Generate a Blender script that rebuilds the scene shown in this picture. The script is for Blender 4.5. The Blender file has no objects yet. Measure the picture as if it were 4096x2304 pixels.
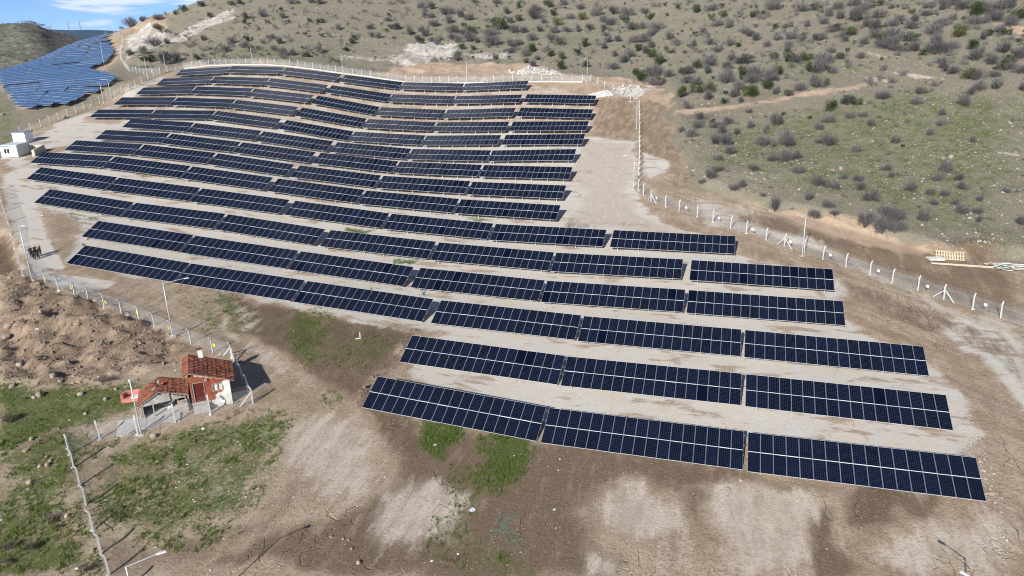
import bpy, math, random
import numpy as np
from mathutils import Matrix, Vector

random.seed(7)
rng = np.random.default_rng(7)
scene = bpy.context.scene
col = scene.collection

# ---------------------------------------------------------------- camera
PITCH, ROLL, FPX, CAM_Z = 0.32152, -0.03248, 2949.99, 36.0
_fw = Vector((0, math.cos(PITCH), -math.sin(PITCH))); _r0 = Vector((1, 0, 0)); _u0 = _r0.cross(_fw)
_r = _r0 * math.cos(ROLL) + _u0 * math.sin(ROLL); _u = _u0 * math.cos(ROLL) - _r0 * math.sin(ROLL)
cam_data = bpy.data.cameras.new('camera'); cam = bpy.data.objects.new('camera', cam_data); col.objects.link(cam)
cam.matrix_world = Matrix(((_r.x, _u.x, -_fw.x, 0), (_r.y, _u.y, -_fw.y, 0), (_r.z, _u.z, -_fw.z, CAM_Z), (0, 0, 0, 1)))
cam_data.sensor_width = 36.0; cam_data.lens = FPX / 4096 * 36.0
cam_data.clip_start = 0.5; cam_data.clip_end = 30000
scene.camera = cam

# ---------------------------------------------------------------- sky and sun
SUN_AZ, SUN_EL = math.radians(27.5), math.radians(27.2)      # shadows run 27.5 degrees to the right of straight ahead
to_sun = Vector((-math.sin(SUN_AZ) * math.cos(SUN_EL), -math.cos(SUN_AZ) * math.cos(SUN_EL), math.sin(SUN_EL)))
world = bpy.data.worlds.new('World'); scene.world = world; world.use_nodes = True
wt = world.node_tree; wt.nodes.clear()
def wn(t, **kw):
    n = wt.nodes.new(t)
    for k, v in kw.items(): setattr(n, k, v)
    return n
w_out = wn('ShaderNodeOutputWorld'); w_bg = wn('ShaderNodeBackground'); w_bg.inputs[1].default_value = 0.09
sky = wn('ShaderNodeTexSky', sky_type='NISHITA', sun_disc=False)
sky.sun_elevation = SUN_EL; sky.sun_rotation = math.atan2(to_sun.x, to_sun.y); sky.altitude = 900; sky.air_density = 0.45; sky.dust_density = 0.05; sky.ozone_density = 4.0
# thin broken cloud over the whole sky
w_tc = wn('ShaderNodeTexCoord'); w_sep = wn('ShaderNodeSeparateXYZ'); wt.links.new(w_tc.outputs['Generated'], w_sep.inputs[0])
w_zc = wn('ShaderNodeMath', operation='ADD'); wt.links.new(w_sep.outputs[2], w_zc.inputs[0]); w_zc.inputs[1].default_value = 0.07
w_dx = wn('ShaderNodeMath', operation='DIVIDE'); w_dy = wn('ShaderNodeMath', operation='DIVIDE')
wt.links.new(w_sep.outputs[0], w_dx.inputs[0]); wt.links.new(w_zc.outputs[0], w_dx.inputs[1])
wt.links.new(w_sep.outputs[1], w_dy.inputs[0]); wt.links.new(w_zc.outputs[0], w_dy.inputs[1])
w_cmb = wn('ShaderNodeCombineXYZ'); wt.links.new(w_dx.outputs[0], w_cmb.inputs[0]); wt.links.new(w_dy.outputs[0], w_cmb.inputs[1])
w_no = wn('ShaderNodeTexNoise'); w_no.inputs['Scale'].default_value = 1.3; w_no.inputs['Detail'].default_value = 7; w_no.inputs['Roughness'].default_value = 0.55
w_off = wn('ShaderNodeVectorMath', operation='ADD'); w_off.inputs[1].default_value = (157.55, 81.65, 14.95); wt.links.new(w_cmb.outputs[0], w_off.inputs[0]); wt.links.new(w_off.outputs[0], w_no.inputs['Vector'])
w_mr = wn('ShaderNodeMapRange', interpolation_type='SMOOTHSTEP'); w_mr.inputs['From Min'].default_value = 0.52; w_mr.inputs['From Max'].default_value = 0.68; w_mr.inputs['To Max'].default_value = 0.8
wt.links.new(w_no.outputs[0], w_mr.inputs['Value'])
w_mix = wn('ShaderNodeMix', data_type='RGBA'); w_mix.inputs['B'].default_value = (7.2, 7.5, 8.3, 1)
wt.links.new(w_mr.outputs[0], w_mix.inputs['Factor']); wt.links.new(sky.outputs[0], w_mix.inputs['A'])
wt.links.new(w_mix.outputs['Result'], w_bg.inputs[0]); wt.links.new(w_bg.outputs[0], w_out.inputs[0])

sun_data = bpy.data.lights.new('sun', 'SUN'); sun_data.energy = 4.6; sun_data.angle = math.radians(0.53); sun_data.color = (1.0, 0.955, 0.89)
sun = bpy.data.objects.new('sun', sun_data); col.objects.link(sun)
sun.rotation_euler = to_sun.to_track_quat('Z', 'Y').to_euler(); sun.location = (0, 0, 120)

vs = scene.view_settings
vs.view_transform = 'Standard'; vs.look = 'None'; vs.gamma = 1.0; vs.exposure = 0.68
try: vs.use_curve_mapping = False
except Exception: pass
scene.cycles.max_bounces = 6; scene.cycles.transparent_max_bounces = 12
scene.cycles.pixel_filter_type = 'BLACKMAN_HARRIS'; scene.cycles.filter_width = 1.05
scene.cycles.caustics_reflective = False; scene.cycles.caustics_refractive = False

# ---------------------------------------------------------------- survey: world coordinates in metres
GROUND_POINTS = [
  (-11.43,64.72,2.73),
  (-0.5,61.52,1.75),
  (5.46,59.1,1.74),
  (16.42,55.88,1.53),
  (22.15,53.36,1.83),
  (33.12,50.14,1.74),
  (-8.97,73.57,3.48),
  (1.98,70.36,2.87),
  (7.89,67.96,2.91),
  (18.85,64.75,2.73),
  (24.68,62.29,2.92),
  (35.65,59.07,2.66),
  (-58.33,99.72,8.23),
  (-47.42,96.52,7.07),
  (-41.32,94.33,6.6),
  (-30.39,91.13,5.67),
  (-24.09,88.38,5.44),
  (-13.15,85.17,4.55),
  (-6.39,82.44,4.39),
  (4.56,79.23,3.91),
  (10.46,76.72,3.96),
  (21.42,73.5,3.76),
  (27.23,71.09,3.86),
  (38.2,67.87,3.57),
  (-61.98,110.7,9.32),
  (-51.06,107.5,8.26),
  (-44.94,105.36,7.73),
  (-34.02,102.15,6.72),
  (-27.71,99.33,6.43),
  (-16.78,96.12,5.48),
  (-10.04,93.46,5.25),
  (0.92,90.24,4.72),
  (6.89,87.72,4.78),
  (17.86,84.5,4.69),
  (23.79,82.17,4.77),
  (34.76,78.95,4.59),
  (-77.59,125.56,11.89),
  (-66.68,122.36,10.67),
  (-60.29,120.01,10.17),
  (-49.36,116.8,9.29),
  (-43.08,114.45,8.81),
  (-32.17,111.25,7.6),
  (-25.38,108.59,7.18),
  (-14.44,105.38,6.43),
  (-8.22,102.63,6.28),
  (2.74,99.41,5.81),
  (8.68,96.86,5.86),
  (19.65,93.64,5.79),
  (26.16,90.91,5.89),
  (37.13,87.7,5.66),
  (-86.23,138.29,13.98),
  (-75.31,135.09,12.93),
  (-69.02,132.76,12.42),
  (-58.1,129.56,11.43),
  (-51.89,127.29,10.91),
  (-40.97,124.09,9.84),
  (-34.04,121.36,9.31),
  (-23.12,118.15,8.24),
  (-16.93,115.55,7.89),
  (-5.98,112.33,7.21),
  (0.12,109.75,7.12),
  (11.09,106.53,6.94),
  (17.7,103.92,7.02),
  (28.67,100.7,6.87),
  (-92.32,149.95,15.5),
  (-81.36,146.73,15.05),
  (-75.08,144.42,14.67),
  (-64.16,141.22,13.58),
  (-57.79,138.65,13.04),
  (-46.88,135.45,11.83),
  (-39.96,132.64,11.2),
  (-29.04,129.44,10.07),
  (-22.88,127.2,9.59),
  (-11.93,123.98,8.9),
  (-5.87,121.77,8.64),
  (5.09,118.56,8.27),
  (-90.99,160.11,16.46),
  (-80.03,156.89,15.97),
  (-73.91,154.83,15.55),
  (-62.98,151.63,14.51),
  (-56.42,148.56,13.97),
  (-45.53,145.37,12.61),
  (-38.43,142.29,11.98),
  (-27.51,139.08,10.88),
  (-21.28,136.62,10.53),
  (-10.32,133.41,10.08),
  (-4.21,130.83,9.96),
  (6.75,127.61,9.73),
  (-88.81,168.81,17.67),
  (-77.85,165.6,17.22),
  (-71.36,162.79,16.79),
  (-60.45,159.59,15.63),
  (-54.11,157.01,15.05),
  (-43.21,153.81,13.78),
  (-36.28,151.18,13.16),
  (-25.36,147.98,12.11),
  (-19.32,145.91,11.77),
  (-8.35,142.69,11.5),
  (-2.26,140.05,11.5),
  (8.71,136.83,11.39),
  (-86.62,177.33,19.24),
  (-75.67,174.12,18.61),
  (-69.51,171.84,18.09),
  (-58.59,168.64,16.96),
  (-52.25,165.93,16.26),
  (-41.36,162.73,14.86),
  (-34.66,160.19,14.16),
  (-23.72,156.98,13.3),
  (-17.63,154.59,13.09),
  (-6.66,151.37,12.99),
  (-0.68,149.27,13.07),
  (10.28,146.05,13.34),
  (-102.11,192.46,20.71),
  (-91.15,189.24,20.61),
  (-84.87,186.85,20.52),
  (-73.9,183.63,20.32),
  (-67.47,180.91,19.96),
  (-56.57,177.71,18.65),
  (-49.41,174.83,17.7),
  (-38.56,171.65,15.97),
  (-32.53,169.85,15.33),
  (-21.58,166.64,14.78),
  (-15.56,164.6,14.69),
  (-4.6,161.38,14.79),
  (2.09,159.08,14.92),
  (13.05,155.86,15.08),
  (-100.11,201.48,23.06),
  (-89.14,198.26,22.95),
  (-82.82,195.88,22.8),
  (-71.86,192.66,22.35),
  (-65.79,190.49,21.84),
  (-54.89,187.29,20.6),
  (-47.88,184.12,19.73),
  (-37.05,180.94,17.92),
  (-30.83,178.67,17.27),
  (-19.87,175.46,16.74),
  (-13.68,173.21,16.67),
  (-2.71,169.99,16.71),
  (3.82,167.86,16.78),
  (14.79,164.64,16.83),
  (-98.21,210.66,25.07),
  (-87.24,207.44,25.14),
  (-81.14,205.35,24.97),
  (-70.18,202.14,24.48),
  (-63.89,199.62,23.99),
  (-52.99,196.42,22.77),
  (-46.08,193.79,21.85),
  (-35.27,190.62,19.89),
  (-29.07,188.22,19.23),
  (-18.12,185,18.7),
  (-11.99,182.85,18.65),
  (-1.03,179.63,18.89),
  (5.78,177,18.96),
  (16.75,173.79,18.61),
  (-96.51,220.09,26.98),
  (-85.55,216.87,27.22),
  (-79.18,214.21,27.14),
  (-68.22,210.99,26.66),
  (-61.97,208.48,26.17),
  (-51.08,205.28,24.78),
  (-44.18,202.6,23.98),
  (-33.33,199.41,22.31),
  (-27.19,197.28,21.74),
  (-16.23,194.06,21.29),
  (-10.14,191.85,21.26),
  (0.83,188.64,21.37),
  (7.62,186.25,21.39),
  (18.58,183.03,21.05),
  (-94.48,228.95,29.17),
  (-83.51,225.73,29.52),
  (-77.3,223.39,29.62),
  (-66.34,220.17,29.14),
  (-60.01,217.72,28.63),
  (-49.13,214.52,27.22),
  (-42.29,212.05,26.26),
  (-31.41,208.86,24.79),
  (-25.31,206.88,24.29),
  (-14.35,203.66,23.87),
  (-8.2,201.67,23.84),
  (2.76,198.46,24.11),
  (-30.07,65.04,3.45),
  (-41.3,61.96,3.5),
  (-29.43,43.63,0.94),
  (-39.22,79.24,5.18),
  (-67.69,102.15,8.89),
  (-66.03,95.75,8.22),
  (-105.34,157.97,16.13),
  (-115.86,183.79,19.04),
  (40.1,97.45,6.86),
  (47.83,87.35,5.83),
  (55.22,77.35,4.83),
  (23.32,129.78,10.81),
  (34.9,187.02,22.65),
  (32.5,41.04,0.65),
  (-0.66,43.27,0.11),
  (-15.76,43.54,0.48),
  (-36.71,43.7,1.17),
  (-53.16,70.34,4.87),
  (-76.43,234.31,31.95),
  (-10.53,210.29,25.82),
  (21.42,200.46,25.43),
  (-105.28,239.84,30.83),
  (-109.53,212.12,24.68),
  (15.93,42.27,0.29),
  (35.04,48.27,1.54),
  (-68.69,95.73,8.32),
  (-88.35,127.85,12.63),
  (-21.49,57.77,2.34),
  (33.45,148.2,14.57),
  (44.69,57.54,2.54),
  (-43.48,54.5,2.7),
  (40.17,166.77,18.42),
  (43.12,179.02,20.62),
  (47.54,197.4,24.62),
  (53.86,223.65,31.92),
  (61.24,254.27,41.42),
  (69.67,289.27,52.92),
  (80.2,333.02,66.42),
  (94.96,394.27,84.42),
  (44.6,110.43,8.72),
  (49.84,123.41,10.92),
  (57.7,142.89,14.92),
  (68.94,170.7,22.22),
  (82.04,203.16,31.72),
  (97.02,240.25,43.22),
  (115.75,286.61,56.72),
  (141.96,351.51,74.72),
  (56.65,96.8,7.3),
  (63.72,108.88,9.5),
  (74.32,127,13.5),
  (89.48,152.9,20.8),
  (107.15,183.1,30.3),
  (127.36,217.63,41.8),
  (152.61,260.78,55.3),
  (187.97,321.2,73.3),
  (65.8,90.36,6.77),
  (74.04,101.68,8.97),
  (86.4,118.65,12.97),
  (104.06,142.9,20.27),
  (124.66,171.2,29.77),
  (148.21,203.53,41.27),
  (177.64,243.95,54.77),
  (218.84,300.54,72.77),
  (-82.01,251.42,35.15),
  (-90.39,277.09,41.95),
  (-101.24,310.36,52.45),
  (-113.64,348.39,63.95),
  (-129.15,395.92,77.95),
  (-150.86,462.47,93.95),
  (-44.15,238.13,31.61),
  (-49.08,264.67,38.41),
  (-55.46,299.09,48.91),
  (-62.75,338.42,60.41),
  (-71.87,387.58,74.41),
  (-84.63,456.4,90.41),
  (-11.43,228.27,29.02),
  (-12.78,255.24,35.82),
  (-14.53,290.19,46.32),
  (-16.53,330.14,57.82),
  (-19.03,380.08,71.82),
  (-22.54,449.99,87.82),
  (23.34,218.36,28.63),
  (26.21,245.21,35.43),
  (29.93,280.01,45.93),
  (34.18,319.78,57.43),
  (39.49,369.5,71.43),
  (46.93,439.1,87.43),
  (-156.3,318.74,44.86),
  (-181.3,369.74,30.86),
  (-211,430.3,4.86),
  (-147.13,317.57,46.86),
  (-170.68,368.38,32.86),
  (-198.63,428.72,6.86),
  (-140.62,318.32,48.96),
  (-163.12,369.26,34.96),
  (-189.84,429.74,8.96),
  (-135.44,322.73,51.8),
  (-157.11,374.37,37.8),
  (-182.84,435.69,11.8),
  (-129.32,330.61,55.32),
  (-150.01,383.5,41.32),
  (-174.58,446.32,15.32),
  (-124.06,273.15,38.16),
  (-109.17,270.82,37.71),
  (-124.57,261.88,35.03),
  (-109.05,213.79,27.79),
  (-133.24,259.83,32.94),
  (-152.9,298.07,36.89),
  (-197.45,393.21,44.46),
  (-132.7,205.95,23.41),
  (-124.92,200.22,22.99),
  (-159.27,242.35,27.81),
  (-180.49,276.27,30.95),
  (-140.01,236.69,28.63),
  (-167.26,290.26,34.05),
  (-191.97,350.92,39.14),
  (-230.37,421.11,17.14),
  (-268.76,491.29,-10.86),
  (-191,319.23,34.56),
  (-229.19,383.07,12.56),
  (-267.39,446.92,-15.44),
  (-187.34,289.7,30.92),
  (-224.81,347.64,8.92),
  (-262.28,405.59,-19.08),
  (-125.38,186.83,19.31),
]
HILL_ZONES = [
  ((-125.9,260.4),(-108.3,226.7),(-105.2,243.5),(-102,248.4),(-47.8,226.1),(-8,220),(22.8,210),(30.4,202.3),(36.4,189.4),(38,177.7),(33.6,142.9),(33.5,128),(39.9,117.3),(47.3,109.9),(52.6,103),(56.8,96.9),(58.8,93.5),(62.9,94.3),(66.8,91.6),(420,40),(600,300),(500,800),(-60,800),(-150,430)),
]
RELIEF = [
  (((-69.6,96.7),(-66.9,95.7),(-58.3,91.7),(-48.6,86.2),(-40.4,80.6),(-36.6,77.5),(-35.8,73.6),(-39.5,71.3),(-46.4,68.7),(-52.3,68.5)),1.2,3,1.5),
  (((-69.6,96.7),(-66.9,95.7),(-58.3,91.7),(-48.6,86.2),(-40.4,80.6),(-36.6,77.5),(-35.8,73.6),(-39.5,71.3),(-46.4,68.7),(-52.3,68.5)),0.75,1,1),
  (((-10.8,80.3),(-11.8,76.9),(-13,71.5),(-14.4,68),(-14.8,64.7),(-15.7,64.4),(-15.6,67.2),(-14.5,71.5),(-13.1,76.9),(-12,80.9)),0.5,1.2,0.8),
  (((-226.9,480),(-129.3,302),(-111.8,275),(-107.1,255),(-115,251.9),(-122.9,252),(-150,300.9)),3.4,7,4),
  (((-39.9,243.7),(-35.5,259.3),(-28.1,265.2),(-15.6,258.6),(-13.6,243.1),(-25.3,233.7),(-35,234.1)),1.6,5,4),
  (((-10.5,223.9),(-1.2,224.5),(12.5,219.7),(16.4,212.1),(3.3,213.7)),0.8,3,2),
  (((-36,224.3),(-31.6,236.5),(-14.6,238.1),(8.2,227),(9.9,213.9),(1.1,215.5),(-19.7,223.3)),1,4,3),
  (((23.9,200.9),(31,206.7),(36.8,199.9),(35,186.7),(28.4,188.6)),0.9,2.5,2),
  (((-38.5,56.8),(-34.7,59),(-29.3,52.1),(-28.2,44.6),(-30,43.5)),0.35,1.8,1.5),
  (((34.4,178.1),(39.5,167.6),(33.5,134.1),(26.8,129.4),(27.3,144.1)),0.35,3,2),
]
STEPS = [
  (((38.6,176),(34.1,142.8),(33.9,128.3),(40,117.8),(47.5,110.3),(52.7,103.3),(56.9,97),(58.6,93.7),(63.2,94.8),(67.2,92.2),(420,40),(600,300),(500,800),(120,800)),1.4,1),
  (((-83.5,115.1),(-77.7,111.7),(-71.4,103.4),(-67.4,97.4),(-68.7,96),(-71.4,96.1)),-1.6,1),
  (((-10.8,80.3),(-11.8,76.9),(-13,71.5),(-14.4,68),(-14.8,64.7),(-15.7,64.4),(-15.6,67.2),(-14.5,71.5),(-13.1,76.9),(-12,80.9)),0.35,0.7),
  (((-73.8,103.4),(-66.8,96),(-59.8,91.5),(-45.9,83.6),(-45,78.5),(-59.5,80.2)),0.7,3),
  (((39.2,104.1),(49.2,90),(57.4,76.9),(59.8,80.7),(53.4,93.2)),-0.3,1.5),
]
# channel, strength, soft edge, outline
ZONES = [
  (5,1,2.5,((-125.9,260.4),(-108.3,226.7),(-105.2,243.5),(-102,248.4),(-47.8,226.1),(-8,220),(22.8,210),(30.4,202.3),(36.4,189.4),(38,177.7),(33.6,142.9),(33.5,128),(39.9,117.3),(47.3,109.9),(52.6,103),(56.8,96.9),(58.8,93.5),(62.9,94.3),(66.8,91.6),(420,40),(600,300),(500,800),(-60,800),(-150,430))),
  (5,0.8,3,((-137,206.1),(-125.3,201.1),(-116.5,215.8),(-133.3,265.7),(-125.1,259.9),(-108.3,226.7),(-107.6,213.7),(-116.3,203.9),(-117.8,187.4),(-118,184.3),(-107.1,157.3))),
  (0,0.9,1.5,((-95.3,190.2),(-96.9,148.8),(-87.8,135.1),(-78.7,124.6),(-69.5,115.8),(-62.5,100.4),(-43.5,95.6),(-27.8,88.8),(-10.4,81.7),(-7.5,80.1),(-12.4,71.2),(-11.2,68.8),(2.3,61.8),(19.8,55.6),(35.3,49.3),(38.2,57),(40.7,66.2),(37.4,77.7),(40.1,87.6),(32.2,99.9),(25.7,111.2),(22.4,128.4),(27.1,156.7),(16.6,160.6),(2.2,169.1),(-45.5,181.7))),
  (0,0.45,2,((-99.2,231.5),(-95.3,190.2),(-45.5,181.7),(2.2,169.1),(18.3,160.2),(22.5,189),(6.1,201.7),(-46.8,220.4))),
  (6,0.55,2,((-62.4,210.6),(-61.2,183.7),(-44.3,176.4),(19.1,160),(27.5,159.2),(32.8,188.6),(22.3,205.7),(6.3,205.6),(-46.8,220.4))),
  (2,0.45,1.5,((22.2,186.2),(32.1,187.1),(27.3,158),(17.4,160.5))),
  (0,0.75,1.5,((-99.6,232.6),(-99.7,219.7),(-104.2,205.3),(-106.2,193),(-94.6,186.6),(-96.1,166.8),(-103,161.2),(-95.1,145.6),(-98.1,146.2),(-106,157),(-112.2,176.1),(-111.1,193.5),(-106.8,211.4),(-102.6,228.4))),
  (6,0.6,1.5,((-111.8,175.3),(-107.1,189.7),(-98,165.5),(-101.4,159.1))),
  (0,1,0.7,((-97.8,143.5),(-96.2,150.1),(-85.7,135.6),(-81.8,126.4),(-73.2,113.6),(-65.4,103.5),(-60.2,95.9),(-52.3,93.8),(-53.1,91.6),(-59,92),(-64.2,95.3),(-70.4,103.4),(-80.3,116.9),(-88.2,128.5))),
  (2,0.4,1.5,((-80.3,124.5),(-69.6,114.8),(-64.5,103.6),(-65,103.5),(-73.5,114.5))),
  (0,1,1.5,((16.5,159.3),(26.9,155.4),(23.3,134.1),(20.4,128.8),(22.8,115.3),(29.6,107.3),(32,99.2),(23.4,100.5),(16,112.2),(8.8,116.4),(11.4,130.7))),
  (1,0.6,2,((16.5,159.3),(26.9,155.4),(23.3,134.1),(20.4,128.8),(22.8,115.3),(29.6,107.3),(32,99.2),(16,112.2),(8.8,116.4),(11.4,130.7))),
  (2,0.5,1,((8.4,119.2),(12.2,118.4),(14.2,113.4),(9.2,112.8))),
  (2,0.45,1.5,((32.8,185.5),(38,177.7),(33.6,142.9),(33.7,128.9),(30.4,126.7),(30.5,136.9),(29.2,146),(26.7,148.9))),
  (0,0.8,1,((26.8,147.7),(31,143.4),(30.5,136.9),(26.1,133.6),(24.7,135.9))),
  (0,0.5,1.2,((31.9,124.5),(39.4,115.6),(44.1,103.2),(48.6,88.9),(56.2,75.1),(53.5,71),(49.3,85.3),(40.4,100.8),(32,111.8))),
  (2,0.6,1.5,((36.3,116.2),(42.1,112.4),(46.7,102.7),(56.3,94.7),(65,88.9),(57.4,76.9),(53.3,83.7),(46.5,95.6),(37.8,110.7))),
  (1,0.5,1,((34.4,121.1),(39.6,116.4),(41.8,111.6),(36.2,113.6))),
  (6,0.9,0.8,((41.7,115.1),(47.3,109.9),(52.6,103),(56.9,97),(57.4,93.9),(54.3,95),(48.8,100.8),(43.5,109.6))),
  (2,0.5,2,((42,91),(48.6,81),(54.6,72.6),(49.2,64.4),(49.3,74.2),(45.1,72.8),(42.4,82.9))),
  (2,0.4,2,((38,78.2),(41,75),(45.3,69.4),(39.5,56),(37.6,47.2),(36.7,48.6),(41.2,62.2),(42.6,69.6))),
  (0,1,2,((52.2,78.5),(54.6,72.6),(43.7,55.7),(43.9,58.1),(48.4,69.1),(46.2,71))),
  (0,0.8,1.5,((41.5,89.9),(42.9,88.4),(42.9,82.8),(38.4,81.2))),
  (7,0.9,2,((41.1,62.2),(40.2,56),(36.2,46.8),(35.8,47.7),(38.2,55))),
  (2,0.85,1.5,((-37.9,91.8),(-26.4,87.5),(-10.8,80.8),(-12.7,74.1),(-15.1,69.9),(-15.5,65.4),(-11.2,62.2),(-8,59.3),(-9.2,54.2),(-12,57.4),(-15.9,63.4),(-22.5,71.5),(-26.7,77.8),(-33.6,85.1))),
  (2,0.7,1.5,((-11.2,62.2),(2.1,58.4),(18.9,52.5),(25,50),(21.3,49.3),(12.6,50.8),(6.4,52.2),(4.1,49.1),(4.2,46.8),(6.4,45.1),(7,42.8),(-12.8,43.4),(-21.2,43.5),(-18.6,48.1),(-14,49.9),(-11.5,53.7))),
  (2,0.8,1.5,((26.3,51.6),(31.9,49.5),(33.4,48.3),(31.6,45.4),(29.4,46.4),(26.3,44.2),(24.8,45.9),(24.8,48.9))),
  (2,0.75,1,((22,48.7),(24.2,48.9),(22.9,44.2),(24.2,41.5),(20.3,41.8),(20.2,44.8))),
  (2,0.6,1,((12.9,52.2),(15.3,51.5),(14.5,46.9),(13.1,47.5))),
  (1,0.8,2.2,((-22.4,62),(-20.1,63.3),(-17.4,63.4),(-14,59.1),(-13,55.2),(-14.5,52.2),(-17.2,52.7),(-20.5,55.2),(-21.9,54.1),(-21.7,58.4))),
  (1,0.9,1.2,((-29.4,77.7),(-25.7,74.1),(-23.5,69.1),(-25.4,71.6),(-35.2,84),(-33.2,84))),
  (1,0.85,2,((-11.6,52.7),(-8.2,54.2),(-5,51.2),(-6.3,47.2),(-9.5,46.4),(-11.4,49.4))),
  (1,0.9,2,((5.7,52.3),(7.7,52.1),(10.7,49.1),(9.4,47.4),(7.4,45.9),(4.8,46.8),(4.5,49.5))),
  (1,0.9,2,((14.5,50.6),(19.2,51.4),(23.2,49.5),(20.8,45.5),(18.9,41.9),(14.6,42.3),(13.1,45))),
  (1,0.8,2,((26.1,43.1),(31.8,45.4),(37,45.5),(34,40.9),(25.3,41.4))),
  (1,0.7,1.2,((3.3,46.1),(5.6,45.1),(6.4,42.9),(2.5,43))),
  (0,0.9,0.6,((-20.6,80.8),(-19.9,84.4),(-15.8,82.6),(-12.7,80.9),(-14.1,79.7),(-17.2,79.9))),
  (1,0.6,1.5,((-37.7,91.2),(-31.5,87.6),(-27.5,80.7),(-32.3,84))),
  (1,0.5,1.5,((19.8,53.4),(31,49.5),(35.4,47.5),(34.8,46.9),(27.9,49.5))),
  (2,0.5,1.5,((-19.8,57.9),(-18.6,48.1),(-21.2,43.5),(-25.7,43.5),(-26.1,45.7),(-21,48.1))),
  (3,0.9,1.5,((-53.2,68),(-47.6,68.7),(-39.5,69.5),(-37.5,66.9),(-38.5,64.8),(-39.4,62.8),(-41.8,60.9),(-44.4,59.1),(-46.9,58))),
  (3,0.72,2,((-46.9,58),(-41.8,60.3),(-38.7,55.2),(-30,43.5),(-37.9,43.6))),
  (2,0.5,1.5,((-47.3,62.8),(-42.5,62.1),(-37.8,54.1),(-38.1,51.7),(-41.5,54.2),(-44.2,55.3))),
  (3,0.68,2.2,((-38.4,56.8),(-35,59.6),(-32,60.2),(-27.6,62.1),(-23.3,64),(-21.3,62.1),(-20.9,56.8),(-21.9,54.1),(-20.9,49.9),(-24,46.5),(-26.7,45.7),(-30.5,47.7),(-34.3,51.7))),
  (3,0.65,1.5,((-38.9,91.7),(-35.2,90),(-29.4,80.7),(-31.2,80.7),(-35.9,86.2))),
  (3,0.42,2,((-28.8,85.1),(-13.4,78.8),(-15.2,70.7),(-21.6,71.5))),
  (3,0.42,2,((-45.7,93.3),(-37.7,91.2),(-29.1,79.7),(-35.9,80.7))),
  (3,0.7,1.2,((-25.4,87.4),(-22,85.1),(-21.1,78.8),(-21.6,71.5),(-24,74.1),(-24.8,80.7))),
  (3,1,1,((-8.6,62),(-4.8,61.8),(-5.4,59.3),(-7,56.4),(-8.7,59.2))),
  (3,0.95,1.2,((-3.1,60.6),(1.8,59.1),(0.2,54.6),(-1.5,51.6),(-3.8,53.7))),
  (3,0.5,1.2,((-6,57),(-4.2,55.3),(-3.3,49.3),(-4.9,49.8))),
  (3,0.5,1.5,((-7.1,49.4),(-3.9,47.6),(-0.3,43.5),(-3.7,43.6),(-6.7,45.2))),
  (3,0.5,1,((-19.1,67.6),(-17.4,66.8),(-17.1,63.4),(-18.9,64.7))),
  (3,0.95,0.8,((-17.5,104.1),(-13.7,103.5),(-14.6,101.7),(-17,102.7))),
  (3,0.95,0.8,((-26.3,117.1),(-22,115.8),(-23,114.1),(-26.3,115.4))),
  (3,0.8,0.8,((-8.2,121.6),(-2.1,119.1),(-5.4,118.4))),
  (3,0.7,1,((-87.3,137.4),(-80.6,133.1),(-68.5,125.6),(-71.7,125.3),(-84.6,134))),
  (3,0.7,1,((-78.2,123.6),(-68,120.3),(-62.8,116.2),(-72.5,120.4))),
  (3,0.8,0.8,((-71.9,142.7),(-67.5,141),(-69.2,139.8))),
  (3,0.6,1,((-19.1,94.3),(-16.3,93.4),(-17.8,92.6))),
  (3,0.6,0.8,((-95.9,179.1),(-84.9,169.6),(-90.7,172.2))),
  (3,0.55,9,((33.5,134.1),(42.1,124.3),(50.3,111.4),(61.5,98.5),(67.9,93.3),(102.3,148.8),(87.3,161.7),(62,161.4),(41.8,155.5))),
  (3,0.62,9,((82.9,161.3),(97.9,141.5),(80.6,113.5),(72.9,119.3),(74.1,134.6))),
  (3,0.45,8,((67.2,206.2),(88.1,182.5),(81.5,167.5),(62.7,176.4))),
  (3,0.45,8,((-107.1,273.8),(-75.7,261.4),(-46.5,245.9),(-48.1,227.4),(-88.1,241.8),(-106.1,259.5))),
  (3,0.35,10,((-52.5,283),(4.9,283),(53,239.9),(55.1,222.5),(-8.9,254.9))),
  (3,0.6,4,((-107.1,157.3),(-115.8,180.6),(-126.6,194.1),(-130.3,195.1))),
  (3,0.5,3,((-114.6,183.6),(-112.9,197.2),(-106.8,211.4),(-105.3,203),(-112.3,190.1))),
  (4,0.8,3.5,((-149.6,315.5),(-137.1,311.6),(-120.4,286.6),(-118.9,295),(-109.7,309.5),(-104.1,312),(-102.3,300.3),(-111.6,287),(-116.2,275.7),(-126.6,269.8),(-124.3,255.1),(-146,292.2))),
  (4,0.72,3,((-36.5,241.3),(-33.8,255.7),(-27.9,263),(-15.5,256.5),(-14.2,243.3),(-26.5,233.8),(-34.7,236.5))),
  (4,0.6,3,((-53.7,243.9),(-40.3,246),(-31.9,238.8),(-37.7,236.5))),
  (4,0.6,3,((-13.8,247.6),(3.9,242.4),(7.2,232.1),(-8.5,237.5))),
  (4,0.9,1.5,((0,221.1),(8,221.1),(14.5,216.1),(16.2,209.6),(3.3,214.7))),
  (4,0.8,1.2,((20.7,190.9),(29.1,193.8),(35.6,195.9),(34.5,186.8),(29,186.3),(23.5,188.8))),
  (4,0.8,1.5,((83.2,127),(85.5,125.2),(86.5,123),(82.8,125.3))),
  (6,1,2,((-35.9,223.8),(-32.5,234.1),(-20.7,237.9),(8.2,227),(12.2,215.7),(1.1,216.5),(-13.8,221.4))),
  (6,0.8,2,((-78.1,242),(-69.2,236.7),(-65.3,231),(-76,234.7))),
  (6,0.9,2,((19.2,206.4),(28.9,207),(36.3,200),(39.2,183.6),(34.4,178.1),(23.5,197.1))),
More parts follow.
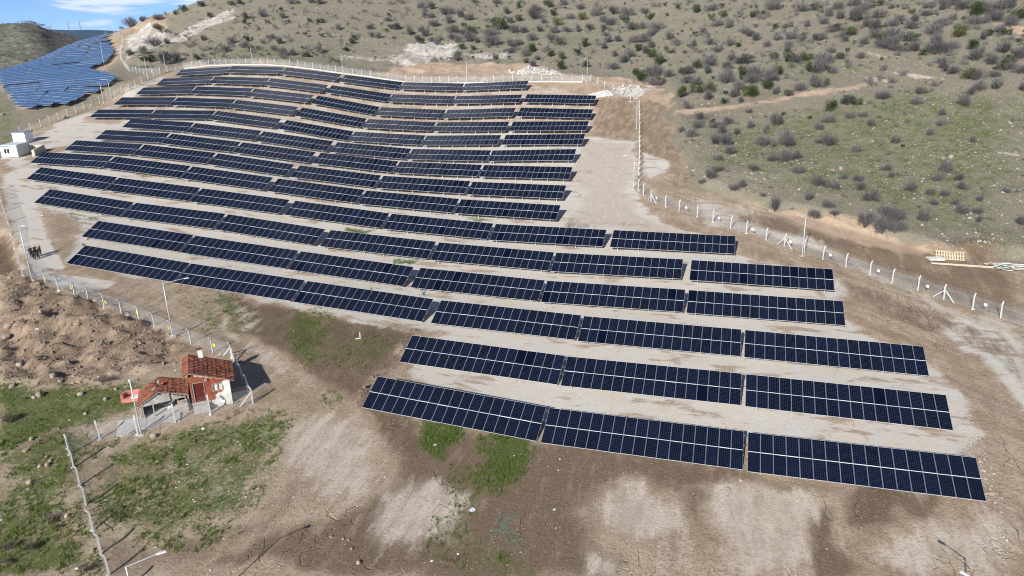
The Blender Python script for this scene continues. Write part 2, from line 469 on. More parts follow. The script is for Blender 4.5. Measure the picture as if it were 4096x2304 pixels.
  (6,0.75,1.7,((37.6,171.3),(52.3,172.1),(63.6,168.6),(75.8,168.4),(80.6,169.5),(81.3,167),(70,164.7),(55.4,167.7),(39.4,167))),
  (1,0.9,0.7,((80.6,175.8),(83.6,172.3),(85.3,168.3),(82.3,169.4))),
  (1,0.9,0.7,((87.4,174.8),(93.2,168.5),(95.1,163.9),(90.6,168.5))),
  (1,0.8,0.8,((87.8,193.1),(90.6,186),(93,181.1),(89.1,186.9))),
  (6,0.8,1.2,((124.7,194.6),(125.2,186.4),(121.1,182.1),(120.1,188.3))),
  (2,0.8,2,((59.5,94.9),(67.2,98.7),(65.7,93.7),(59.9,91))),
  (2,0.5,1,((-69.6,96.7),(-66.9,95.7),(-58.3,91.7),(-48.6,86.2),(-40.4,80.6),(-36.6,77.5),(-35.8,73.6),(-39.5,71.3),(-46.4,68.7),(-52.3,68.5))),
  (6,0.5,1.5,((-69.6,96.7),(-66.9,95.7),(-58.3,91.7),(-48.6,86.2),(-40.4,80.6),(-36.6,77.5),(-35.8,73.6),(-39.5,71.3),(-46.4,68.7),(-52.3,68.5))),
  (2,0.9,0.8,((-83.5,115.1),(-77.7,111.7),(-71.4,103.4),(-67.4,97.4),(-68.7,96),(-71.4,96.1))),
  (5,1,3,((-270,140),(-122,188),(-126,198),(-150,230),(-184,278),(-270,300))),
  (3,0.55,4,((-270,140),(-122,188),(-126,198),(-150,230),(-184,278),(-270,300))),
  (2,0.55,2,((-41.6,49.6),(-37.9,51.3),(-29.7,43.5),(-37.9,43.6))),
  (2,0.5,2,((-31.2,46.1),(-25.9,45.3),(-20.1,43.5),(-29.4,43.5))),
]
TABLE_YAW, TABLE_TILT = -0.28542, 0.42699
# row, place, x, y, z of the panel centre, slope along the row
TABLES = [
  (0,0,-5.97,63.12,3.22,-0.0851),
  (0,1,10.94,57.49,2.61,-0.0190),
  (0,2,27.64,51.75,2.77,-0.0080),
  (1,0,-3.49,71.96,4.22,-0.0537),
  (1,1,13.37,66.36,3.87,-0.0155),
  (1,2,30.16,60.68,3.84,-0.0225),
  (2,0,-52.87,98.12,8.75,-0.1017),
  (2,1,-35.86,92.73,7.24,-0.0820),
  (2,2,-18.62,86.77,6.10,-0.0778),
  (2,3,-0.91,80.84,5.25,-0.0414),
  (2,4,15.94,75.11,4.96,-0.0175),
  (2,5,32.72,69.48,4.82,-0.0256),
  (3,0,-56.52,109.10,9.94,-0.0921),
  (3,1,-39.48,103.76,8.38,-0.0890),
  (3,2,-22.24,97.73,7.11,-0.0831),
  (3,3,-4.56,91.85,6.14,-0.0459),
  (3,4,12.37,86.11,5.88,-0.0080),
  (3,5,29.27,80.56,5.83,-0.0159),
  (4,0,-72.13,123.96,12.48,-0.1067),
  (4,1,-54.83,118.40,10.93,-0.0773),
  (4,2,-37.63,112.85,9.41,-0.1057),
  (4,3,-19.91,106.98,8.00,-0.0653),
  (4,4,-2.74,101.02,7.24,-0.0417),
  (4,5,14.16,95.25,7.02,-0.0062),
  (4,6,31.65,89.30,6.97,-0.0200),
  (5,0,-80.77,136.69,14.68,-0.0926),
  (5,1,-63.56,131.16,13.14,-0.0866),
  (5,2,-46.43,125.69,11.59,-0.0937),
  (5,3,-28.58,119.75,9.99,-0.0943),
  (5,4,-11.45,113.94,8.77,-0.0596),
  (5,5,5.60,108.14,8.25,-0.0156),
  (5,6,23.18,102.31,8.16,-0.0130),
  (6,0,-86.84,148.34,16.57,-0.0390),
  (6,1,-69.62,142.82,15.42,-0.0946),
  (6,2,-52.33,137.05,13.73,-0.1057),
  (6,3,-34.50,131.04,11.94,-0.0984),
  (6,4,-17.41,125.59,10.54,-0.0606),
  (6,5,-0.39,120.16,9.76,-0.0323),
  (7,0,-85.51,158.50,17.58,-0.0428),
  (7,1,-68.45,153.23,16.39,-0.0916),
  (7,2,-50.98,146.96,14.65,-0.1188),
  (7,3,-32.97,140.69,12.79,-0.0958),
  (7,4,-15.80,135.01,11.66,-0.0397),
  (7,5,1.27,129.22,11.20,-0.0198),
  (8,0,-83.33,167.20,18.80,-0.0393),
  (8,1,-65.91,161.19,17.57,-0.1011),
  (8,2,-48.66,155.41,15.78,-0.1115),
  (8,3,-30.82,149.58,14.00,-0.0920),
  (8,4,-13.83,144.30,12.99,-0.0243),
  (8,5,3.23,138.44,12.80,-0.0095),
  (9,0,-81.14,175.72,20.29,-0.0548),
  (9,1,-64.05,170.24,18.88,-0.0992),
  (9,2,-46.81,164.33,16.92,-0.1227),
  (9,3,-29.19,158.58,15.09,-0.0757),
  (9,4,-12.14,152.98,14.40,-0.0092),
  (9,5,4.80,147.66,14.56,0.0236),
  (10,0,-96.63,190.85,22.02,-0.0088),
  (10,1,-79.38,185.24,21.78,-0.0170),
  (10,2,-62.02,179.31,20.66,-0.1150),
  (10,3,-43.98,173.24,18.20,-0.1522),
  (10,4,-27.05,168.25,16.42,-0.0480),
  (10,5,-10.08,162.99,16.10,0.0091),
  (10,6,7.57,157.47,16.36,0.0138),
  (11,0,-94.62,199.87,24.36,-0.0093),
  (11,1,-77.34,194.27,23.93,-0.0390),
  (11,2,-60.34,188.89,22.58,-0.1089),
  (11,3,-42.46,182.53,20.19,-0.1593),
  (11,4,-25.35,177.07,18.37,-0.0463),
  (11,5,-8.19,171.60,18.05,0.0036),
  (11,6,9.30,166.25,18.16,0.0045),
  (12,0,-92.72,209.05,26.46,0.0067),
  (12,1,-75.66,203.74,26.09,-0.0431),
  (12,2,-58.44,198.02,24.74,-0.1065),
  (12,3,-40.68,192.21,22.23,-0.1727),
  (12,4,-23.59,186.61,20.32,-0.0461),
  (12,5,-6.51,181.24,20.13,0.0213),
  (12,6,11.27,175.39,20.15,-0.0304),
  (13,0,-91.03,218.48,28.46,0.0212),
  (13,1,-73.70,212.60,28.26,-0.0427),
  (13,2,-56.52,206.88,26.84,-0.1217),
  (13,3,-38.76,201.01,24.50,-0.1468),
  (13,4,-21.71,195.67,22.88,-0.0396),
  (13,5,-4.66,190.25,22.67,0.0096),
  (13,6,13.10,184.64,22.58,-0.0296),
  (14,0,-89.00,227.34,30.70,0.0304),
  (14,1,-71.82,221.78,30.74,-0.0413),
  (14,2,-54.57,216.12,29.28,-0.1232),
  (14,3,-36.85,210.46,26.88,-0.1289),
  (14,4,-19.83,205.27,25.44,-0.0364),
  (14,5,-2.72,200.06,25.33,0.0238),
]
FENCES = [
  ('back',((-103.11,236.04),(-101.64,238.62),(-100.16,241.19),(-97.57,241.37),(-94.99,241.55),(-92.4,241.73),(-90.21,240.71),(-88.02,239.68),(-85.82,238.66),(-83.63,237.63),(-81.44,236.61),(-78.72,235.37),(-76,234.13),(-73.57,233.22),(-71.14,232.32),(-68.71,231.42),(-66.28,230.51),(-63.78,229.49),(-61.29,228.46),(-58.8,227.44),(-56.3,226.42),(-53.91,225.53),(-51.52,224.64),(-49.14,223.74),(-46.75,222.85),(-43.98,221.86),(-41.21,220.87),(-38.44,219.88),(-35.8,218.73),(-33.15,217.58),(-30.5,216.43),(-27.86,215.28),(-25.41,214.55),(-22.96,213.82),(-20.5,213.1),(-18.05,212.37),(-15.6,211.64),(-13.14,210.88),(-10.68,210.13),(-8.21,209.38),(-5.75,208.62),(-3.16,208.32),(-0.57,208.01),(2.01,207.04),(4.6,206.08),(7.18,205.11),(9.76,203.95),(12.35,202.79),(14.98,202.15),(17.62,201.5),(20.25,200.86))),
  ('rear_right',((20.25,200.86),(22.48,200.7),(23.87,197.77),(25.25,194.18),(26.92,190.67),(28.53,187.42),(30.22,183.87))),
  ('right_lane',((31.64,179.98),(31.13,176.96),(30.63,173.93),(30.12,170.91),(29.62,167.89),(29.11,164.87),(28.61,161.84),(28.1,158.82),(27.6,155.8),(27.09,152.78),(26.59,149.75),(26.08,146.73),(25.53,143.71),(24.97,140.69),(24.42,137.66),(23.87,134.64),(23.31,131.62),(22.76,128.6))),
  ('right',((22.76,128.6),(23.28,126.14),(23.99,122.77),(25.92,119.98),(27.58,117.48),(29.85,114.61),(31.62,111.97),(33.55,109.05),(35.27,106.69),(37.17,103.63),(38.93,101.06),(40.68,98.24),(42.31,95.79),(44.22,92.97),(46.06,90.09),(47.68,87.49),(49.65,85.07),(51.38,82.42),(53.21,79.69),(54.86,77.13),(56.35,74.13))),
  ('far_left',((-116.77,180.98),(-115.98,184),(-115.5,187.43),(-114.64,190.01),(-113.61,192.37),(-112.99,195.47),(-112.13,198.1),(-111.85,201.72),(-111.16,204.66),(-110.43,207.53),(-109.34,209.82),(-107.79,211.02),(-106.25,211.89),(-104.73,213.34),(-103.94,215.79),(-103.68,219.32),(-104,224.28),(-104.35,228.98),(-104.22,233.23),(-103.11,236.04))),
  ('left',((-92.54,133.48),(-88.28,127.32),(-84.52,121.96),(-81,117.05),(-77.62,112.35),(-74.21,107.46),(-70.34,101.96),(-65.03,94.31),(-63.38,93.93),(-60.96,92.4),(-58.05,90.17),(-54.79,87.97),(-53.09,87.79),(-49.91,85.44),(-46.95,83.57),(-44.72,82.96),(-42.44,81.88),(-38.92,78.7),(-36.42,77.46),(-33.1,75.15),(-30.68,74.04))),
  ('hut_side',((-30.68,74.04),(-29.42,71.79),(-28.17,69.54),(-26.92,67.3),(-25.66,65.05))),
  ('hut_front',((-25.66,65.05),(-29.1,63.21),(-31.91,61.86),(-34.6,60.07),(-37.69,59.35),(-39.22,57.17))),
  ('foreground',((-39.22,57.17),(-37.97,55.4),(-36.28,53.1),(-34.51,50.68),(-32.6,47.95),(-30.81,45.53),(-29.31,43.62),(-27.86,41.67))),
  ('other_field',((-104.46,233.79),(-106.75,233.34),(-109.04,232.9),(-110.97,234.7),(-112.9,236.49),(-114.82,238.29),(-116.75,240.08),(-118,242.22),(-119.26,244.36),(-120.51,246.5),(-121.76,248.64),(-123.02,250.78),(-124.27,252.91),(-125.52,255.05),(-126.77,257.19),(-128.03,259.33),(-129.28,261.47),(-130.43,263.93),(-131.57,266.39),(-132.72,268.86),(-133.87,271.32),(-135.02,273.78),(-136.16,276.24),(-137.31,278.7),(-138.46,281.16),(-139.61,283.63),(-140.75,286.09),(-141.9,288.55),(-143.87,293.38),(-145.84,298.22),(-147.81,303.06),(-149.78,307.89),(-153.07,311.86),(-156.37,315.83))),
]
KERB = [
  (-103.8,235.34),
  (-102.55,237.2),
  (-101.3,239.05),
  (-100.05,240.91),
  (-98.09,240.98),
  (-96.14,241.06),
  (-94.18,241.14),
  (-92.22,241.21),
  (-90.4,240.37),
  (-88.58,239.53),
  (-86.76,238.69),
  (-84.95,237.85),
  (-83.13,237.01),
  (-81.31,236.17),
  (-79.49,235.34),
  (-77.68,234.5),
  (-75.86,233.67),
  (-73.93,232.97),
  (-71.99,232.26),
  (-70.06,231.56),
  (-68.12,230.85),
  (-66.19,230.15),
  (-64.19,229.32),
  (-62.2,228.49),
  (-60.2,227.65),
  (-58.21,226.82),
  (-56.21,225.99),
  (-54.3,225.27),
  (-52.39,224.56),
  (-50.49,223.84),
  (-48.58,223.13),
  (-46.67,222.41),
  (-44.61,221.78),
  (-42.56,221.14),
  (-40.5,220.51),
  (-38.44,219.88),
  (-36.67,219.08),
  (-34.91,218.28),
  (-33.14,217.48),
  (-31.37,216.68),
  (-29.61,215.88),
  (-27.84,215.08),
  (-25.8,214.47),
  (-23.76,213.86),
  (-21.72,213.26),
  (-19.67,212.65),
  (-17.63,212.04),
  (-15.59,211.43),
  (-13.62,210.81),
  (-11.65,210.19),
  (-9.69,209.56),
  (-7.72,208.94),
  (-5.75,208.32),
  (-3.9,207.81),
  (-2.06,207.3),
  (-0.21,206.79),
  (1.63,206.28),
  (3.48,205.77),
  (5.32,205.26),
  (7.17,204.75),
  (9.03,204.16),
  (10.9,203.58),
  (12.76,202.99),
  (14.63,202.41),
  (16.49,201.82),
  (18.36,201.24),
  (20.22,200.65),
]
LAMPS = [
  (-63.53,93.74,7.27,0.5,-0.1),
  (-38.96,78.71,6.31,2,1),
  (-34.28,60.03,5.69,0.25,-0.5),
  (40.13,97.46,5.69,-0.4,-0.3),
  (22.11,129.25,5.85,-1.5,0),
  (28.31,163.44,5.79,-1.4,-0.1),
  (21.47,200.48,5.64,-0.4,-0.3),
  (-10.48,209.79,5.45,0,-0.5),
  (-46.68,222,5.42,0,-0.5),
  (-76.39,234.3,5.43,0,-0.5),
  (-104.25,237.47,5.4,0,-0.5),
  (-107.97,232.64,5.08,-0.8,-0.3),
  (-108.82,210.72,4.98,-1.4,0.2),
  (-109.7,207.99,5.49,0,-0.4),
  (-132.69,256.67,7.58,0,0.4),
  (-157.01,316.08,4.87,-0.3,0),
  (-160.9,317.08,6.52,0,0.3),
  (-23.57,36.74,7.17,1.47,0.88),
  (25.7,32.39,7.27,-0.66,1.36),
]
SIGNS = [
  ('yellow',-54.77,88.88),
  ('yellow',-49.19,85.65),
  ('yellow',-44.37,83.63),
  ('yellow',-38.79,79.87),
  ('yellow',-32.5,75.66),
  ('yellow',-65.02,94.91),
  ('yellow',-60.57,92.68),
  ('white',25.17,122.06),
  ('white',29.12,116.84),
  ('white',33.07,111.49),
  ('white',36.69,106.31),
  ('white',36.65,106.1),
  ('white',40.38,100.79),
  ('white',43.78,95.5),
  ('white',47.5,89.67),
  ('white',51.28,84.8),
  ('white',54.9,79.21),
  ('white',-39.52,60.01),
  ('white',-27.85,63.56),
]
PEOPLE = [
  (-68.36,101.96),
  (-67.56,101.32),
  (-67.19,101.65),
  (-67.87,102.39),
  (-67.48,102.77),
]
SHRUBS = [
  (43,128.7,2.06,'g'),
  (42.2,114.7,2.89,'g'),
  (41.2,117.8,1.39,'g'),
  (49.9,125.8,2.02,'g'),
  (47.3,114.4,2.2,'g'),
  (50.9,120.3,2.47,'g'),
  (51.8,119,1.75,'m'),
  (48.9,111,2.3,'g'),
  (53.1,117.9,1.91,'g'),
  (55.7,122,1.61,'g'),
  (46.8,110.2,2.46,'g'),
  (49,108.7,1.62,'g'),
  (58,121.1,1.78,'g'),
  (56.3,116.6,1.89,'g'),
  (55.9,112.3,3.32,'g'),
  (63.8,124.2,1.99,'g'),
  (63.5,121.2,1.77,'g'),
  (64.8,121.5,1.24,'g'),
  (66.5,122.5,0.9,'g'),
  (63.4,114.9,2.37,'g'),
  (51.9,104.5,3.12,'g'),
  (53.4,102.3,3.99,'g'),
  (55.7,103.3,3.7,'g'),
  (54.6,100.9,2.57,'g'),
  (55.6,105.6,3.15,'g'),
  (60,103.8,2.32,'g'),
  (64.2,109.1,1.46,'g'),
  (65.6,112.7,1.66,'g'),
  (67.3,112,1.98,'g'),
  (72.5,121.1,2.83,'g'),
  (69.5,117.8,2.07,'g'),
  (72.4,117.4,2.07,'g'),
  (71.2,113.6,1.84,'g'),
  (75.7,127.1,1.48,'g'),
  (70.7,108.7,1.45,'g'),
  (66.9,108.3,1.44,'g'),
  (66.3,105.4,2.35,'g'),
  (68.4,105,1.72,'g'),
  (67.3,102.6,1.53,'g'),
  (75.9,110.5,1.47,'g'),
  (77.2,110,1.14,'g'),
  (71.6,100.3,1.8,'g'),
  (63.3,134,1.94,'g'),
  (68.2,135.4,1.37,'g'),
  (60.1,139,3.81,'g'),
  (52.6,140.4,3.44,'g'),
  (48.3,141.5,2.45,'g'),
  (47.8,132.6,2.5,'g'),
  (50.1,132.5,3.27,'g'),
  (52,133.1,2.12,'g'),
  (47,136.6,1.38,'g'),
  (70.9,135.6,2.54,'g'),
  (68.1,120.3,0.88,'g'),
  (58.9,127.8,0.74,'g'),
  (44.3,113.2,1.01,'g'),
  (71.3,133.5,0.96,'g'),
  (82.5,131.5,1.71,'g'),
  (74.1,115,0.84,'g'),
  (73.6,112.8,1,'g'),
  (61,100.6,0.6,'g'),
  (53,142.1,3.68,'g'),
  (50.5,140.8,1.83,'g'),
  (56.6,143.2,1.65,'g'),
  (58.7,140.5,1.82,'g'),
  (55,153.6,3.73,'g'),
  (61.4,147.6,2.75,'g'),
  (64.2,150,2.79,'g'),
  (69,150.7,1.93,'g'),
  (71.4,150.6,1.93,'g'),
  (70.8,145.3,2.29,'g'),
  (74.7,147,1.68,'g'),
  (78.6,147.9,1.69,'g'),
  (77.4,144.4,1.65,'g'),
  (81.8,140.4,2.21,'g'),
  (84.6,145.8,2.29,'g'),
  (78.2,137.6,1.78,'g'),
  (90.3,148.9,3.39,'g'),
  (82.9,152.5,2.81,'g'),
  (78.8,158.1,3.36,'g'),
  (79.3,154.2,1.31,'g'),
  (75.4,156.8,1.56,'g'),
  (75.4,154.3,1.32,'g'),
  (71.5,158.1,3.36,'m'),
  (73.1,157.1,2.01,'e'),
  (67.6,156.4,3.11,'e'),
  (62.2,154.3,1.32,'g'),
  (60.7,155.4,0.89,'g'),
  (58.4,158.1,1.58,'g'),
  (49.9,152.9,2.19,'g'),
  (55.5,167.5,1.19,'g'),
  (62.8,168.7,2.62,'m'),
  (66,170.6,3.61,'g'),
  (61.3,171.8,2.42,'g'),
  (60.9,177.6,3,'e'),
  (57.2,173.6,3.68,'e'),
  (60.7,186.8,5.24,'g'),
  (63.5,181.3,4.07,'g'),
  (66.6,185.1,2.85,'e'),
  (70.3,170.7,4.32,'g'),
  (72.2,171.4,1.93,'e'),
  (74.8,181.3,5.83,'g'),
  (76.9,179.6,2.26,'g'),
  (73,183.1,3.07,'e'),
  (70.7,182.4,2.04,'g'),
  (78.1,188.5,5.25,'g'),
  (71.7,193.3,3.5,'e'),
  (73.1,192,4.01,'g'),
  (75.2,190.9,3.19,'e'),
  (69.4,197.8,2.75,'m'),
  (67.4,201.3,1.96,'g'),
  (66.7,195.9,1.64,'g'),
  (74.9,203.7,2.54,'g'),
  (71.2,209.5,2.9,'g'),
  (88.7,196.2,1.36,'g'),
  (85.4,191.7,1.6,'g'),
  (86.1,186.2,2.85,'g'),
  (86.9,181.8,1.52,'g'),
  (82.2,187.9,2.62,'m'),
  (81.9,193.1,2.41,'g'),
  (90.7,195.3,2.97,'g'),
  (88.2,200.1,2.21,'m'),
  (90.6,203.3,3.36,'e'),
  (83.3,204.5,4.23,'g'),
  (88.8,208.6,4.31,'m'),
  (82.8,206.1,1.99,'e'),
  (80.3,208.5,2.01,'e'),
  (77.9,210.8,4.07,'g'),
  (74.9,212.8,3.23,'g'),
  (76.1,221.3,2.13,'g'),
  (78.2,217.3,2.39,'g'),
  (89.2,217.8,3.58,'g'),
  (85.1,218.9,2.7,'g'),
  (93.1,224.2,3.37,'g'),
  (94.7,219.9,3.61,'g'),
  (89.7,235,5.13,'g'),
  (92.6,233.4,3.82,'m'),
  (83.3,242.5,5.29,'g'),
  (97.6,228.8,4.37,'g'),
  (97.7,205.7,4.53,'g'),
  (94.7,198.4,4.11,'g'),
  (97.2,215.1,6.78,'g'),
  (98.1,209.2,4.31,'g'),
  (103,214,4.98,'g'),
  (102.4,205.6,3.67,'g'),
  (106.1,209.4,3.16,'g'),
  (105.6,201.3,4.15,'g'),
  (109.2,207.5,3.42,'g'),
  (105.3,223.8,2.14,'g'),
  (109.1,219.9,2.7,'g'),
  (101.9,228.8,4.05,'g'),
  (102.1,222.7,4.86,'g'),
  (111.1,212.9,2.33,'e'),
  (113.5,209.5,4.02,'g'),
  (116.4,214.3,3.22,'g'),
  (115.8,218.5,2.38,'g'),
  (119.1,211.3,3.75,'g'),
  (116.8,203,2.78,'g'),
  (122.8,214.4,4.68,'g'),
  (122.2,208.6,4.56,'g'),
  (121.8,203.1,5.01,'e'),
  (119.2,196.5,5.4,'g'),
  (124.6,202.5,5.54,'g'),
  (123.6,195.8,5.38,'g'),
  (128.7,202.6,5.54,'g'),
  (131.7,203,5.55,'g'),
  (127.3,193.5,4.25,'e'),
  (123.6,189.4,3.91,'g'),
  (119,186.6,3.35,'g'),
  (114.6,184.5,3.06,'g'),
  (108.7,179.8,3.25,'e'),
  (110.9,188.9,3.65,'e'),
  (112.2,199.4,4.11,'g'),
  (107.6,194.4,4.83,'g'),
  (98.8,185.4,4.63,'g'),
  (101.1,191.4,3.97,'m'),
  (94,188.9,5.76,'g'),
  (94.8,186.4,4.14,'g'),
  (97.1,194.7,6.73,'g'),
  (94.3,192.4,3.2,'e'),
  (101.4,183.1,4.58,'g'),
  (102.5,180.5,5.52,'g'),
  (105.2,181.9,4.55,'g'),
  (104.4,187.2,4.67,'g'),
  (99,173.6,3.39,'g'),
  (98.1,171,2.87,'g'),
  (98.3,167,3.51,'g'),
  (98.9,162.6,3.43,'e'),
  (99.9,161.3,3.86,'g'),
  (106.5,173,4.83,'g'),
  (107,168.9,4.01,'g'),
  (113.2,174.4,4.37,'g'),
  (107.4,163.8,4.13,'m'),
  (113,169.3,4.25,'g'),
  (108,160.4,3.38,'g'),
  (103.7,161.3,2.95,'g'),
  (100.4,154.5,3.93,'g'),
  (97,155.2,3.29,'g'),
  (94.2,153.7,2.39,'g'),
  (103.2,151.3,2.57,'g'),
  (84.8,160,1.81,'g'),
  (89.5,158.7,1.34,'g'),
  (87.3,158.7,2.02,'g'),
  (86.4,158.3,2.46,'g'),
  (13.8,232.8,3.22,'e'),
  (17,228.9,2.54,'e'),
  (21.3,226.6,1.89,'g'),
  (24.8,226.9,2.2,'g'),
  (26.7,232.7,1.93,'g'),
  (22.8,232.7,2.25,'g'),
  (24.8,239.6,3.31,'e'),
  (17.8,243.5,4.36,'g'),
  (15.2,249.7,3.78,'g'),
  (9.1,252.7,4.17,'g'),
  (11.2,245.2,2.03,'g'),
  (7.9,240,3.98,'e'),
  (6.5,236.2,3.6,'g'),
  (1.8,241.7,2.67,'g'),
  (1.8,249.5,4.13,'g'),
  (4.8,248.9,3.43,'g'),
  (3.4,262.8,3.96,'g'),
  (6.6,261.4,3.23,'g'),
  (12,261.6,3.23,'g'),
  (16.5,259,4.62,'g'),
  (18.5,267.1,3.65,'e'),
  (21.5,258.5,3.19,'g'),
  (24.6,257.7,3.18,'g'),
  (28.5,258.2,4.25,'g'),
  (14,271,3.33,'g'),
  (23.4,272.8,4.09,'g'),
  (26.9,269.9,3.32,'e'),
  (10.9,276.7,6.41,'g'),
  (5.6,275.5,3.38,'e'),
  (2.5,274.1,2.99,'g'),
  (1.2,285.7,3.89,'g'),
  (11.7,286.3,3.89,'g'),
  (18,277.7,2.65,'e'),
  (17.4,289.4,3.14,'e'),
  (22.5,288.6,3.52,'g'),
  (27.6,280.9,3.82,'g'),
  (32.6,271.5,5.18,'g'),
  (38,271,5.54,'g'),
  (42.6,266.9,4.73,'g'),
  (33.8,264,3.97,'g'),
  (35.4,259.4,4.26,'g'),
  (40.2,263.3,4.32,'g'),
  (47.9,266.4,3.63,'g'),
  (48.4,258.7,2.83,'e'),
  (41.6,251.5,5.52,'g'),
  (44.6,251,3.1,'g'),
  (47.6,245.2,5.72,'g'),
  (46.6,243.2,4.68,'g'),
  (50.7,239,1.97,'g'),
  (49.6,233.3,2.89,'g'),
  (32.4,241.9,3.33,'g'),
  (35.1,242.1,3.33,'g'),
  (32.8,256.1,2.81,'g'),
  (32.5,248,2.73,'g'),
  (30.2,235.3,2.93,'g'),
  (32.3,226.9,3.14,'g'),
  (36.1,235.1,1.62,'g'),
  (36.9,232.3,2.25,'g'),
  (36.5,223.8,3.41,'g'),
  (39.9,239.1,3.63,'g'),
  (42.4,238.3,4.27,'g'),
  (44,232.2,2.89,'m'),
  (40,229.6,2.86,'e'),
  (41.7,226.9,3.77,'g'),
  (42.1,221.9,3.08,'e'),
  (46.5,222.7,2.46,'g'),
  (47.2,218.6,1.82,'e'),
  (48.2,217.8,1.81,'g'),
  (33.8,220,3.97,'g'),
  (36,218.3,2.12,'g'),
  (30.3,214.4,4.18,'g'),
  (27.1,220.6,1.53,'g'),
  (23,219,2.74,'m'),
  (16.5,218,3.34,'e'),
  (19.1,220,1.84,'g'),
  (7.9,222.5,3.4,'g'),
  (6.2,228.4,1.9,'e'),
  (9.8,230.8,2.56,'g'),
  (8.5,228.8,1.59,'g'),
  (35.6,206.7,2.6,'e'),
  (36.1,201.4,3.95,'e'),
  (39.3,205,4.59,'g'),
  (41.7,207,3.47,'g'),
  (42.5,199.8,3.35,'g'),
  (38.3,196.6,3.59,'g'),
  (40.3,197.1,3.04,'m'),
  (42.9,213.2,3.86,'e'),
  (44.9,207.5,2.02,'g'),
  (51,204,3.13,'e'),
  (46.9,200.9,4.77,'m'),
  (48.9,200.9,2.81,'g'),
  (43.9,197.1,1.93,'g'),
  (41.8,181.3,3.33,'e'),
  (45.5,192.1,3.5,'m'),
  (46,183.7,3.1,'e'),
  (47.3,189.6,3.99,'g'),
  (49.2,183.4,3.36,'e'),
  (47.5,177.6,3.51,'g'),
  (52.1,198.2,3.05,'g'),
  (54.3,203.4,4.25,'g'),
  (54.9,207.1,3.74,'g'),
  (54.2,188.3,5.29,'g'),
  (56.4,193.6,3.25,'g'),
  (55.7,181.1,3.06,'g'),
  (58.9,188.6,3.96,'e'),
  (56.1,174.6,2.96,'e'),
  (59.4,184.1,4.65,'g'),
  (64.1,183.6,4.12,'g'),
  (53.4,176.2,3.23,'g'),
  (53.1,171.3,2.18,'g'),
  (50,172.8,2.2,'e'),
  (41.3,171.1,2.67,'g'),
  (41.6,161.6,3.22,'g'),
  (39.6,156,2.9,'g'),
  (44.6,164.2,1.64,'g'),
  (46.3,157,2.47,'g'),
  (44.9,156.1,2.01,'g'),
  (47.9,155.5,1.55,'g'),
  (36.2,155.7,2.01,'g'),
  (37.1,151.1,2.82,'g'),
  (40.4,145.4,3.35,'g'),
  (42,143.7,3.31,'g'),
  (43.6,151,2.81,'g'),
  (46,149.7,1.72,'g'),
  (48.5,142.7,2.47,'g'),
  (41.6,138.4,2.8,'g'),
  (52,161.8,1.84,'g'),
  (43,155.3,2.44,'g'),
  (62.8,254.5,3.47,'e'),
  (60.2,258.5,2.46,'g'),
  (67.7,253.3,3.79,'g'),
  (70.6,254,2.07,'g'),
  (69,245.5,3.02,'e'),
  (73.8,245.9,1.68,'g'),
  (76.1,239.2,2.29,'e'),
  (58.1,261.9,2.14,'e'),
  (59.7,245.5,1.68,'g'),
  (60,234.1,3.22,'g'),
  (64.8,237.8,3.91,'g'),
  (67.8,233.6,3.2,'g'),
  (68.7,226.9,2.49,'g'),
  (70.1,221,3.65,'g'),
  (70.2,216.5,3.58,'g'),
  (69.3,223.6,2.77,'g'),
  (73.7,228.1,1.57,'g'),
  (64.7,214.5,2.08,'e'),
  (63.5,216.8,2.7,'g'),
  (58.9,221.9,3.68,'g'),
  (54.4,222.6,2.77,'g'),
  (58.9,213.9,2.67,'g'),
  (61.7,211.1,1.76,'g'),
  (62.7,198.8,4.71,'m'),
  (61,200.4,4.19,'g'),
  (59.9,203.5,3.11,'g'),
  (57.2,197.6,3.58,'g'),
  (50.3,226.4,2.81,'g'),
  (-90.1,295.4,4.41,'g'),
  (-91.3,288.2,2.35,'g'),
  (-88.5,308.4,2.08,'g'),
  (-81.7,292.3,3.57,'g'),
  (-84.1,300.7,2.85,'g'),
  (-82.8,310.6,3.78,'g'),
  (-74.3,297.1,3.22,'g'),
  (-81.4,303.2,2.46,'g'),
  (-71.7,309.6,4.6,'g'),
  (-75.7,311,3.78,'g'),
  (-64,311.3,3.37,'g'),
  (-54.5,311.9,2.53,'g'),
  (-52,309.5,2.51,'g'),
  (-31.5,300.5,4.07,'g'),
  (-27.3,298.9,4.46,'g'),
  (-36.9,301,2.04,'g'),
  (-39.4,294.8,2.4,'g'),
  (-46.3,289.4,2.75,'g'),
  (-52.5,284.1,2.32,'g'),
  (-55.6,279.3,2.29,'g'),
  (-57.5,274.3,3.37,'g'),
  (-51.7,274.2,2.25,'g'),
  (-46.4,278.9,2.28,'g'),
  (-43.4,279.3,1.91,'g'),
  (-41.7,284,3.48,'g'),
  (-42.4,289.8,2.36,'g'),
  (-39.4,283.9,2.32,'g'),
  (-36.7,287.4,1.96,'g'),
  (-37.8,273.6,3.74,'m'),
  (-40.8,270.8,2.22,'g'),
  (-39.4,274.7,3,'g'),
  (-47.3,274.9,3.01,'g'),
  (-29,289.9,3.15,'g'),
  (-26.1,287.6,3.52,'g'),
  (-21.1,289.9,5.91,'g'),
  (-15.9,286.3,4.29,'g'),
  (-19.4,279.8,4.96,'g'),
  (-24.6,277.4,5.3,'g'),
  (-11.8,282,4.23,'g'),
  (-13.9,274.7,2.63,'g'),
  (-6.5,286.7,2.34,'g'),
  (1.2,280.1,2.67,'g'),
  (-3.7,277.7,3.03,'g'),
  (-2.2,302.2,3.68,'g'),
  (-10.9,305.7,3.31,'g'),
  (5.4,292.7,2.78,'e'),
  (-11.5,268.7,3.31,'e'),
  (-1.5,267.5,6.23,'e'),
  (-4.1,261.3,5.38,'g'),
  (-17.7,267.9,5.14,'g'),
  (-13.9,265.2,3.64,'g'),
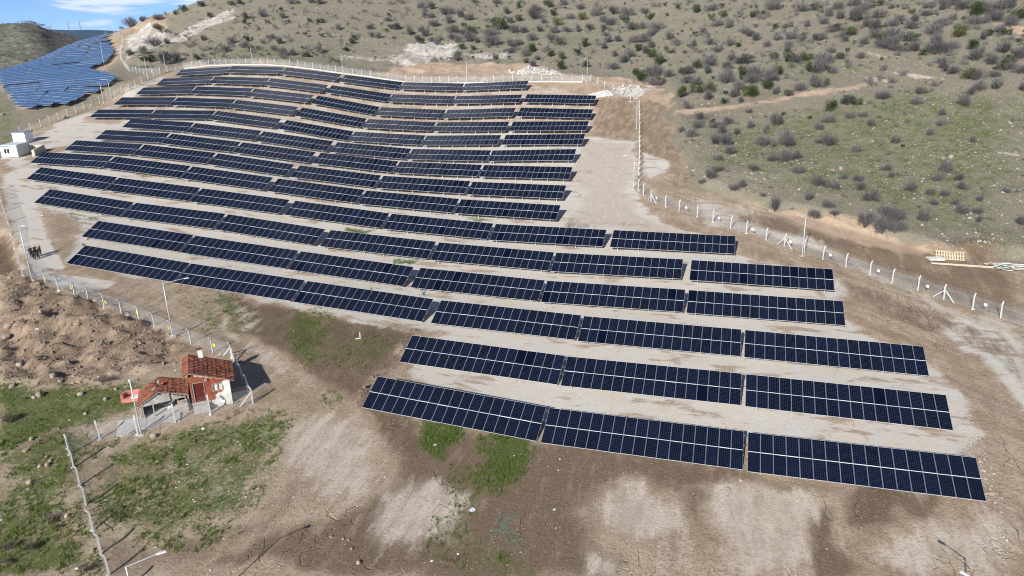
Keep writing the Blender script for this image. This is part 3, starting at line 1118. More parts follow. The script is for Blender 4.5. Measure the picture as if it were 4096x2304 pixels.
  (-26.4,265.9,4.01,'g'),
  (-28.7,271.4,3.34,'g'),
  (-32.1,268.2,3.68,'g'),
  (-34.8,269.5,1.85,'g'),
  (-52.5,270.1,1.48,'g'),
  (-59.7,266.7,2.56,'g'),
  (-68.1,272.3,2.23,'g'),
  (-74.7,265.6,2.55,'g'),
  (-80.7,277.5,2.65,'g'),
  (-79.3,263.7,2.89,'g'),
  (-75.1,259.9,3.57,'g'),
  (-74.5,252.1,3.12,'g'),
  (-69.3,243.1,3.69,'g'),
  (-66.2,242.6,3.35,'g'),
  (-81.2,251.2,2.77,'g'),
  (-59,247.3,3.75,'g'),
  (-60.9,256.9,2.47,'g'),
  (-54.4,259.9,2.14,'g'),
  (-50.3,258.9,2.85,'e'),
  (-50.5,264,2.9,'g'),
  (-42.8,264,2.9,'g'),
  (-44.8,265.4,1.82,'e'),
  (-39.1,257,2.12,'g'),
  (-29.3,262.5,3.6,'g'),
  (-27.5,258,2.13,'e'),
  (-24.1,260.4,3.22,'g'),
  (-21.7,256.8,2.83,'g'),
  (-17,261.5,4.31,'g'),
  (-15,256.1,2.82,'g'),
  (-11.8,257,4.95,'g'),
  (-8.9,255.1,4.21,'g'),
  (-4,251.2,6.57,'g'),
  (2.1,242.9,3.02,'g'),
  (-13.7,249.9,2.41,'e'),
  (-9.8,248,2.05,'e'),
  (-14.2,238.8,4.3,'g'),
  (-14.8,243.4,2.02,'e'),
  (-2.6,235.1,2.28,'e'),
  (-2.6,229.6,1.91,'g'),
  (1.6,234.7,1.95,'g'),
  (-69.7,283.4,1.93,'e'),
  (-66.6,283,1.93,'e'),
  (-64.9,283,1.93,'e'),
  (-77.7,294,2.39,'g'),
  (-85,291.4,2.38,'g'),
  (-69,294.8,1.6,'g'),
  (-65.9,295.1,1.6,'g'),
  (-86,286.2,2.34,'g'),
  (-72.5,278.2,2.28,'g'),
  (-74,244.2,1.35,'g'),
  (-108.1,315.1,2.98,'e'),
  (-104.9,316,2.99,'e'),
  (-121.1,319,3.02,'e'),
  (-128.8,318.1,3.01,'e'),
  (-131.1,316,2.14,'e'),
  (-112.6,303.6,2.47,'e'),
  (-135.3,306.8,3.34,'e'),
  (-129.7,297.4,2.84,'e'),
  (-124.5,278.3,6.49,'g'),
  (-117.6,272.3,4.11,'g'),
  (-122.5,263.2,3.26,'g'),
  (-126,261.1,3.24,'g'),
  (-132.9,293.7,2.01,'g'),
  (-106.3,277.2,2.66,'e'),
  (-115.2,252.3,3.83,'e'),
  (-109.1,248.5,6.18,'g'),
  (-107.9,254,4.91,'g'),
  (-118.3,254.6,2.81,'e'),
  (-106.5,259.8,2.86,'g'),
  (-93.3,243.9,3.04,'g'),
  (-99.6,251.8,2.78,'e'),
  (-97.5,266.3,2.56,'g'),
  (-93.1,267,3.3,'g'),
  (-92.2,257.1,3.54,'g'),
  (-86.7,259.2,3.56,'g'),
  (-82.6,252.6,2.78,'g'),
  (-87.9,266.9,2.2,'e'),
  (-93.6,285.8,3.11,'g'),
  (-100,300.4,2.04,'g'),
  (-96.5,295.4,4.41,'g'),
  (-93.1,295.2,2.41,'g'),
  (-79.5,266.3,3.28,'g'),
  (-90.3,274.3,2.25,'g'),
  (-98.8,284.2,2.33,'g'),
  (-85.5,284.5,1.94,'g'),
  (-88.8,282.3,2.31,'g'),
  (-146.1,319.8,3.91,'g'),
  (-137.7,314.7,5.55,'g'),
  (-153.2,324,6.61,'g'),
  (-154.7,319.3,3.48,'g'),
  (-135.8,318.7,3.02,'g'),
  (36.5,129.8,1.89,'g'),
  (34.9,128.4,2.06,'g'),
  (35.3,127.3,1.86,'m'),
  (37.5,130,1.7,'g'),
  (38.6,129,1.13,'g'),
  (33.3,132.6,1.16,'g'),
  (33.8,127.8,1.5,'g'),
  (38.4,135.5,1.77,'g'),
  (37.8,122.2,2.33,'g'),
  (39.1,122.4,2.33,'g'),
  (47.3,133.3,1.74,'g'),
  (37.3,144.6,0.62,'g'),
  (-36.2,49,1.08,'b'),
  (-35.4,48.2,0.66,'b'),
  (-37.8,46.1,1.03,'b'),
  (-36.1,46.1,1.19,'b'),
  (-37.1,44.7,0.85,'b'),
  (-31,44,1.23,'b'),
  (-47.4,62,1.8,'b'),
  (-42.1,68.9,1.42,'b'),
]
BOULDERS = [
  (-58.47,80.33,0.99),
  (-58.03,78.81,0.98),
  (-52.58,72.34,0.68),
  (-47.38,69.49,0.66),
  (-45.58,69.99,0.5),
  (-50.74,68,0.65),
  (-47.07,66.32,0.85),
  (-47.44,66.05,0.53),
  (-43.22,66.6,0.58),
  (-40.16,67.59,0.38),
  (-46.2,83.4,0.64),
  (-51.97,87.31,0.67),
  (-46.57,69.22,0.49),
  (-43.78,69.36,0.44),
  (-41,63.29,0.36),
  (-40.28,65.76,0.47),
  (-47.56,72.65,0.34),
  (-36.42,72.88,0.34),
  (-42.23,60.89,0.3),
  (-41.5,76.22,0.53),
  (-44.52,68.88,0.44),
  (-55.59,82.1,0.5),
  (-43.81,59.31,0.58),
  (-40.6,53.42,0.53),
  (-41.01,56.78,0.37),
  (-40.36,55.69,0.55),
  (-40.89,55.49,0.41),
  (-40.42,56.22,0.32),
  (-32.99,59.62,0.73),
  (-31.59,45.92,0.36),
  (-35.39,49.44,0.42),
  (-43.36,57.63,0.47),
  (-14.31,47.23,0.24),
  (-13.37,47,0.2),
  (-7.16,54.12,0.23),
  (-12.91,46.88,0.24),
  (-12.53,45.95,0.28),
  (-11.78,44.6,0.43),
  (18.2,52.11,0.31),
  (3.69,56.27,0.21),
  (18.78,51.16,0.19),
  (12.25,128.19,0.66),
  (22.86,128.07,0.75),
  (-64.08,107.44,0.56),
  (-64.73,109.94,0.49),
  (57.33,126.67,0.92),
  (33.26,137.15,0.9),
  (33.75,133.83,0.97),
  (33.72,159.78,0.57),
  (36.62,48.8,0.46),
  (76.09,126.59,0.92),
  (74.65,126.29,0.73),
  (52.48,111.33,0.66),
  (-113.46,194.53,1.24),
  (-131.29,198.25,1.12),
  (52.89,102.9,0.92),
]
LITTER = [
  (-28.99,60.84,0.44),
  (-30.66,58.05,0.43),
  (-25.11,59.01,0.24),
  (-24.8,58.5,0.24),
  (-26.81,57.59,0.28),
  (-26.62,56.54,0.19),
  (-26.43,55.73,0.17),
  (-28.39,55.71,0.37),
  (-26.74,54.96,0.23),
  (-27.26,54.52,0.23),
  (-28.24,53.47,0.22),
  (-27.85,53.61,0.13),
  (-28.23,52.78,0.22),
  (-26.09,53.53,0.16),
  (-28.33,52.16,0.16),
  (-27.42,51.51,0.16),
  (-26.28,51.34,0.22),
  (-26.09,51.07,0.21),
  (-25.98,52.53,0.16),
  (-26.66,52.93,0.13),
  (-31.17,52.31,0.22),
  (-30.29,50.47,0.24),
  (-33.17,51.23,0.43),
  (-21.52,52.65,0.19),
  (-23.11,52.26,0.16),
  (-22.15,51.72,0.22),
  (-22.68,50.16,0.21),
  (-23.73,52.3,0.18),
  (-33.65,56.6,0.23),
  (-27.16,46.23,0.22),
  (-22.3,44.03,0.21),
  (-27.28,45.14,0.17),
  (-22.39,47.1,0.23),
  (-40.27,52.63,0.35),
  (-40.1,51.53,0.22),
  (-31.92,44.2,0.35),
  (-31.41,44.31,0.31),
  (-40.36,49.19,0.37),
  (-19.74,50.68,0.17),
  (-34.53,57.21,0.26),
  (-24.17,58.76,0.19),
  (-27.78,56.9,0.17),
  (-42.38,54.26,0.16),
  (-31.16,56.1,0.32),
  (-7.4,58.7,0.58),
  (-3.76,50.1,0.77),
  (-4.61,45.4,0.32),
  (-22.36,58.54,0.19),
  (-22.67,55.64,0.17),
  (-18.93,57.2,0.17),
  (-18.32,51.69,0.16),
  (-21.5,52.65,0.18),
  (-11.27,54.2,0.23),
  (-12.96,50.57,0.19),
  (-6.48,44.75,0.31),
  (2.8,49.92,0.42),
  (7.99,49.39,0.15),
  (3.45,54.81,0.23),
  (-0.31,57.09,0.19),
  (4.44,61.01,0.18),
  (-28.96,60.89,0.49),
  (-42.01,62.33,0.28),
  (-43.04,69.8,0.31),
  (-35.74,71.37,0.32),
  (-32.29,74.82,0.33),
  (-44.54,66.7,0.21),
  (-54.73,79.57,0.74),
  (-55.49,93.83,0.43),
  (-77.25,120.27,0.88),
  (-58.45,121.19,0.45),
  (52.68,103.29,0.39),
  (54.1,107.13,0.29),
  (23.2,144.95,0.25),
  (43.94,81.88,0.25),
  (116.92,186.91,0.31),
]
FIELD2 = [
  (-125.1,199.9),
  (-131.7,206.1),
  (-151.2,232.6),
  (-164.6,252.1),
  (-180.7,276.7),
  (-181.6,274.2),
  (-181.6,274.2),
  (-179.7,275),
  (-182.5,295.9),
  (-182.6,309.6),
  (-180.6,320),
  (-175,321),
  (-169.3,320.8),
  (-159.7,318.6),
  (-160.2,311.9),
  (-155.1,307.4),
  (-150.9,299.3),
  (-137.1,271.2),
  (-134.1,261.3),
  (-135.9,256.6),
  (-135.2,248.9),
  (-123.4,235.8),
  (-112.5,220.9),
  (-110,216.1),
  (-111.2,213.8),
  (-115,211.5),
  (-116.9,209.2),
  (-116.3,205.6),
]
DISTANT_RIDGE = [
  (-0.625,62.8),
  (-0.568,64.2),
  (-0.554,65.5),
  (-0.543,65.7),
  (-0.531,63.1),
  (-0.527,60.3),
  (-0.52,57.6),
  (-0.508,54.1),
  (-0.494,50.6),
  (-0.484,49.3),
  (-0.47,44.1),
  (-0.448,37.9),
  (-0.402,29.7),
]
MASTS = [
  (-4440,7714,123,'leftmost'),
  (-4308,7788,139,'second from left'),
  (-4217,7837,146,'third from left'),
]
KEEP_CLEAR = [
  ((-36,224.3),(-31.6,236.5),(-14.6,238.1),(8.2,227),(9.9,213.9),(1.1,215.5),(-19.7,223.3)),
  ((37.5,170.7),(51.2,168.5),(62.2,164.9),(74,164.4),(79.2,166.6),(79.8,163.1),(67.8,159.6),(53.6,162),(38,161.1)),
]
SPOIL_ZONES = [
  ((-69.6,96.7),(-66.9,95.7),(-58.3,91.7),(-48.6,86.2),(-40.4,80.6),(-36.6,77.5),(-35.8,73.6),(-39.5,71.3),(-46.4,68.7),(-52.3,68.5)),
]
BERM_ZONES = [
  ((-10.8,80.3),(-11.8,76.9),(-13,71.5),(-14.4,68),(-14.8,64.7),(-15.7,64.4),(-15.6,67.2),(-14.5,71.5),(-13.1,76.9),(-12,80.9)),
]
RUBBLE_ZONES = [
  (((0,217.9),(3.4,222),(9.1,221.1),(14.5,215.7),(16.3,210.6),(3.3,214.4)),'white broken rock heap behind the fence at the right end of the kerb'),
  (((20.6,190),(25.9,192.2),(26.8,188.2),(22.3,187.3)),'white rocks at the foot of the rear right fence posts'),
  (((27.1,193.9),(33.8,197.2),(35,189.5),(31.6,184.2),(28.4,188.6)),'white limestone rubble at the bend of the rear right fence'),
]
STONY_ZONES = [
  ((41.1,62.2),(41.2,59.5),(39.8,54.9),(37,47.6),(34.7,42.6),(33.9,42.6),(35.8,47.7),(37.9,54.4)),
  ((24.1,129.9),(28.3,123.2),(33.6,106.6),(39.4,98.1),(47.8,82.2),(50.6,74.9),(49.3,74.2),(44.3,84.9),(34.8,101),(26.3,120)),
]
MOUNTAIN_TOP = 282
# ---------------------------------------------------------------- helpers
def tag(o, label=None, cat=None, group=None, kind=None):
    if label: o['label'] = label
    if cat: o['category'] = cat
    if group: o['group'] = group
    if kind: o['kind'] = kind
    return o

def add(name, mesh, mat=None, parent=None):
    o = bpy.data.objects.new(name, mesh); col.objects.link(o)
    if mat is not None and mesh is not None and not mesh.materials: mesh.materials.append(mat)
    if parent is not None: o.parent = parent
    return o

def empty(name, loc, rz=0.0):
    o = bpy.data.objects.new(name, None); col.objects.link(o); o.location = loc; o.rotation_euler = (0, 0, rz)
    o.empty_display_size = 0.3
    return o

def mesh_np(name, V, F, smooth=False, mats=(), fmat=None):
    """V (n,3), F list of equal-length index rows or list of arrays"""
    me = bpy.data.meshes.new(name)
    V = np.asarray(V, np.float32)
    if isinstance(F, np.ndarray):
        k = F.shape[1]; nf = len(F)
        me.vertices.add(len(V)); me.vertices.foreach_set('co', V.ravel())
        me.loops.add(nf * k); me.loops.foreach_set('vertex_index', F.astype(np.int32).ravel())
        me.polygons.add(nf); me.polygons.foreach_set('loop_start', np.arange(0, nf * k, k, dtype=np.int32))
        me.update(calc_edges=True)
    else:
        me.from_pydata(V.tolist(), [], [list(f) for f in F])
    for m in mats: me.materials.append(m)
    if fmat is not None: me.polygons.foreach_set('material_index', np.asarray(fmat, np.int32))
    if smooth: me.polygons.foreach_set('use_smooth', np.ones(len(me.polygons), bool))
    me.update()
    return me

class MB:
    """collects simple solids into one mesh"""
    def __init__(self): self.v = []; self.f = []; self.m = []
    def quadbox(self, corners8, mi=0):
        b = len(self.v); self.v += [tuple(c) for c in corners8]
        for f in ((0, 3, 2, 1), (4, 5, 6, 7), (0, 1, 5, 4), (1, 2, 6, 5), (2, 3, 7, 6), (3, 0, 4, 7)):
            self.f.append(tuple(b + i for i in f)); self.m.append(mi)
        return self
    def box(self, x0, x1, y0, y1, z0, z1, mi=0):
        return self.quadbox([(x0, y0, z0), (x1, y0, z0), (x1, y1, z0), (x0, y1, z0), (x0, y0, z1), (x1, y0, z1), (x1, y1, z1), (x0, y1, z1)], mi)
    def bar(self, a, b, w, h=None, mi=0, up=(0, 0, 1)):
        a = Vector(a); b = Vector(b); d = (b - a).normalized(); up = Vector(up)
        if abs(d.dot(up)) > 0.95: up = Vector((1, 0, 0))
        s = d.cross(up).normalized(); t = s.cross(d).normalized(); h = h or w
        c = []
        for p in (a, b):
            for i, j in ((-1, -1), (1, -1), (1, 1), (-1, 1)): c.append(p + s * (i * w / 2) + t * (j * h / 2))
        return self.quadbox(c, mi)
    def tube(self, pts, radii, n=8, mi=0, cap=True):
        pts = [Vector(p) for p in pts]; rings = []
        for i, p in enumerate(pts):
            d = (pts[min(i + 1, len(pts) - 1)] - pts[max(i - 1, 0)]).normalized()
            up = Vector((0, 0, 1)) if abs(d.z) < 0.9 else Vector((0, 1, 0))
            s = d.cross(up).normalized(); t = s.cross(d)
            r = radii[i] if hasattr(radii, '__len__') else radii
            b = len(self.v)
            for k in range(n):
                a = 2 * math.pi * k / n; self.v.append(tuple(p + s * (r * math.cos(a)) + t * (r * math.sin(a))))
            rings.append(b)
        for a, b in zip(rings, rings[1:]):
            for k in range(n):
                self.f.append((a + k, a + (k + 1) % n, b + (k + 1) % n, b + k)); self.m.append(mi)
        if cap:
            self.f.append(tuple(rings[0] + k for k in range(n))[::-1]); self.m.append(mi)
            self.f.append(tuple(rings[-1] + k for k in range(n))); self.m.append(mi)
        return self
    def poly(self, pts, mi=0):
        b = len(self.v); self.v += [tuple(p) for p in pts]; self.f.append(tuple(range(b, b + len(pts)))); self.m.append(mi); return self
    def mesh(self, name, *mats, smooth=False):
        me = bpy.data.meshes.new(name); me.from_pydata(self.v, [], self.f)
        for m in mats: me.materials.append(m)
        me.polygons.foreach_set('material_index', self.m)
        if smooth: me.polygons.foreach_set('use_smooth', [True] * len(self.f))
        me.update(); return me

class NT:
    """shorthand for node trees"""
    def __init__(self, name):
        self.mat = bpy.data.materials.new(name); self.mat.use_nodes = True; self.t = self.mat.node_tree; self.t.nodes.clear()
        self.out = self.n('ShaderNodeOutputMaterial'); self.b = self.n('ShaderNodeBsdfPrincipled'); self.l(self.b.outputs[0], self.out.inputs[0])
    def n(self, t, **kw):
        x = self.t.nodes.new(t)
        for k, v in kw.items(): setattr(x, k, v)
        return x
    def l(self, a, b): self.t.links.new(a, b)
    def set(self, sock, v):
        if hasattr(v, 'is_output') or isinstance(v, bpy.types.NodeSocket): self.l(v, sock)
        else: sock.default_value = v
    def math(self, op, a, b=None, c=None, clamp=False):
        x = self.n('ShaderNodeMath', operation=op); x.use_clamp = clamp
        self.set(x.inputs[0], a)
        if b is not None: self.set(x.inputs[1], b)
        if c is not None: self.set(x.inputs[2], c)
        return x.outputs[0]
    def noise(self, scale, detail=4, rough=0.55, vec=None, dist=0.0):
        x = self.n('ShaderNodeTexNoise'); x.inputs['Scale'].default_value = scale; x.inputs['Detail'].default_value = detail; x.inputs['Roughness'].default_value = rough; x.inputs['Distortion'].default_value = dist
        if vec is not None: self.l(vec, x.inputs['Vector'])
        return x.outputs[0]
    def vor(self, scale, vec=None, feature='F1', out='Distance'):
        x = self.n('ShaderNodeTexVoronoi', feature=feature); x.inputs['Scale'].default_value = scale
        if vec is not None: self.l(vec, x.inputs['Vector'])
        return x.outputs[out]
    def step(self, v, a, b, lo=0.0, hi=1.0):
        x = self.n('ShaderNodeMapRange', interpolation_type='SMOOTHSTEP'); self.set(x.inputs['Value'], v)
        x.inputs['From Min'].default_value = a; x.inputs['From Max'].default_value = b; x.inputs['To Min'].default_value = lo; x.inputs['To Max'].default_value = hi
        return x.outputs[0]
    def mix(self, f, a, b, blend='MIX'):
        x = self.n('ShaderNodeMix', data_type='RGBA', blend_type=blend); self.set(x.inputs['Factor'], f)
        for k, v in (('A', a), ('B', b)):
            s = x.inputs[6 if k == 'A' else 7]
            if isinstance(v, tuple): s.default_value = v if len(v) == 4 else (*v, 1)
            else: self.l(v, s)
        return x.outputs[2]
    def pos(self): return self.n('ShaderNodeNewGeometry').outputs['Position']
    def obj(self): return self.n('ShaderNodeTexCoord').outputs['Object']
    def bump(self, h, strength=0.5, dist=0.05):
        x = self.n('ShaderNodeBump'); x.inputs['Strength'].default_value = strength; x.inputs['Distance'].default_value = dist
        self.l(h, x.inputs['Height']); self.l(x.outputs[0], self.b.inputs['Normal'])
    def done(self, color=None, rough=0.9, metal=0.0, spec=0.3):
        if color is not None:
            if isinstance(color, tuple): self.b.inputs['Base Color'].default_value = (*color, 1)
            else: self.l(color, self.b.inputs['Base Color'])
        self.set(self.b.inputs['Roughness'], rough); self.b.inputs['Metallic'].default_value = metal
        self.b.inputs['Specular IOR Level'].default_value = spec
        return self.mat

def simple(name, c, rough=0.8, metal=0.0, var=0.25, scale=6.0, spec=0.3, rand=0.0):
    """plain material with grain and a little wear"""
    t = NT(name); v = t.obj()
    n = t.noise(scale, 6, 0.6, v); n2 = t.noise(scale * 0.23, 3, 0.5, v)
    f = t.math('ADD', t.math('MULTIPLY', n, 0.6), t.math('MULTIPLY', n2, 0.4))
    lo = tuple(x * (1 - var) for x in c); hi = tuple(min(1, x * (1 + var)) for x in c)
    cc = t.mix(t.step(f, 0.3, 0.7), lo, hi)
    if rand:
        r = t.n('ShaderNodeObjectInfo').outputs['Random']
        k = t.math('MULTIPLY_ADD', r, 2 * rand, 1 - rand)
        cmb = t.n('ShaderNodeCombineColor'); [t.l(k, cmb.inputs[i]) for i in range(3)]
        cc = t.mix(1.0, cc, cmb.outputs[0], 'MULTIPLY')
    t.bump(n, 0.25, 0.01)
    return t.done(cc, rough, metal, spec)

# ---------------------------------------------------------------- terrain
def vnoise(x, y, seed=0):
    """smooth value noise, 0..1"""
    xi = np.floor(x).astype(np.int64); yi = np.floor(y).astype(np.int64)
    fx = x - xi; fy = y - yi
    fx = fx * fx * fx * (fx * (fx * 6 - 15) + 10); fy = fy * fy * fy * (fy * (fy * 6 - 15) + 10)
    def h(a, b):
        n = (a * 374761393 + b * 668265263 + seed * 974711) & 0xffffffff
        n = ((n ^ (n >> 13)) * 1274126177) & 0xffffffff
        return ((n ^ (n >> 16)) & 0xffff) / 65535.0
    return (h(xi, yi) * (1 - fx) + h(xi + 1, yi) * fx) * (1 - fy) + (h(xi, yi + 1) * (1 - fx) + h(xi + 1, yi + 1) * fx) * fy

def fbm(x, y, seed=0, octaves=4):
    s = 0.0; a = 0.5
    for o in range(octaves):
        s = s + a * (vnoise(x, y, seed + o * 17) - 0.5); x = x * 2.03 + 11.7; y = y * 2.03 - 7.3; a *= 0.5
    return s

def sstep(e0, e1, v):
    t = np.clip((v - e0) / (e1 - e0), 0, 1)
    return t * t * (3 - 2 * t)

class Spline:                                   # thin plate spline through surveyed ground points
    def __init__(self, P, lam=1e-3):
        P = np.asarray(P, float); self.q = P[:, :2] / 100; n = len(P)
        A = np.zeros((n + 3, n + 3)); A[:n, :n] = self.k(self.q) + lam * np.eye(n)
        Q = np.c_[np.ones(n), self.q]; A[:n, n:] = Q; A[n:, :n] = Q.T
        self.w = np.linalg.solve(A, np.r_[P[:, 2], 0, 0, 0])
    def k(self, c):
        r2 = (c[:, :1] - self.q[None, :, 0]) ** 2 + (c[:, 1:2] - self.q[None, :, 1]) ** 2
        return 0.5 * r2 * np.log(r2 + 1e-12)
    def __call__(self, x, y):
        c = np.c_[np.ravel(x), np.ravel(y)] / 100; out = np.empty(len(c))
        for i in range(0, len(c), 8000):
            d = c[i:i + 8000]; out[i:i + 8000] = self.k(d) @ self.w[:-3] + self.w[-3] + d @ self.w[-2:]
        return out.reshape(np.shape(x))

def poly_sd(x, y, poly):
    """signed distance to a polygon, positive inside"""
    p = np.asarray(poly, float); n = len(p)
    d = np.full(x.shape, 1e9); inside = np.zeros(x.shape, bool)
    for i in range(n):
        ax, ay = p[i]; bx, by = p[(i + 1) % n]
        ex, ey = bx - ax, by - ay
        t = np.clip(((x - ax) * ex + (y - ay) * ey) / (ex * ex + ey * ey + 1e-9), 0, 1)
        d = np.minimum(d, (x - ax - t * ex) ** 2 + (y - ay - t * ey) ** 2)
        c = (ay > y) != (by > y)
        with np.errstate(divide='ignore', invalid='ignore'):
            inside ^= c & (x < ex * (y - ay) / (ey if ey else 1e-9) + ax)
    return np.where(inside, 1, -1) * np.sqrt(d)

def zone_mask(x, y, poly, feather):
    """0..1 inside a polygon with a soft edge, zero (and cheap) far away"""
    p = np.asarray(poly, float); f = feather
    out = np.zeros(x.shape)
    m = (x > p[:, 0].min() - f) & (x < p[:, 0].max() + f) & (y > p[:, 1].min() - f) & (y < p[:, 1].max() + f)
    if m.any():
        out[m] = sstep(-f, f, poly_sd(x[m], y[m], p))
    return out

SPL = Spline(GROUND_POINTS)
FAR = 520.0
def ground(x, y):
    x = np.atleast_1d(np.asarray(x, float)); y = np.atleast_1d(np.asarray(y, float))
    r = np.hypot(x, y); k = np.minimum(1, FAR / np.maximum(r, 1))
    z = SPL(x * k, y * k)
    z = np.clip(z, -14, 95)
    z = np.where(r > FAR, z + (-14 - z) * sstep(FAR, FAR + 400, r), z)          # far off the land drops into the valley
    z = z + 0.10 * fbm(x / 7, y / 7, 3) + 0.05 * fbm(x / 1.6, y / 1.6, 5)
    hm = np.zeros(x.shape); 
    for poly in HILL_ZONES: hm = np.maximum(hm, zone_mask(x, y, poly, 5))
    z = z + hm * (1.6 * fbm(x / 22, y / 22, 31) + 0.5 * fbm(x / 5, y / 5, 37))
    for poly, amp, sc, f in RELIEF:
        m = zone_mask(x, y, poly, f)
        if m.any():
            z = z + m * amp * (fbm(x / sc, y / sc, 41, 5) * 1.6)
    for poly, h, f in STEPS:                     # cut banks, heaps and pits
        z = z + h * zone_mask(x, y, poly, f)
    return z

def gz(x, y): return float(ground(x, y)[0])

# ---------------------------------------------------------------- ground sheet
def lines(*segs):
    out = []
    for a, b, s in segs:
        n = max(1, int(round(abs(b - a) / s))); out += list(np.linspace(a, b, n, endpoint=False))
    out.append(segs[-1][1]); return np.array(out)
def geo(a, b, n): return list(a + (b - a) * (np.linspace(0, 1, n + 1)[1:] ** 2.2))
gx = lines((-260, -130, 2.2), (-130, -72, 1.0), (-72, 64, 0.42), (64, 140, 0.9), (140, 260, 2.0))
gx = np.array(sorted(geo(-260, -4000, 22)) + list(gx) + geo(260, 4000, 22))
gy = lines((-60, 34, 4), (34, 128, 0.42), (128, 250, 0.75), (250, 380, 1.3), (380, 560, 3.0))
gy = np.array(sorted(geo(-60, -1500, 10)) + list(gy) + geo(560, 9000, 24))
GX, GY = np.meshgrid(gx, gy)
GZ = ground(GX, GY)
nx, ny = len(gx), len(gy)
idx = np.arange(nx * ny).reshape(ny, nx)
quads = np.stack([idx[:-1, :-1], idx[:-1, 1:], idx[1:, 1:], idx[1:, :-1]], -1).reshape(-1, 4)
zones = np.zeros((nx * ny, 8), np.float32)
fx, fy = GX.ravel(), GY.ravel()
w1x, w1y = 3.0 * fbm(fx / 3.0, fy / 3.0, 71), 3.0 * fbm(fx / 3.0, fy / 3.0, 83); w2x, w2y = 7 * fbm(fx / 14, fy / 14, 73, 2), 5 * fbm(fx / 14, fy / 14, 85, 2)
for ch, strength, feather, poly in ZONES:
    k1 = min(1.0, feather / 1.5); k2 = 0.0 if feather < 1.2 else 1.0
    m = zone_mask(fx + k1 * w1x + k2 * w2x, fy + k1 * w1y + k2 * w2y, poly, feather) * strength
    zones[:, ch] = np.maximum(zones[:, ch], m)

t = NT('ground_soil'); P = t.pos()
za = t.n('ShaderNodeAttribute', attribute_name='zone_a'); zb = t.n('ShaderNodeAttribute', attribute_name='zone_b')
sa = t.n('ShaderNodeSeparateColor'); sb = t.n('ShaderNodeSeparateColor'); t.l(za.outputs['Color'], sa.inputs[0]); t.l(zb.outputs['Color'], sb.inputs[0])
chan = [sa.outputs[0], sa.outputs[1], sa.outputs[2], za.outputs['Alpha'], sb.outputs[0], sb.outputs[1], sb.outputs[2], zb.outputs['Alpha']]
def stretched(ang, along, across=1.0):
    """coordinates turned so that noise is drawn out along the heading ang"""
    a = t.n('ShaderNodeVectorRotate', rotation_type='Z_AXIS'); a.inputs['Angle'].default_value = -ang; t.l(P, a.inputs['Vector'])
    b = t.n('ShaderNodeMapping'); b.inputs['Scale'].default_value = (along, across, 1.0); t.l(a.outputs[0], b.inputs['Vector']); return b.outputs[0]
PS = stretched(math.radians(-105), 0.22)          # streaks run downhill
PR_ = stretched(TABLE_YAW, 0.3)                   # blotches lie along the rows
nL = t.noise(0.13, 8, 0.62, P); nM = t.noise(0.5, 8, 0.62, P); nS = t.noise(2.4, 8, 0.68, P); nF = t.noise(11, 5, 0.65, P); nD = t.noise(0.9, 8, 0.6, PS); nR = t.noise(0.55, 8, 0.65, PR_); nG = t.noise(4.5, 6, 0.7, P)
def add3(a, wa, b, wb, c_, wc): return t.math('ADD', t.math('MULTIPLY', a, wa), t.math('ADD', t.math('MULTIPLY', b, wb), t.math('MULTIPLY', c_, wc)))
edge = add3(nL, 0.35, nM, 0.4, nS, 0.25); edge2 = add3(nD, 0.55, nM, 0.25, nS, 0.2); edgeg = add3(nM, 0.3, nS, 0.4, nG, 0.3)
def zmask(ch, nz, k=2.2, w=0.26, bias=0.47):
    return t.step(t.math('ADD', chan[ch], t.math('MULTIPLY', t.math('SUBTRACT', nz, 0.5), k)), bias - w, bias + w)
def two(a, b, nz, lo=0.38, hi=0.62): return t.mix(t.step(nz, lo, hi), a, b)
c = two((0.262, 0.197, 0.134), (0.41, 0.328, 0.242), edge)
c = t.mix(t.step(nD, 0.48, 0.66, 0, 0.65), c, (0.45, 0.38, 0.305))
c = t.mix(t.step(nG, 0.49, 0.62, 0, 0.6), c, (0.175, 0.128, 0.087))
nRd = t.noise(1.0, 7, 0.62, stretched(math.radians(-55), 0.07, 1.2)); spx = t.n('ShaderNodeSeparateXYZ'); t.l(P, spx.inputs[0])
c = t.mix(t.math('MULTIPLY', t.step(nRd, 0.45, 0.62, 0, 0.5), t.step(spx.outputs[0], 15, 32)), c, (0.215, 0.158, 0.112))   # vehicle ruts along the right hand road
hillc = two((0.205, 0.182, 0.125), (0.325, 0.29, 0.222), edgeg)
hillc = t.mix(t.step(edge, 0.44, 0.58, 0, 0.6), hillc, (0.15, 0.142, 0.08))
hillc = t.mix(t.step(nF, 0.5, 0.64, 0, 0.75), hillc, (0.44, 0.41, 0.36))
hillc = t.mix(t.step(nG, 0.5, 0.66, 0, 0.7), hillc, (0.115, 0.102, 0.066)); hillc = t.mix(1.0, hillc, (0.80, 0.80, 0.80), 'MULTIPLY')
c = t.mix(zmask(5, edge, 0.9), c, hillc)
cutc = two((0.33, 0.235, 0.165), (0.45, 0.345, 0.255), edge); cutc = t.mix(t.step(nG, 0.5, 0.7, 0, 0.45), cutc, (0.24, 0.165, 0.11))
c = t.mix(zmask(6, edge), c, cutc)
grav = two((0.41, 0.385, 0.345), (0.54, 0.515, 0.475), nF, 0.34, 0.66); grav = t.mix(t.step(nM, 0.42, 0.66, 0, 0.65), grav, (0.50, 0.43, 0.345))
grav = t.mix(t.step(nR, 0.54, 0.62, 0, 0.85), grav, two((0.24, 0.175, 0.125), (0.36, 0.29, 0.225), nG))
c = t.mix(zmask(0, edge, 1.9), c, grav)
brn = two((0.108, 0.076, 0.050), (0.185, 0.136, 0.094), edge2); brn = t.mix(t.step(nG, 0.5, 0.64, 0, 0.7), brn, (0.225, 0.174, 0.126)); brn = t.mix(t.step(nF, 0.5, 0.64, 0, 0.5), brn, (0.075, 0.052, 0.035))
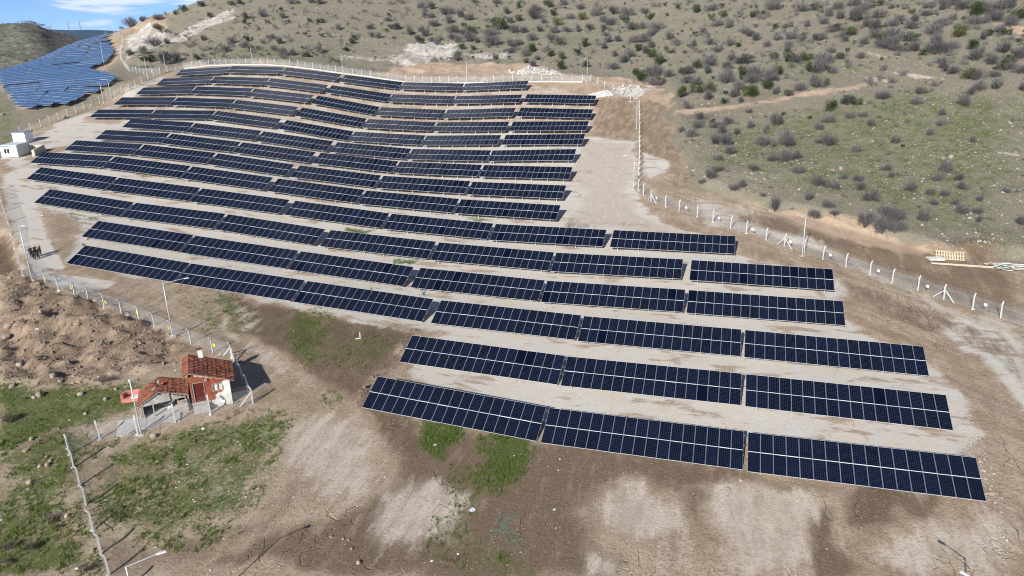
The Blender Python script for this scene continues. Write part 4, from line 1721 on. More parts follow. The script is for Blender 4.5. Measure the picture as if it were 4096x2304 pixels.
c = t.mix(zmask(2, edge2, 2.6, 0.3), c, brn)
pale = two((0.34, 0.285, 0.228), (0.475, 0.412, 0.345), edge2); pale = t.mix(t.step(nG, 0.49, 0.62, 0, 0.55), pale, (0.265, 0.21, 0.152))
c = t.mix(zmask(1, edge2, 2.4, 0.32), c, pale)
grs = two((0.036, 0.068, 0.010), (0.088, 0.122, 0.028), nG); grs = t.mix(t.step(nF, 0.5, 0.66, 0, 0.6), grs, (0.16, 0.135, 0.075))
c = t.mix(t.math('MULTIPLY', zmask(3, edgeg, 4.2, 0.3, 0.58), 0.9), c, grs)
rkc = two((0.33, 0.305, 0.265), (0.55, 0.52, 0.47), edge); rkc = t.mix(t.step(t.vor(0.42, P, 'DISTANCE_TO_EDGE'), 0.0, 0.07, 0.75, 0), rkc, (0.15, 0.13, 0.10)); rkc = t.mix(t.step(nG, 0.52, 0.68, 0, 0.5), rkc, (0.20, 0.185, 0.15))
c = t.mix(zmask(4, edge, 2.8, 0.16, 0.52), c, rkc)
# pebbles and clods strewn through the soil
pv = t.n('ShaderNodeTexVoronoi', feature='F1'); pv.inputs['Scale'].default_value = 2.6; t.l(P, pv.inputs['Vector'])
psep = t.n('ShaderNodeSeparateColor'); t.l(pv.outputs['Color'], psep.inputs[0])
pmask = t.math('MULTIPLY', t.step(pv.outputs['Distance'], 0.11, 0.19, 1, 0), t.step(psep.outputs[0], 0.74, 0.8))
c = t.mix(t.math('MULTIPLY', pmask, 0.7), c, (0.42, 0.375, 0.315))
sv = t.n('ShaderNodeTexVoronoi', feature='F1'); sv.inputs['Scale'].default_value = 4.6; t.l(P, sv.inputs['Vector'])
smask = t.math('MULTIPLY', t.step(sv.outputs['Distance'], 0.12, 0.3, 1, 0), t.math('ADD', t.math('MULTIPLY', chan[7], 0.8), t.math('MULTIPLY', chan[5], 0.4)))
c = t.mix(smask, c, (0.50, 0.465, 0.41))
# shrinkage cracks and rills in the bare soil
wv = t.n('ShaderNodeVectorMath', operation='ADD'); nv = t.n('ShaderNodeTexNoise'); nv.inputs['Scale'].default_value = 0.6; nv.inputs['Detail'].default_value = 5; t.l(P, nv.inputs['Vector'])
vsc = t.n('ShaderNodeVectorMath', operation='SCALE'); vsc.inputs['Scale'].default_value = 1.6; t.l(nv.outputs['Color'], vsc.inputs[0]); t.l(PS, wv.inputs[0]); t.l(vsc.outputs[0], wv.inputs[1])
crk = t.step(t.vor(0.5, wv.outputs[0], 'DISTANCE_TO_EDGE'), 0.0, 0.03, 1, 0); crk = t.math('MULTIPLY', crk, t.math('MULTIPLY', t.math('MULTIPLY', t.step(nL, 0.5, 0.6), t.step(nM, 0.42, 0.56)), t.step(chan[5], 0.1, 0.5, 1, 0)))
crk = t.math('MULTIPLY', crk, t.step(chan[0], 0.2, 0.6, 1, 0))
hgt = t.math('ADD', t.math('MULTIPLY', nS, 0.8), t.math('ADD', t.math('MULTIPLY', nG, 0.6), t.math('ADD', t.math('MULTIPLY', nF, 0.3), t.math('MULTIPLY', crk, -0.9))))
hgt = t.math('MULTIPLY', hgt, t.math('SUBTRACT', 1.0, t.math('MULTIPLY', t.math('MAXIMUM', chan[0], chan[1]), 0.6)))
t.bump(hgt, 0.85, 0.15)
M_ground = t.done(c, 0.95, 0, 0.12)

me = mesh_np('ground', np.stack([fx, fy, GZ.ravel()], -1), quads, True, (M_ground,))
for nm, a in (('zone_a', zones[:, :4]), ('zone_b', zones[:, 4:])):
    at = me.color_attributes.new(nm, 'FLOAT_COLOR', 'POINT'); at.data.foreach_set('color', np.ascontiguousarray(a).ravel())
tag(add('ground', me), 'bare tan and brown soil with gravel strips, green patches and stony hillside', 'ground', kind='structure')

# ---------------------------------------------------------------- solar tables
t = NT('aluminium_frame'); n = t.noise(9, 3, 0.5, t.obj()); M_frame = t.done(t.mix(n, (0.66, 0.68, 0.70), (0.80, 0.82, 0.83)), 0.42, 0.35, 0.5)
t = NT('aluminium_frame_dimmed'); n = t.noise(9, 3, 0.5, t.obj()); M_frame_dimmed = t.done(t.mix(n, (0.30, 0.33, 0.37), (0.42, 0.45, 0.49)), 0.42, 0.6, 0.5)  # same aluminium on the long edges, their weaker glint put into a darker colour
M_steel = simple('galvanised_steel', (0.46, 0.48, 0.50), 0.5, 0.6, 0.15, 8, 0.5)
def glass_material(name, base, base2, line, lw=0.006, rand=0.35):
    t = NT(name); o = t.obj(); s = t.n('ShaderNodeSeparateXYZ'); t.l(o, s.inputs[0])
    def grid(v, cell):
        fr = t.math('FRACT', t.math('DIVIDE', t.math('ADD', v, 20 * cell), cell))
        return t.math('GREATER_THAN', t.math('ABSOLUTE', t.math('SUBTRACT', fr, 0.5)), 0.5 - lw / cell)
    g = t.math('MAXIMUM', grid(s.outputs[0], 0.155), grid(s.outputs[1], 0.159))
    r = t.n('ShaderNodeObjectInfo').outputs['Random']
    cc = t.mix(t.math('MULTIPLY', r, 1.0), base, base2)
    dust = t.noise(1.7, 5, 0.6, o)
    cc = t.mix(t.step(dust, 0.45, 0.75, 0.0, 0.012), cc, (0.32, 0.29, 0.25))
    cc = t.mix(g, cc, line)
    cc = t.mix(t.math('GREATER_THAN', r, 0.97), cc, (0.0024, 0.0040, 0.0130))
    m = t.done(cc, t.math('MULTIPLY_ADD', dust, 0.08, 0.06), 0, 0.5)
    t.b.inputs['IOR'].default_value = 1.45
    return m
M_cell = glass_material('solar_cells_dark', (0.0011, 0.0020, 0.0068), (0.0024, 0.0042, 0.0150), (0.085, 0.115, 0.185), 0.0024)
PW, PH, GAP = 1.0, 1.98, 0.02
def panel_mesh(w, h, fr, th, mg, mf, name):
    b = MB(); x, y = w / 2, h / 2
    o = [(-x, -y), (x, -y), (x, y), (-x, y)]; i = [(-x + fr, -y + fr), (x - fr, -y + fr), (x - fr, y - fr), (-x + fr, y - fr)]
    V = [(*p, 0) for p in o] + [(*p, 0) for p in i] + [(*p, -0.004) for p in i] + [(*p, -th) for p in o]
    F = [(8, 9, 10, 11)]; M = [1]
    for k in range(4):
        j = (k + 1) % 4
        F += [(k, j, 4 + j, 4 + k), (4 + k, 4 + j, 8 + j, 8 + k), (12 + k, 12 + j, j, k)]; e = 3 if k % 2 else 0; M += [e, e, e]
    F.append((15, 14, 13, 12)); M.append(2)
    me = bpy.data.meshes.new(name); me.from_pydata(V, [], F)
    for m in (mf, mg, M_back, M_frame_dimmed): me.materials.append(m)
    me.polygons.foreach_set('material_index', M); me.update(); return me
M_back = simple('white_backsheet', (0.62, 0.62, 0.6), 0.6)
ME_panel = panel_mesh(PW, PH, 0.021, 0.035, M_cell, M_frame, 'solar_panel')
TW = 17 * PW + 16 * GAP; TH = 2 * PH + GAP
ME_leg = MB().box(-0.05, 0.05, -0.035, 0.035, 0, 1).mesh('table_leg', M_steel)
ME_rail = MB().box(-TW / 2 - 0.1, TW / 2 + 0.1, -0.03, 0.03, -0.105, -0.036).mesh('table_rail', M_steel)
ME_mid = MB().box(-TW / 2, TW / 2, -0.009, 0.009, -0.034, -0.001).mesh('clamp_rail', M_frame)
ME_raft = MB().box(-0.03, 0.03, -1.75, 1.75, -0.19, -0.106).mesh('table_rafter', M_steel)
ORD = ['first', 'second', 'third', 'fourth', 'fifth', 'sixth', 'seventh', 'eighth', 'ninth', 'tenth', 'eleventh', 'twelfth', 'thirteenth', 'fourteenth', 'fifteenth']
legs = []
for ri, ti, cx, cy, cz, s in TABLES:
    n_in_row = max(q[1] for q in TABLES if q[0] == ri) + 1
    root = empty('solar_table', (cx, cy, gz(cx, cy)), TABLE_YAW)
    where = 'leftmost' if ti == 0 else 'rightmost' if ti == n_in_row - 1 else ORD[ti] + ' from left'
    rowname = 'front row' if ri == 0 else 'rearmost row by the white kerb' if ri == 14 else ORD[ri] + ' row from the front'
    tag(root, 'dark blue solar panel table, %s in the %s' % (where, rowname), 'solar table', 'solar tables of the near field')
    u = Vector((math.cos(s), 0, math.sin(s))); vh = Vector((0, 1, 0)); kk = u.cross(vh).normalized()
    v = vh * math.cos(TABLE_TILT) + kk * math.sin(TABLE_TILT); nn = u.cross(v)
    R3 = Matrix((u, v, nn)).transposed(); eul = R3.to_euler()
    c0 = Vector((0, 0, cz - root.location.z))
    for j in (1, 0):
        for i in range(17):
            o = bpy.data.objects.new('solar_panel', ME_panel); col.objects.link(o); o.parent = root
            jit = random.gauss(0, 0.003)
            o.location = c0 + u * ((i - 8) * (PW + GAP)) + v * ((j - 0.5) * (PH + GAP)) + nn * jit
            o.rotation_euler = (eul.x + random.gauss(0, 0.004), eul.y + random.gauss(0, 0.004), eul.z)
    o = add('clamp_rail', ME_mid, None, root); o.location = c0; o.rotation_euler = eul
    for q in (-1.55, -0.5, 0.5, 1.55):
        o = add('rail', ME_rail, None, root); o.location = c0 + v * q; o.rotation_euler = eul
    for i in range(6):
        uu = (i - 2.5) * 3.05
        o = add('rafter', ME_raft, None, root); o.location = c0 + u * uu; o.rotation_euler = eul
        for q in (-1.5, 1.5):
            top = c0 + u * uu + v * q - nn * 0.15
            wpt = root.matrix_basis @ top if False else Vector((cx + math.cos(TABLE_YAW) * top.x - math.sin(TABLE_YAW) * top.y, cy + math.sin(TABLE_YAW) * top.x + math.cos(TABLE_YAW) * top.y, 0))
            legs.append((root, top, wpt.x, wpt.y))
lz = ground(np.array([l[2] for l in legs]), np.array([l[3] for l in legs]))
for (root, top, x, y), z in zip(legs, lz):
    o = add('leg', ME_leg, None, root); zl = z - root.location.z - 0.2
    o.location = (top.x, top.y, zl); o.scale = (1, 1, max(0.15, top.z - zl))

# ---------------------------------------------------------------- the older solar field on the far left
M_cell_blue = glass_material('solar_cells_blue', (0.017, 0.058, 0.155), (0.024, 0.078, 0.195), (0.2, 0.32, 0.46), 0.005)
FW, FH = 1.0, 1.25
ME_far_panel = panel_mesh(FW, FH, 0.03, 0.035, M_cell_blue, M_frame, 'far_solar_panel')
def far_table_mesh(n):
    src = ME_far_panel; v0 = [tuple(v.co) for v in src.vertices]; V = []; Fc = []; Mi = []
    for i in range(n):
        for j in (0, 1):
            b = len(V); ox = (i - (n - 1) / 2) * (FW + 0.02); oy = (j - 0.5) * (FH + 0.02)
            V += [(x + ox, y + oy, z) for x, y, z in v0]
            for p in src.polygons: Fc.append(tuple(b + k for k in p.vertices)); Mi.append(p.material_index)
    me = bpy.data.meshes.new('far_table_panels'); me.from_pydata(V, [], Fc)
    for m in (M_frame, M_cell_blue, M_back, M_frame_dimmed): me.materials.append(m)
    me.polygons.foreach_set('material_index', Mi); me.update(); return me
TENS = ['', '', 'twenty', 'thirty', 'forty', 'fifty']
def ordw(n):
    base = ORD + ['sixteenth', 'seventeenth', 'eighteenth', 'nineteenth']
    if n < 20: return base[n - 1]
    return ('twentieth', 'thirtieth', 'fortieth', 'fiftieth')[n // 10 - 2] if n % 10 == 0 else TENS[n // 10] + '-' + base[n % 10 - 1]
far_meshes = {}
cA, sA = math.cos(TABLE_YAW), math.sin(TABLE_YAW)
f2 = np.array(FIELD2); f2u = f2 @ np.array([cA, sA]); f2v = f2 @ np.array([-sA, cA])
pitch = 2.95; NT_ = 12; tw = NT_ * (FW + 0.02) + 0.35
far_rows = []
vv = f2v.min() + 1.0
while vv < f2v.max() - 0.5:
    us = np.arange(f2u.min(), f2u.max(), 0.5)
    X = us * cA - vv * sA; Y = us * sA + vv * cA
    ins = poly_sd(X, Y, f2) > -0.6
    if ins.any():
        k = np.where(ins)[0]; runs = np.split(k, np.where(np.diff(k) > 1)[0] + 1)
        for r in runs:
            a, b = us[r[0]], us[r[-1]]
            if b - a < 3: continue
            n = max(1, int(round((b - a) / tw)))
            for i in range(n): far_rows.append((vv, a + (b - a) * (i + 0.5) / n, (b - a) / n - 0.08))
    vv += pitch
far_rows.sort()
vlist = sorted(set(r[0] for r in far_rows))
for vv, uc, ln in far_rows:
    n = max(3, int(ln / (FW + 0.02)))
    x0, y0 = uc * cA - vv * sA, uc * sA + vv * cA
    e = ln / 2
    z0 = gz(x0 - cA * e, y0 - sA * e); z1 = gz(x0 + cA * e, y0 + sA * e); zc = (z0 + z1) / 2
    s = math.atan2(z1 - z0, 2 * e)
    root = empty('far_solar_table', (x0, y0, gz(x0, y0)), TABLE_YAW)
    rw = vlist.index(vv); same = sorted(r[1] for r in far_rows if r[0] == vv); pl = same.index(uc)
    wh = 'only table' if len(same) == 1 else 'left end' if pl == 0 else 'right end' if pl == len(same) - 1 else ORD[pl] + ' from left'
    tag(root, 'bright blue solar table, %s in %s row of the far field' % (wh, ordw(rw + 1)), 'solar table', 'blue solar tables of the far field')
    if n not in far_meshes:
        far_meshes[n] = (far_table_mesh(n), MB().box(-n * 0.51, n * 0.51, -0.85, -0.79, -0.11, -0.036).box(-n * 0.51, n * 0.51, 0.79, 0.85, -0.11, -0.036).mesh('far_rails', M_steel))
    u = Vector((math.cos(s), 0, math.sin(s))); vh = Vector((0, 1, 0)); kk = u.cross(vh).normalized()
    tl = math.radians(24); v = vh * math.cos(tl) + kk * math.sin(tl); nn = u.cross(v); eul = Matrix((u, v, nn)).transposed().to_euler()
    c0 = Vector((0, 0, zc - root.location.z + 1.15))
    o = add('panel_array', far_meshes[n][0], None, root); o.location = c0; o.rotation_euler = eul; o['kind'] = 'stuff'
    o = add('rails', far_meshes[n][1], None, root); o.location = c0; o.rotation_euler = eul
    for q in (-0.42, 0.0, 0.42):
        p = c0 + u * (q * n * 1.02); o = add('leg', ME_leg, None, root); o.location = (p.x, p.y, p.z - 2.0); o.scale = (1, 1, 1.9)

# ---------------------------------------------------------------- distant hill and mountains
ridge = np.array(DISTANT_RIDGE)               # azimuth (radians from +y), height
az = np.linspace(-1.35, -0.36, 260); rr = np.concatenate([np.linspace(430, 900, 130), np.linspace(910, 1500, 30)])
AZm, RRm = np.meshgrid(az, rr)
top = np.interp(AZm, ridge[:, 0], ridge[:, 1])
HX, HY = np.sin(AZm) * RRm, np.cos(AZm) * RRm
prof = np.where(RRm < 820, sstep(420, 820, RRm) ** 0.85, 1 - sstep(820, 1500, RRm))
base = -12
rock = sstep(0.6, 1.0, prof) * sstep(60, 76, top)
HZ = base + (top - base) * prof + 5 * fbm(HX / 60, HY / 60, 11) * prof + rock * 16 * np.abs(fbm(HX / 17, HY / 17, 13, 5)) + 1.2 * fbm(HX / 9, HY / 9, 15)
t = NT('distant_hill_soil'); P = t.pos()
n1 = t.noise(0.035, 6, 0.6, P); n2 = t.noise(0.25, 7, 0.65, P); n3 = t.noise(0.09, 5, 0.6, P)
c = two_ = t.mix(t.step(n2, 0.4, 0.6), (0.105, 0.105, 0.078), (0.20, 0.19, 0.152))
c = t.mix(t.step(n3, 0.5, 0.62, 0, 0.6), c, (0.085, 0.098, 0.055))
c = t.mix(t.step(n2, 0.62, 0.7), c, (0.27, 0.255, 0.225))
t.bump(n2, 0.8, 1.0)
M_dh = t.done(c, 0.95, 0, 0.1)
nyy, nxx = HX.shape; ii = np.arange(nyy * nxx).reshape(nyy, nxx)
q = np.stack([ii[:-1, :-1], ii[:-1, 1:], ii[1:, 1:], ii[1:, :-1]], -1).reshape(-1, 4)
me = mesh_np('distant_hill', np.stack([HX, HY, HZ], -1).reshape(-1, 3), q, True, (M_dh,))
tag(add('distant_hill', me), 'grey green scrubby hill with rocky crest behind the far solar field', 'hill', kind='structure')
def dh_z(x, y):
    a = math.atan2(x, y); r = math.hypot(x, y); i = int(np.clip((a - az[0]) / (az[1] - az[0]), 0, nxx - 1)); j = int(np.argmin(np.abs(rr - r))); return HZ[j, i]

t = NT('mountain_forest'); P = t.pos(); n1 = t.noise(0.004, 8, 0.65, P)
M_mt = t.done(t.mix(t.step(n1, 0.35, 0.65), (0.022, 0.034, 0.026), (0.045, 0.06, 0.04)), 0.95, 0, 0.05)
az2 = np.linspace(-1.3, -0.1, 160); rr2 = np.linspace(5200, 10500, 30)
A2, R2 = np.meshgrid(az2, rr2); mx, my = np.sin(A2) * R2, np.cos(A2) * R2
pr = np.where(R2 < 9000, sstep(5200, 9000, R2), 1 - 0.6 * sstep(9000, 10500, R2))
mtop = MOUNTAIN_TOP + 70 * fbm(A2 * 9, A2 * 0 + 3, 5, 5)
MZ = -60 + (mtop + 60) * pr + 40 * fbm(mx / 900, my / 900, 8) * pr
ii = np.arange(A2.size).reshape(A2.shape); q = np.stack([ii[:-1, :-1], ii[:-1, 1:], ii[1:, 1:], ii[1:, :-1]], -1).reshape(-1, 4)
me = mesh_np('mountain', np.stack([mx, my, MZ], -1).reshape(-1, 3), q, True, (M_mt,))
tag(add('mountain', me), 'long dark blue forested mountain ridge on the horizon', 'mountain', kind='structure')
M_mast = simple('mast_paint', (0.35, 0.36, 0.38), 0.6)
for k, (x, y, h, wh) in enumerate(MASTS):
    zb = dh_z(x, y) - 2 if math.hypot(x, y) < 1600 else MOUNTAIN_TOP - 60
    root = empty('lattice_mast', (x, y, zb)); w = h * 0.035
    tag(root, 'thin mast with crossbar on the skyline, ' + wh, 'mast', 'masts on the skyline')
    m = MB()
    for sx, sy in ((-1, -1), (1, -1), (1, 1), (-1, 1)): m.bar((sx * w, sy * w, 0), (sx * w * 0.35, sy * w * 0.35, h), w * 0.5)
    for i in range(8):
        a, b = h * i / 8, h * (i + 1) / 8; r1, r2_ = w * (1 - 0.65 * i / 8), w * (1 - 0.65 * (i + 1) / 8)
        m.bar((-r1, -r1, a), (r2_, -r2_, b), w * 0.25); m.bar((r1, r1, a), (-r2_, r2_, b), w * 0.25)
    add('tower', m.mesh('mast_tower', M_mast), None, root)
    add('crossbar', MB().bar((-h * 0.09, 0, h * 0.98), (h * 0.09, 0, h * 0.98), w * 0.9).mesh('mast_bar', M_mast), None, root)

# ---------------------------------------------------------------- fences, kerb, lamps, signs
M_conc_white = simple('whitewashed_concrete', (0.50, 0.50, 0.475), 0.85, 0, 0.25, 5)
M_conc = simple('grey_concrete', (0.40, 0.385, 0.36), 0.9, 0, 0.2, 4)
M_pole = simple('lamp_pole_zinc', (0.52, 0.55, 0.57), 0.45, 0.4, 0.1, 5, 0.5)
def wire_material(name, fill, colr):
    t = NT(name); tc = t.n('ShaderNodeTexCoord').outputs['UV']; s = t.n('ShaderNodeSeparateXYZ'); t.l(tc, s.inputs[0])
    def band(v): return t.math('LESS_THAN', t.math('FRACT', t.math('DIVIDE', v, 0.06)), fill)
    a = band(t.math('ADD', s.outputs[0], s.outputs[1])); b = band(t.math('SUBTRACT', t.math('ADD', s.outputs[0], 50.0), s.outputs[1]))
    w = t.math('MAXIMUM', a, b); t.l(w, t.b.inputs['Alpha'])
    return t.done(colr, 0.5, 0.5, 0.4)
M_wire = wire_material('chain_link_wire', 0.085, (0.60, 0.63, 0.64))
def post_mesh(bend=True):
    m = MB(); r = 0.062
    prof = [(0, -0.3), (0, 1.55), (0.06, 1.7), (0.22, 1.92)] if bend else [(0, -0.3), (0, 1.95)]
    rings = []
    for i, (x, z) in enumerate(prof):
        b = len(m.v); k = 1.0 if i < len(prof) - 1 else 0.8
        tx = 0.75 if (bend and i >= 2) else 0.0
        for sx, sy in ((-1, -1), (1, -1), (1, 1), (-1, 1)): m.v.append((x + sx * r * k * (1 - 0.25 * tx), sy * r * k, z - sx * r * k * tx))
        rings.append(b)
    for a, b in zip(rings, rings[1:]):
        for k in range(4): m.f.append((a + k, a + (k + 1) % 4, b + (k + 1) % 4, b + k)); m.m.append(0)
    m.f.append(tuple(rings[-1] + k for k in range(4))); m.m.append(0)
    return m.mesh('fence_post', M_conc_white)
ME_post = post_mesh(True)
ME_foot = None
def foot_mesh():
    m = MB(); n = 9; V = []
    ring0 = [(math.cos(2 * math.pi * k / n) * random.uniform(0.16, 0.3), math.sin(2 * math.pi * k / n) * random.uniform(0.2, 0.34), -0.12) for k in range(n)]
    ring1 = [(x * 0.8, y * 0.8, random.uniform(0.04, 0.08)) for x, y, z in ring0]
    m.v = ring0 + ring1 + [(0, 0, 0.09)]
    for k in range(n): m.f.append((k, (k + 1) % n, n + (k + 1) % n, n + k)); m.f.append((n + k, n + (k + 1) % n, 2 * n)); m.m += [0, 0]
    return m.mesh('post_footing', M_conc_white)
ME_feet = [foot_mesh() for _ in range(3)]
FENCE_LABEL = {
 'back': 'wire fence of white posts along the white kerb behind the rearmost row', 'rear_right': 'short run of white fence posts by the white rubble heap',
 'right_lane': 'white post fence seen end on beside the pale gravel yard', 'right': 'long white post fence with white plates down the right side',
 'far_left': 'white post fence between the near tables and the far blue field', 'left': 'white post fence with yellow plates beside the gravel lane',
 'hut_side': 'chain link fence close against the right side of the brick hut', 'hut_front': 'chain link fence running in front of the brick hut',
 'foreground': 'fence running to the bottom edge at lower left, seen from above', 'other_field': 'grey post fence round the upper edge of the far blue field'}
BEND = {'back': 1, 'rear_right': 1, 'right_lane': 1, 'right': 1, 'far_left': 1, 'left': 1, 'hut_side': 1, 'hut_front': 1, 'foreground': 1, 'other_field': 1}
for name, pts in FENCES:
    pts = [Vector((p[0], p[1], gz(*p))) for p in pts]
    root = empty('wire_fence', pts[0]); tag(root, FENCE_LABEL[name], 'fence', 'perimeter fences')
    inv = -pts[0]
    ctr = Vector((0, 120)); 
    for i, p in enumerate(pts):
        if i == 0 and name in ('rear_right', 'right_lane', 'right', 'hut_side', 'hut_front', 'foreground', 'left'): skip_shared = name != 'left'
        else: skip_shared = False
        a = pts[max(i - 1, 0)]; b = pts[min(i + 1, len(pts) - 1)]; d = (b - a).to_2d().normalized()
        nrm = Vector((d.y, -d.x))                                  # tops lean to one side of the fence, outwards
        out = {'back': (0, 1), 'rear_right': (0.5, 1), 'right_lane': (1, 0), 'right': (1, 0.6), 'far_left': (-1, 1), 'left': (-1, -0.6), 'hut_side': (-1, -0.3), 'hut_front': (0, 1), 'foreground': (-1, 0), 'other_field': (1, 0)}[name]
        if nrm.dot(Vector(out)) < 0: nrm = -nrm
        if not skip_shared:
            o = add('post', ME_post, None, root); o.location = p + inv; o.rotation_euler = (random.gauss(0, 0.025), random.gauss(0, 0.025), math.atan2(nrm.y, nrm.x)); o.scale = (1, 1, random.uniform(0.97, 1.03))
            if name in ('right', 'hut_front', 'left', 'foreground') and random.random() < 0.6:
                o = add('footing', random.choice(ME_feet), None, root); o.location = p + inv; o.rotation_euler = (0, 0, random.uniform(0, 6))
    brace_at = {'right': (2, 10, 17), 'back': (13, 40), 'hut_side': (0,), 'hut_front': (0, 5), 'far_left': (8, 13), 'rear_right': (0,), 'right_lane': (0,), 'left': (len(pts) - 1,)}.get(name, ())
    for i in brace_at:
        if i >= len(pts): continue
        p = pts[i]
        for j in (i - 1, i + 1):
            if 0 <= j < len(pts):
                d = (pts[j] - p).to_2d().normalized(); e = Vector((p.x + d.x * 1.25, p.y + d.y * 1.25)); ez = gz(e.x, e.y) - 0.05
                add('brace', MB().bar(Vector((p.x, p.y, p.z + 1.25)) + inv, Vector((e.x, e.y, ez)) + inv, 0.1).mesh('fence_brace', M_conc_white), None, root)
    # chain link
    V = []; Fq = []; uv = []; dist = 0.0
    for i, (p, q) in enumerate(zip(pts, pts[1:])):
        L = (q - p).length; b = len(V)
        V += [p + inv + Vector((0, 0, 0.04)), q + inv + Vector((0, 0, 0.04)), q + inv + Vector((0, 0, 1.62)), p + inv + Vector((0, 0, 1.62))]
        Fq.append((b, b + 1, b + 2, b + 3)); uv += [(dist, 0), (dist + L, 0), (dist + L, 1.58), (dist, 1.58)]; dist += L
    me = bpy.data.meshes.new('chain_link'); me.from_pydata([tuple(v) for v in V], [], Fq); me.materials.append(M_wire)
    ul = me.uv_layers.new(name='UVMap'); ul.data.foreach_set('uv', [c for u in uv for c in u]); me.update()
    add('chain_link', me, None, root)
    if name in ('back', 'left', 'hut_front', 'hut_side', 'foreground', 'right'):
        for hh in (1.66, 1.78, 1.9):
            m = MB()
            for p, q in zip(pts, pts[1:]):
                k = (hh - 1.55) / 0.37 * 0.2
                d = (q - p).to_2d().normalized(); nrm = Vector((d.y, -d.x))
                if nrm.dot(Vector(out)) < 0: nrm = -nrm
                off = Vector((nrm.x * k, nrm.y * k, hh)) + inv
                m.bar(p + off, q + off, 0.008)
            add('strand', m.mesh('barbed_strand', M_steel), None, root)

# low white kerb along the back
kp = [Vector((p[0], p[1], gz(*p))) for p in KERB]; root = kp[0]
m = MB()
for p, q in zip(kp, kp[1:]):
    d = (q - p).to_2d().normalized(); nr = Vector((d.y, -d.x, 0)) * 0.16
    e = 0.27
    m.quadbox([p - nr - root - Vector((0, 0, .3)), q - nr - root - Vector((0, 0, .3)), q + nr - root - Vector((0, 0, .3)), p + nr - root - Vector((0, 0, .3)),
               p - nr - root + Vector((0, 0, e)), q - nr - root + Vector((0, 0, e)), q + nr - root + Vector((0, 0, e)), p + nr - root + Vector((0, 0, e))])
o = add('concrete_kerb', m.mesh('concrete_kerb', M_conc_white)); o.location = root
tag(o, 'low white concrete kerb wall curving behind the rearmost solar row', 'kerb wall')

# lamp posts
M_lens = simple('lamp_head_plastic', (0.62, 0.64, 0.66), 0.4, 0, 0.05)
LAMP_WHERE = ['beside the gravel lane near the five people', 'by the left fence above the brick hut', 'in front of the tiled shed', 'on the right beside the dirt road', 'at the corner of the pale gravel yard',
 'at the upper end of the pale gravel yard', 'at the right end of the white kerb', 'behind the rearmost row, right of its middle', 'behind the rearmost row, left of its middle', 'on the kerb behind the left rearmost tables',
 'at the left end of the white kerb', 'by the rocks left of the kerb end', 'with long arm between both solar fields', 'leaning left of the long armed lamp between the fields', 'tall and thin on the right edge of the far blue field', 'highest on the far field skyline at right', 'highest on the far field skyline at left', 'cut by the bottom edge at lower left', 'cut by the bottom edge at lower right']
for (x, y, h, ax, ay), wh in zip(LAMPS, LAMP_WHERE):
    z = gz(x, y); root = empty('lamp_post', (x, y, z)); tag(root, 'grey steel lamp post ' + wh, 'lamp post', 'lamp posts round the field')
    L = math.hypot(ax, ay)
    add('pole', MB().tube([(0, 0, -0.2), (0, 0, 0.3), (0, 0, h * 0.5), (0, 0, h)], [0.075, 0.07, 0.058, 0.042], 8).mesh('lamp_pole', M_pole, smooth=True), None, root)
    add('base_plate', MB().box(-0.28, 0.28, -0.26, 0.26, -0.35, 0.05).mesh('lamp_base', M_conc), None, root).rotation_euler = (0, 0, random.uniform(0, 1.5))
    if L > 0.05:
        d = Vector((ax / L, ay / L, 0)); e = Vector((0, 0, h)) + d * L + Vector((0, 0, 0.06 * L + 0.04))
        arm = add('arm', MB().tube([(0, 0, h - 0.04), tuple(e)], [0.035, 0.03], 6).mesh('lamp_arm', M_pole), None, root)
        hd = MB(); s = Vector((-d.y, d.x, 0)); up = Vector((0, 0, 1)); e0 = e - d * 0.05; e1 = e + d * 0.5
        hd.quadbox([e0 - s * 0.06 - up * 0.05, e1 - s * 0.11 - up * 0.05, e1 + s * 0.11 - up * 0.05, e0 + s * 0.06 - up * 0.05, e0 - s * 0.05 + up * 0.04, e1 - s * 0.09 + up * 0.02, e1 + s * 0.09 + up * 0.02, e0 + s * 0.05 + up * 0.04])
        add('lamp_head', hd.mesh('lamp_head', M_lens), None, arm)

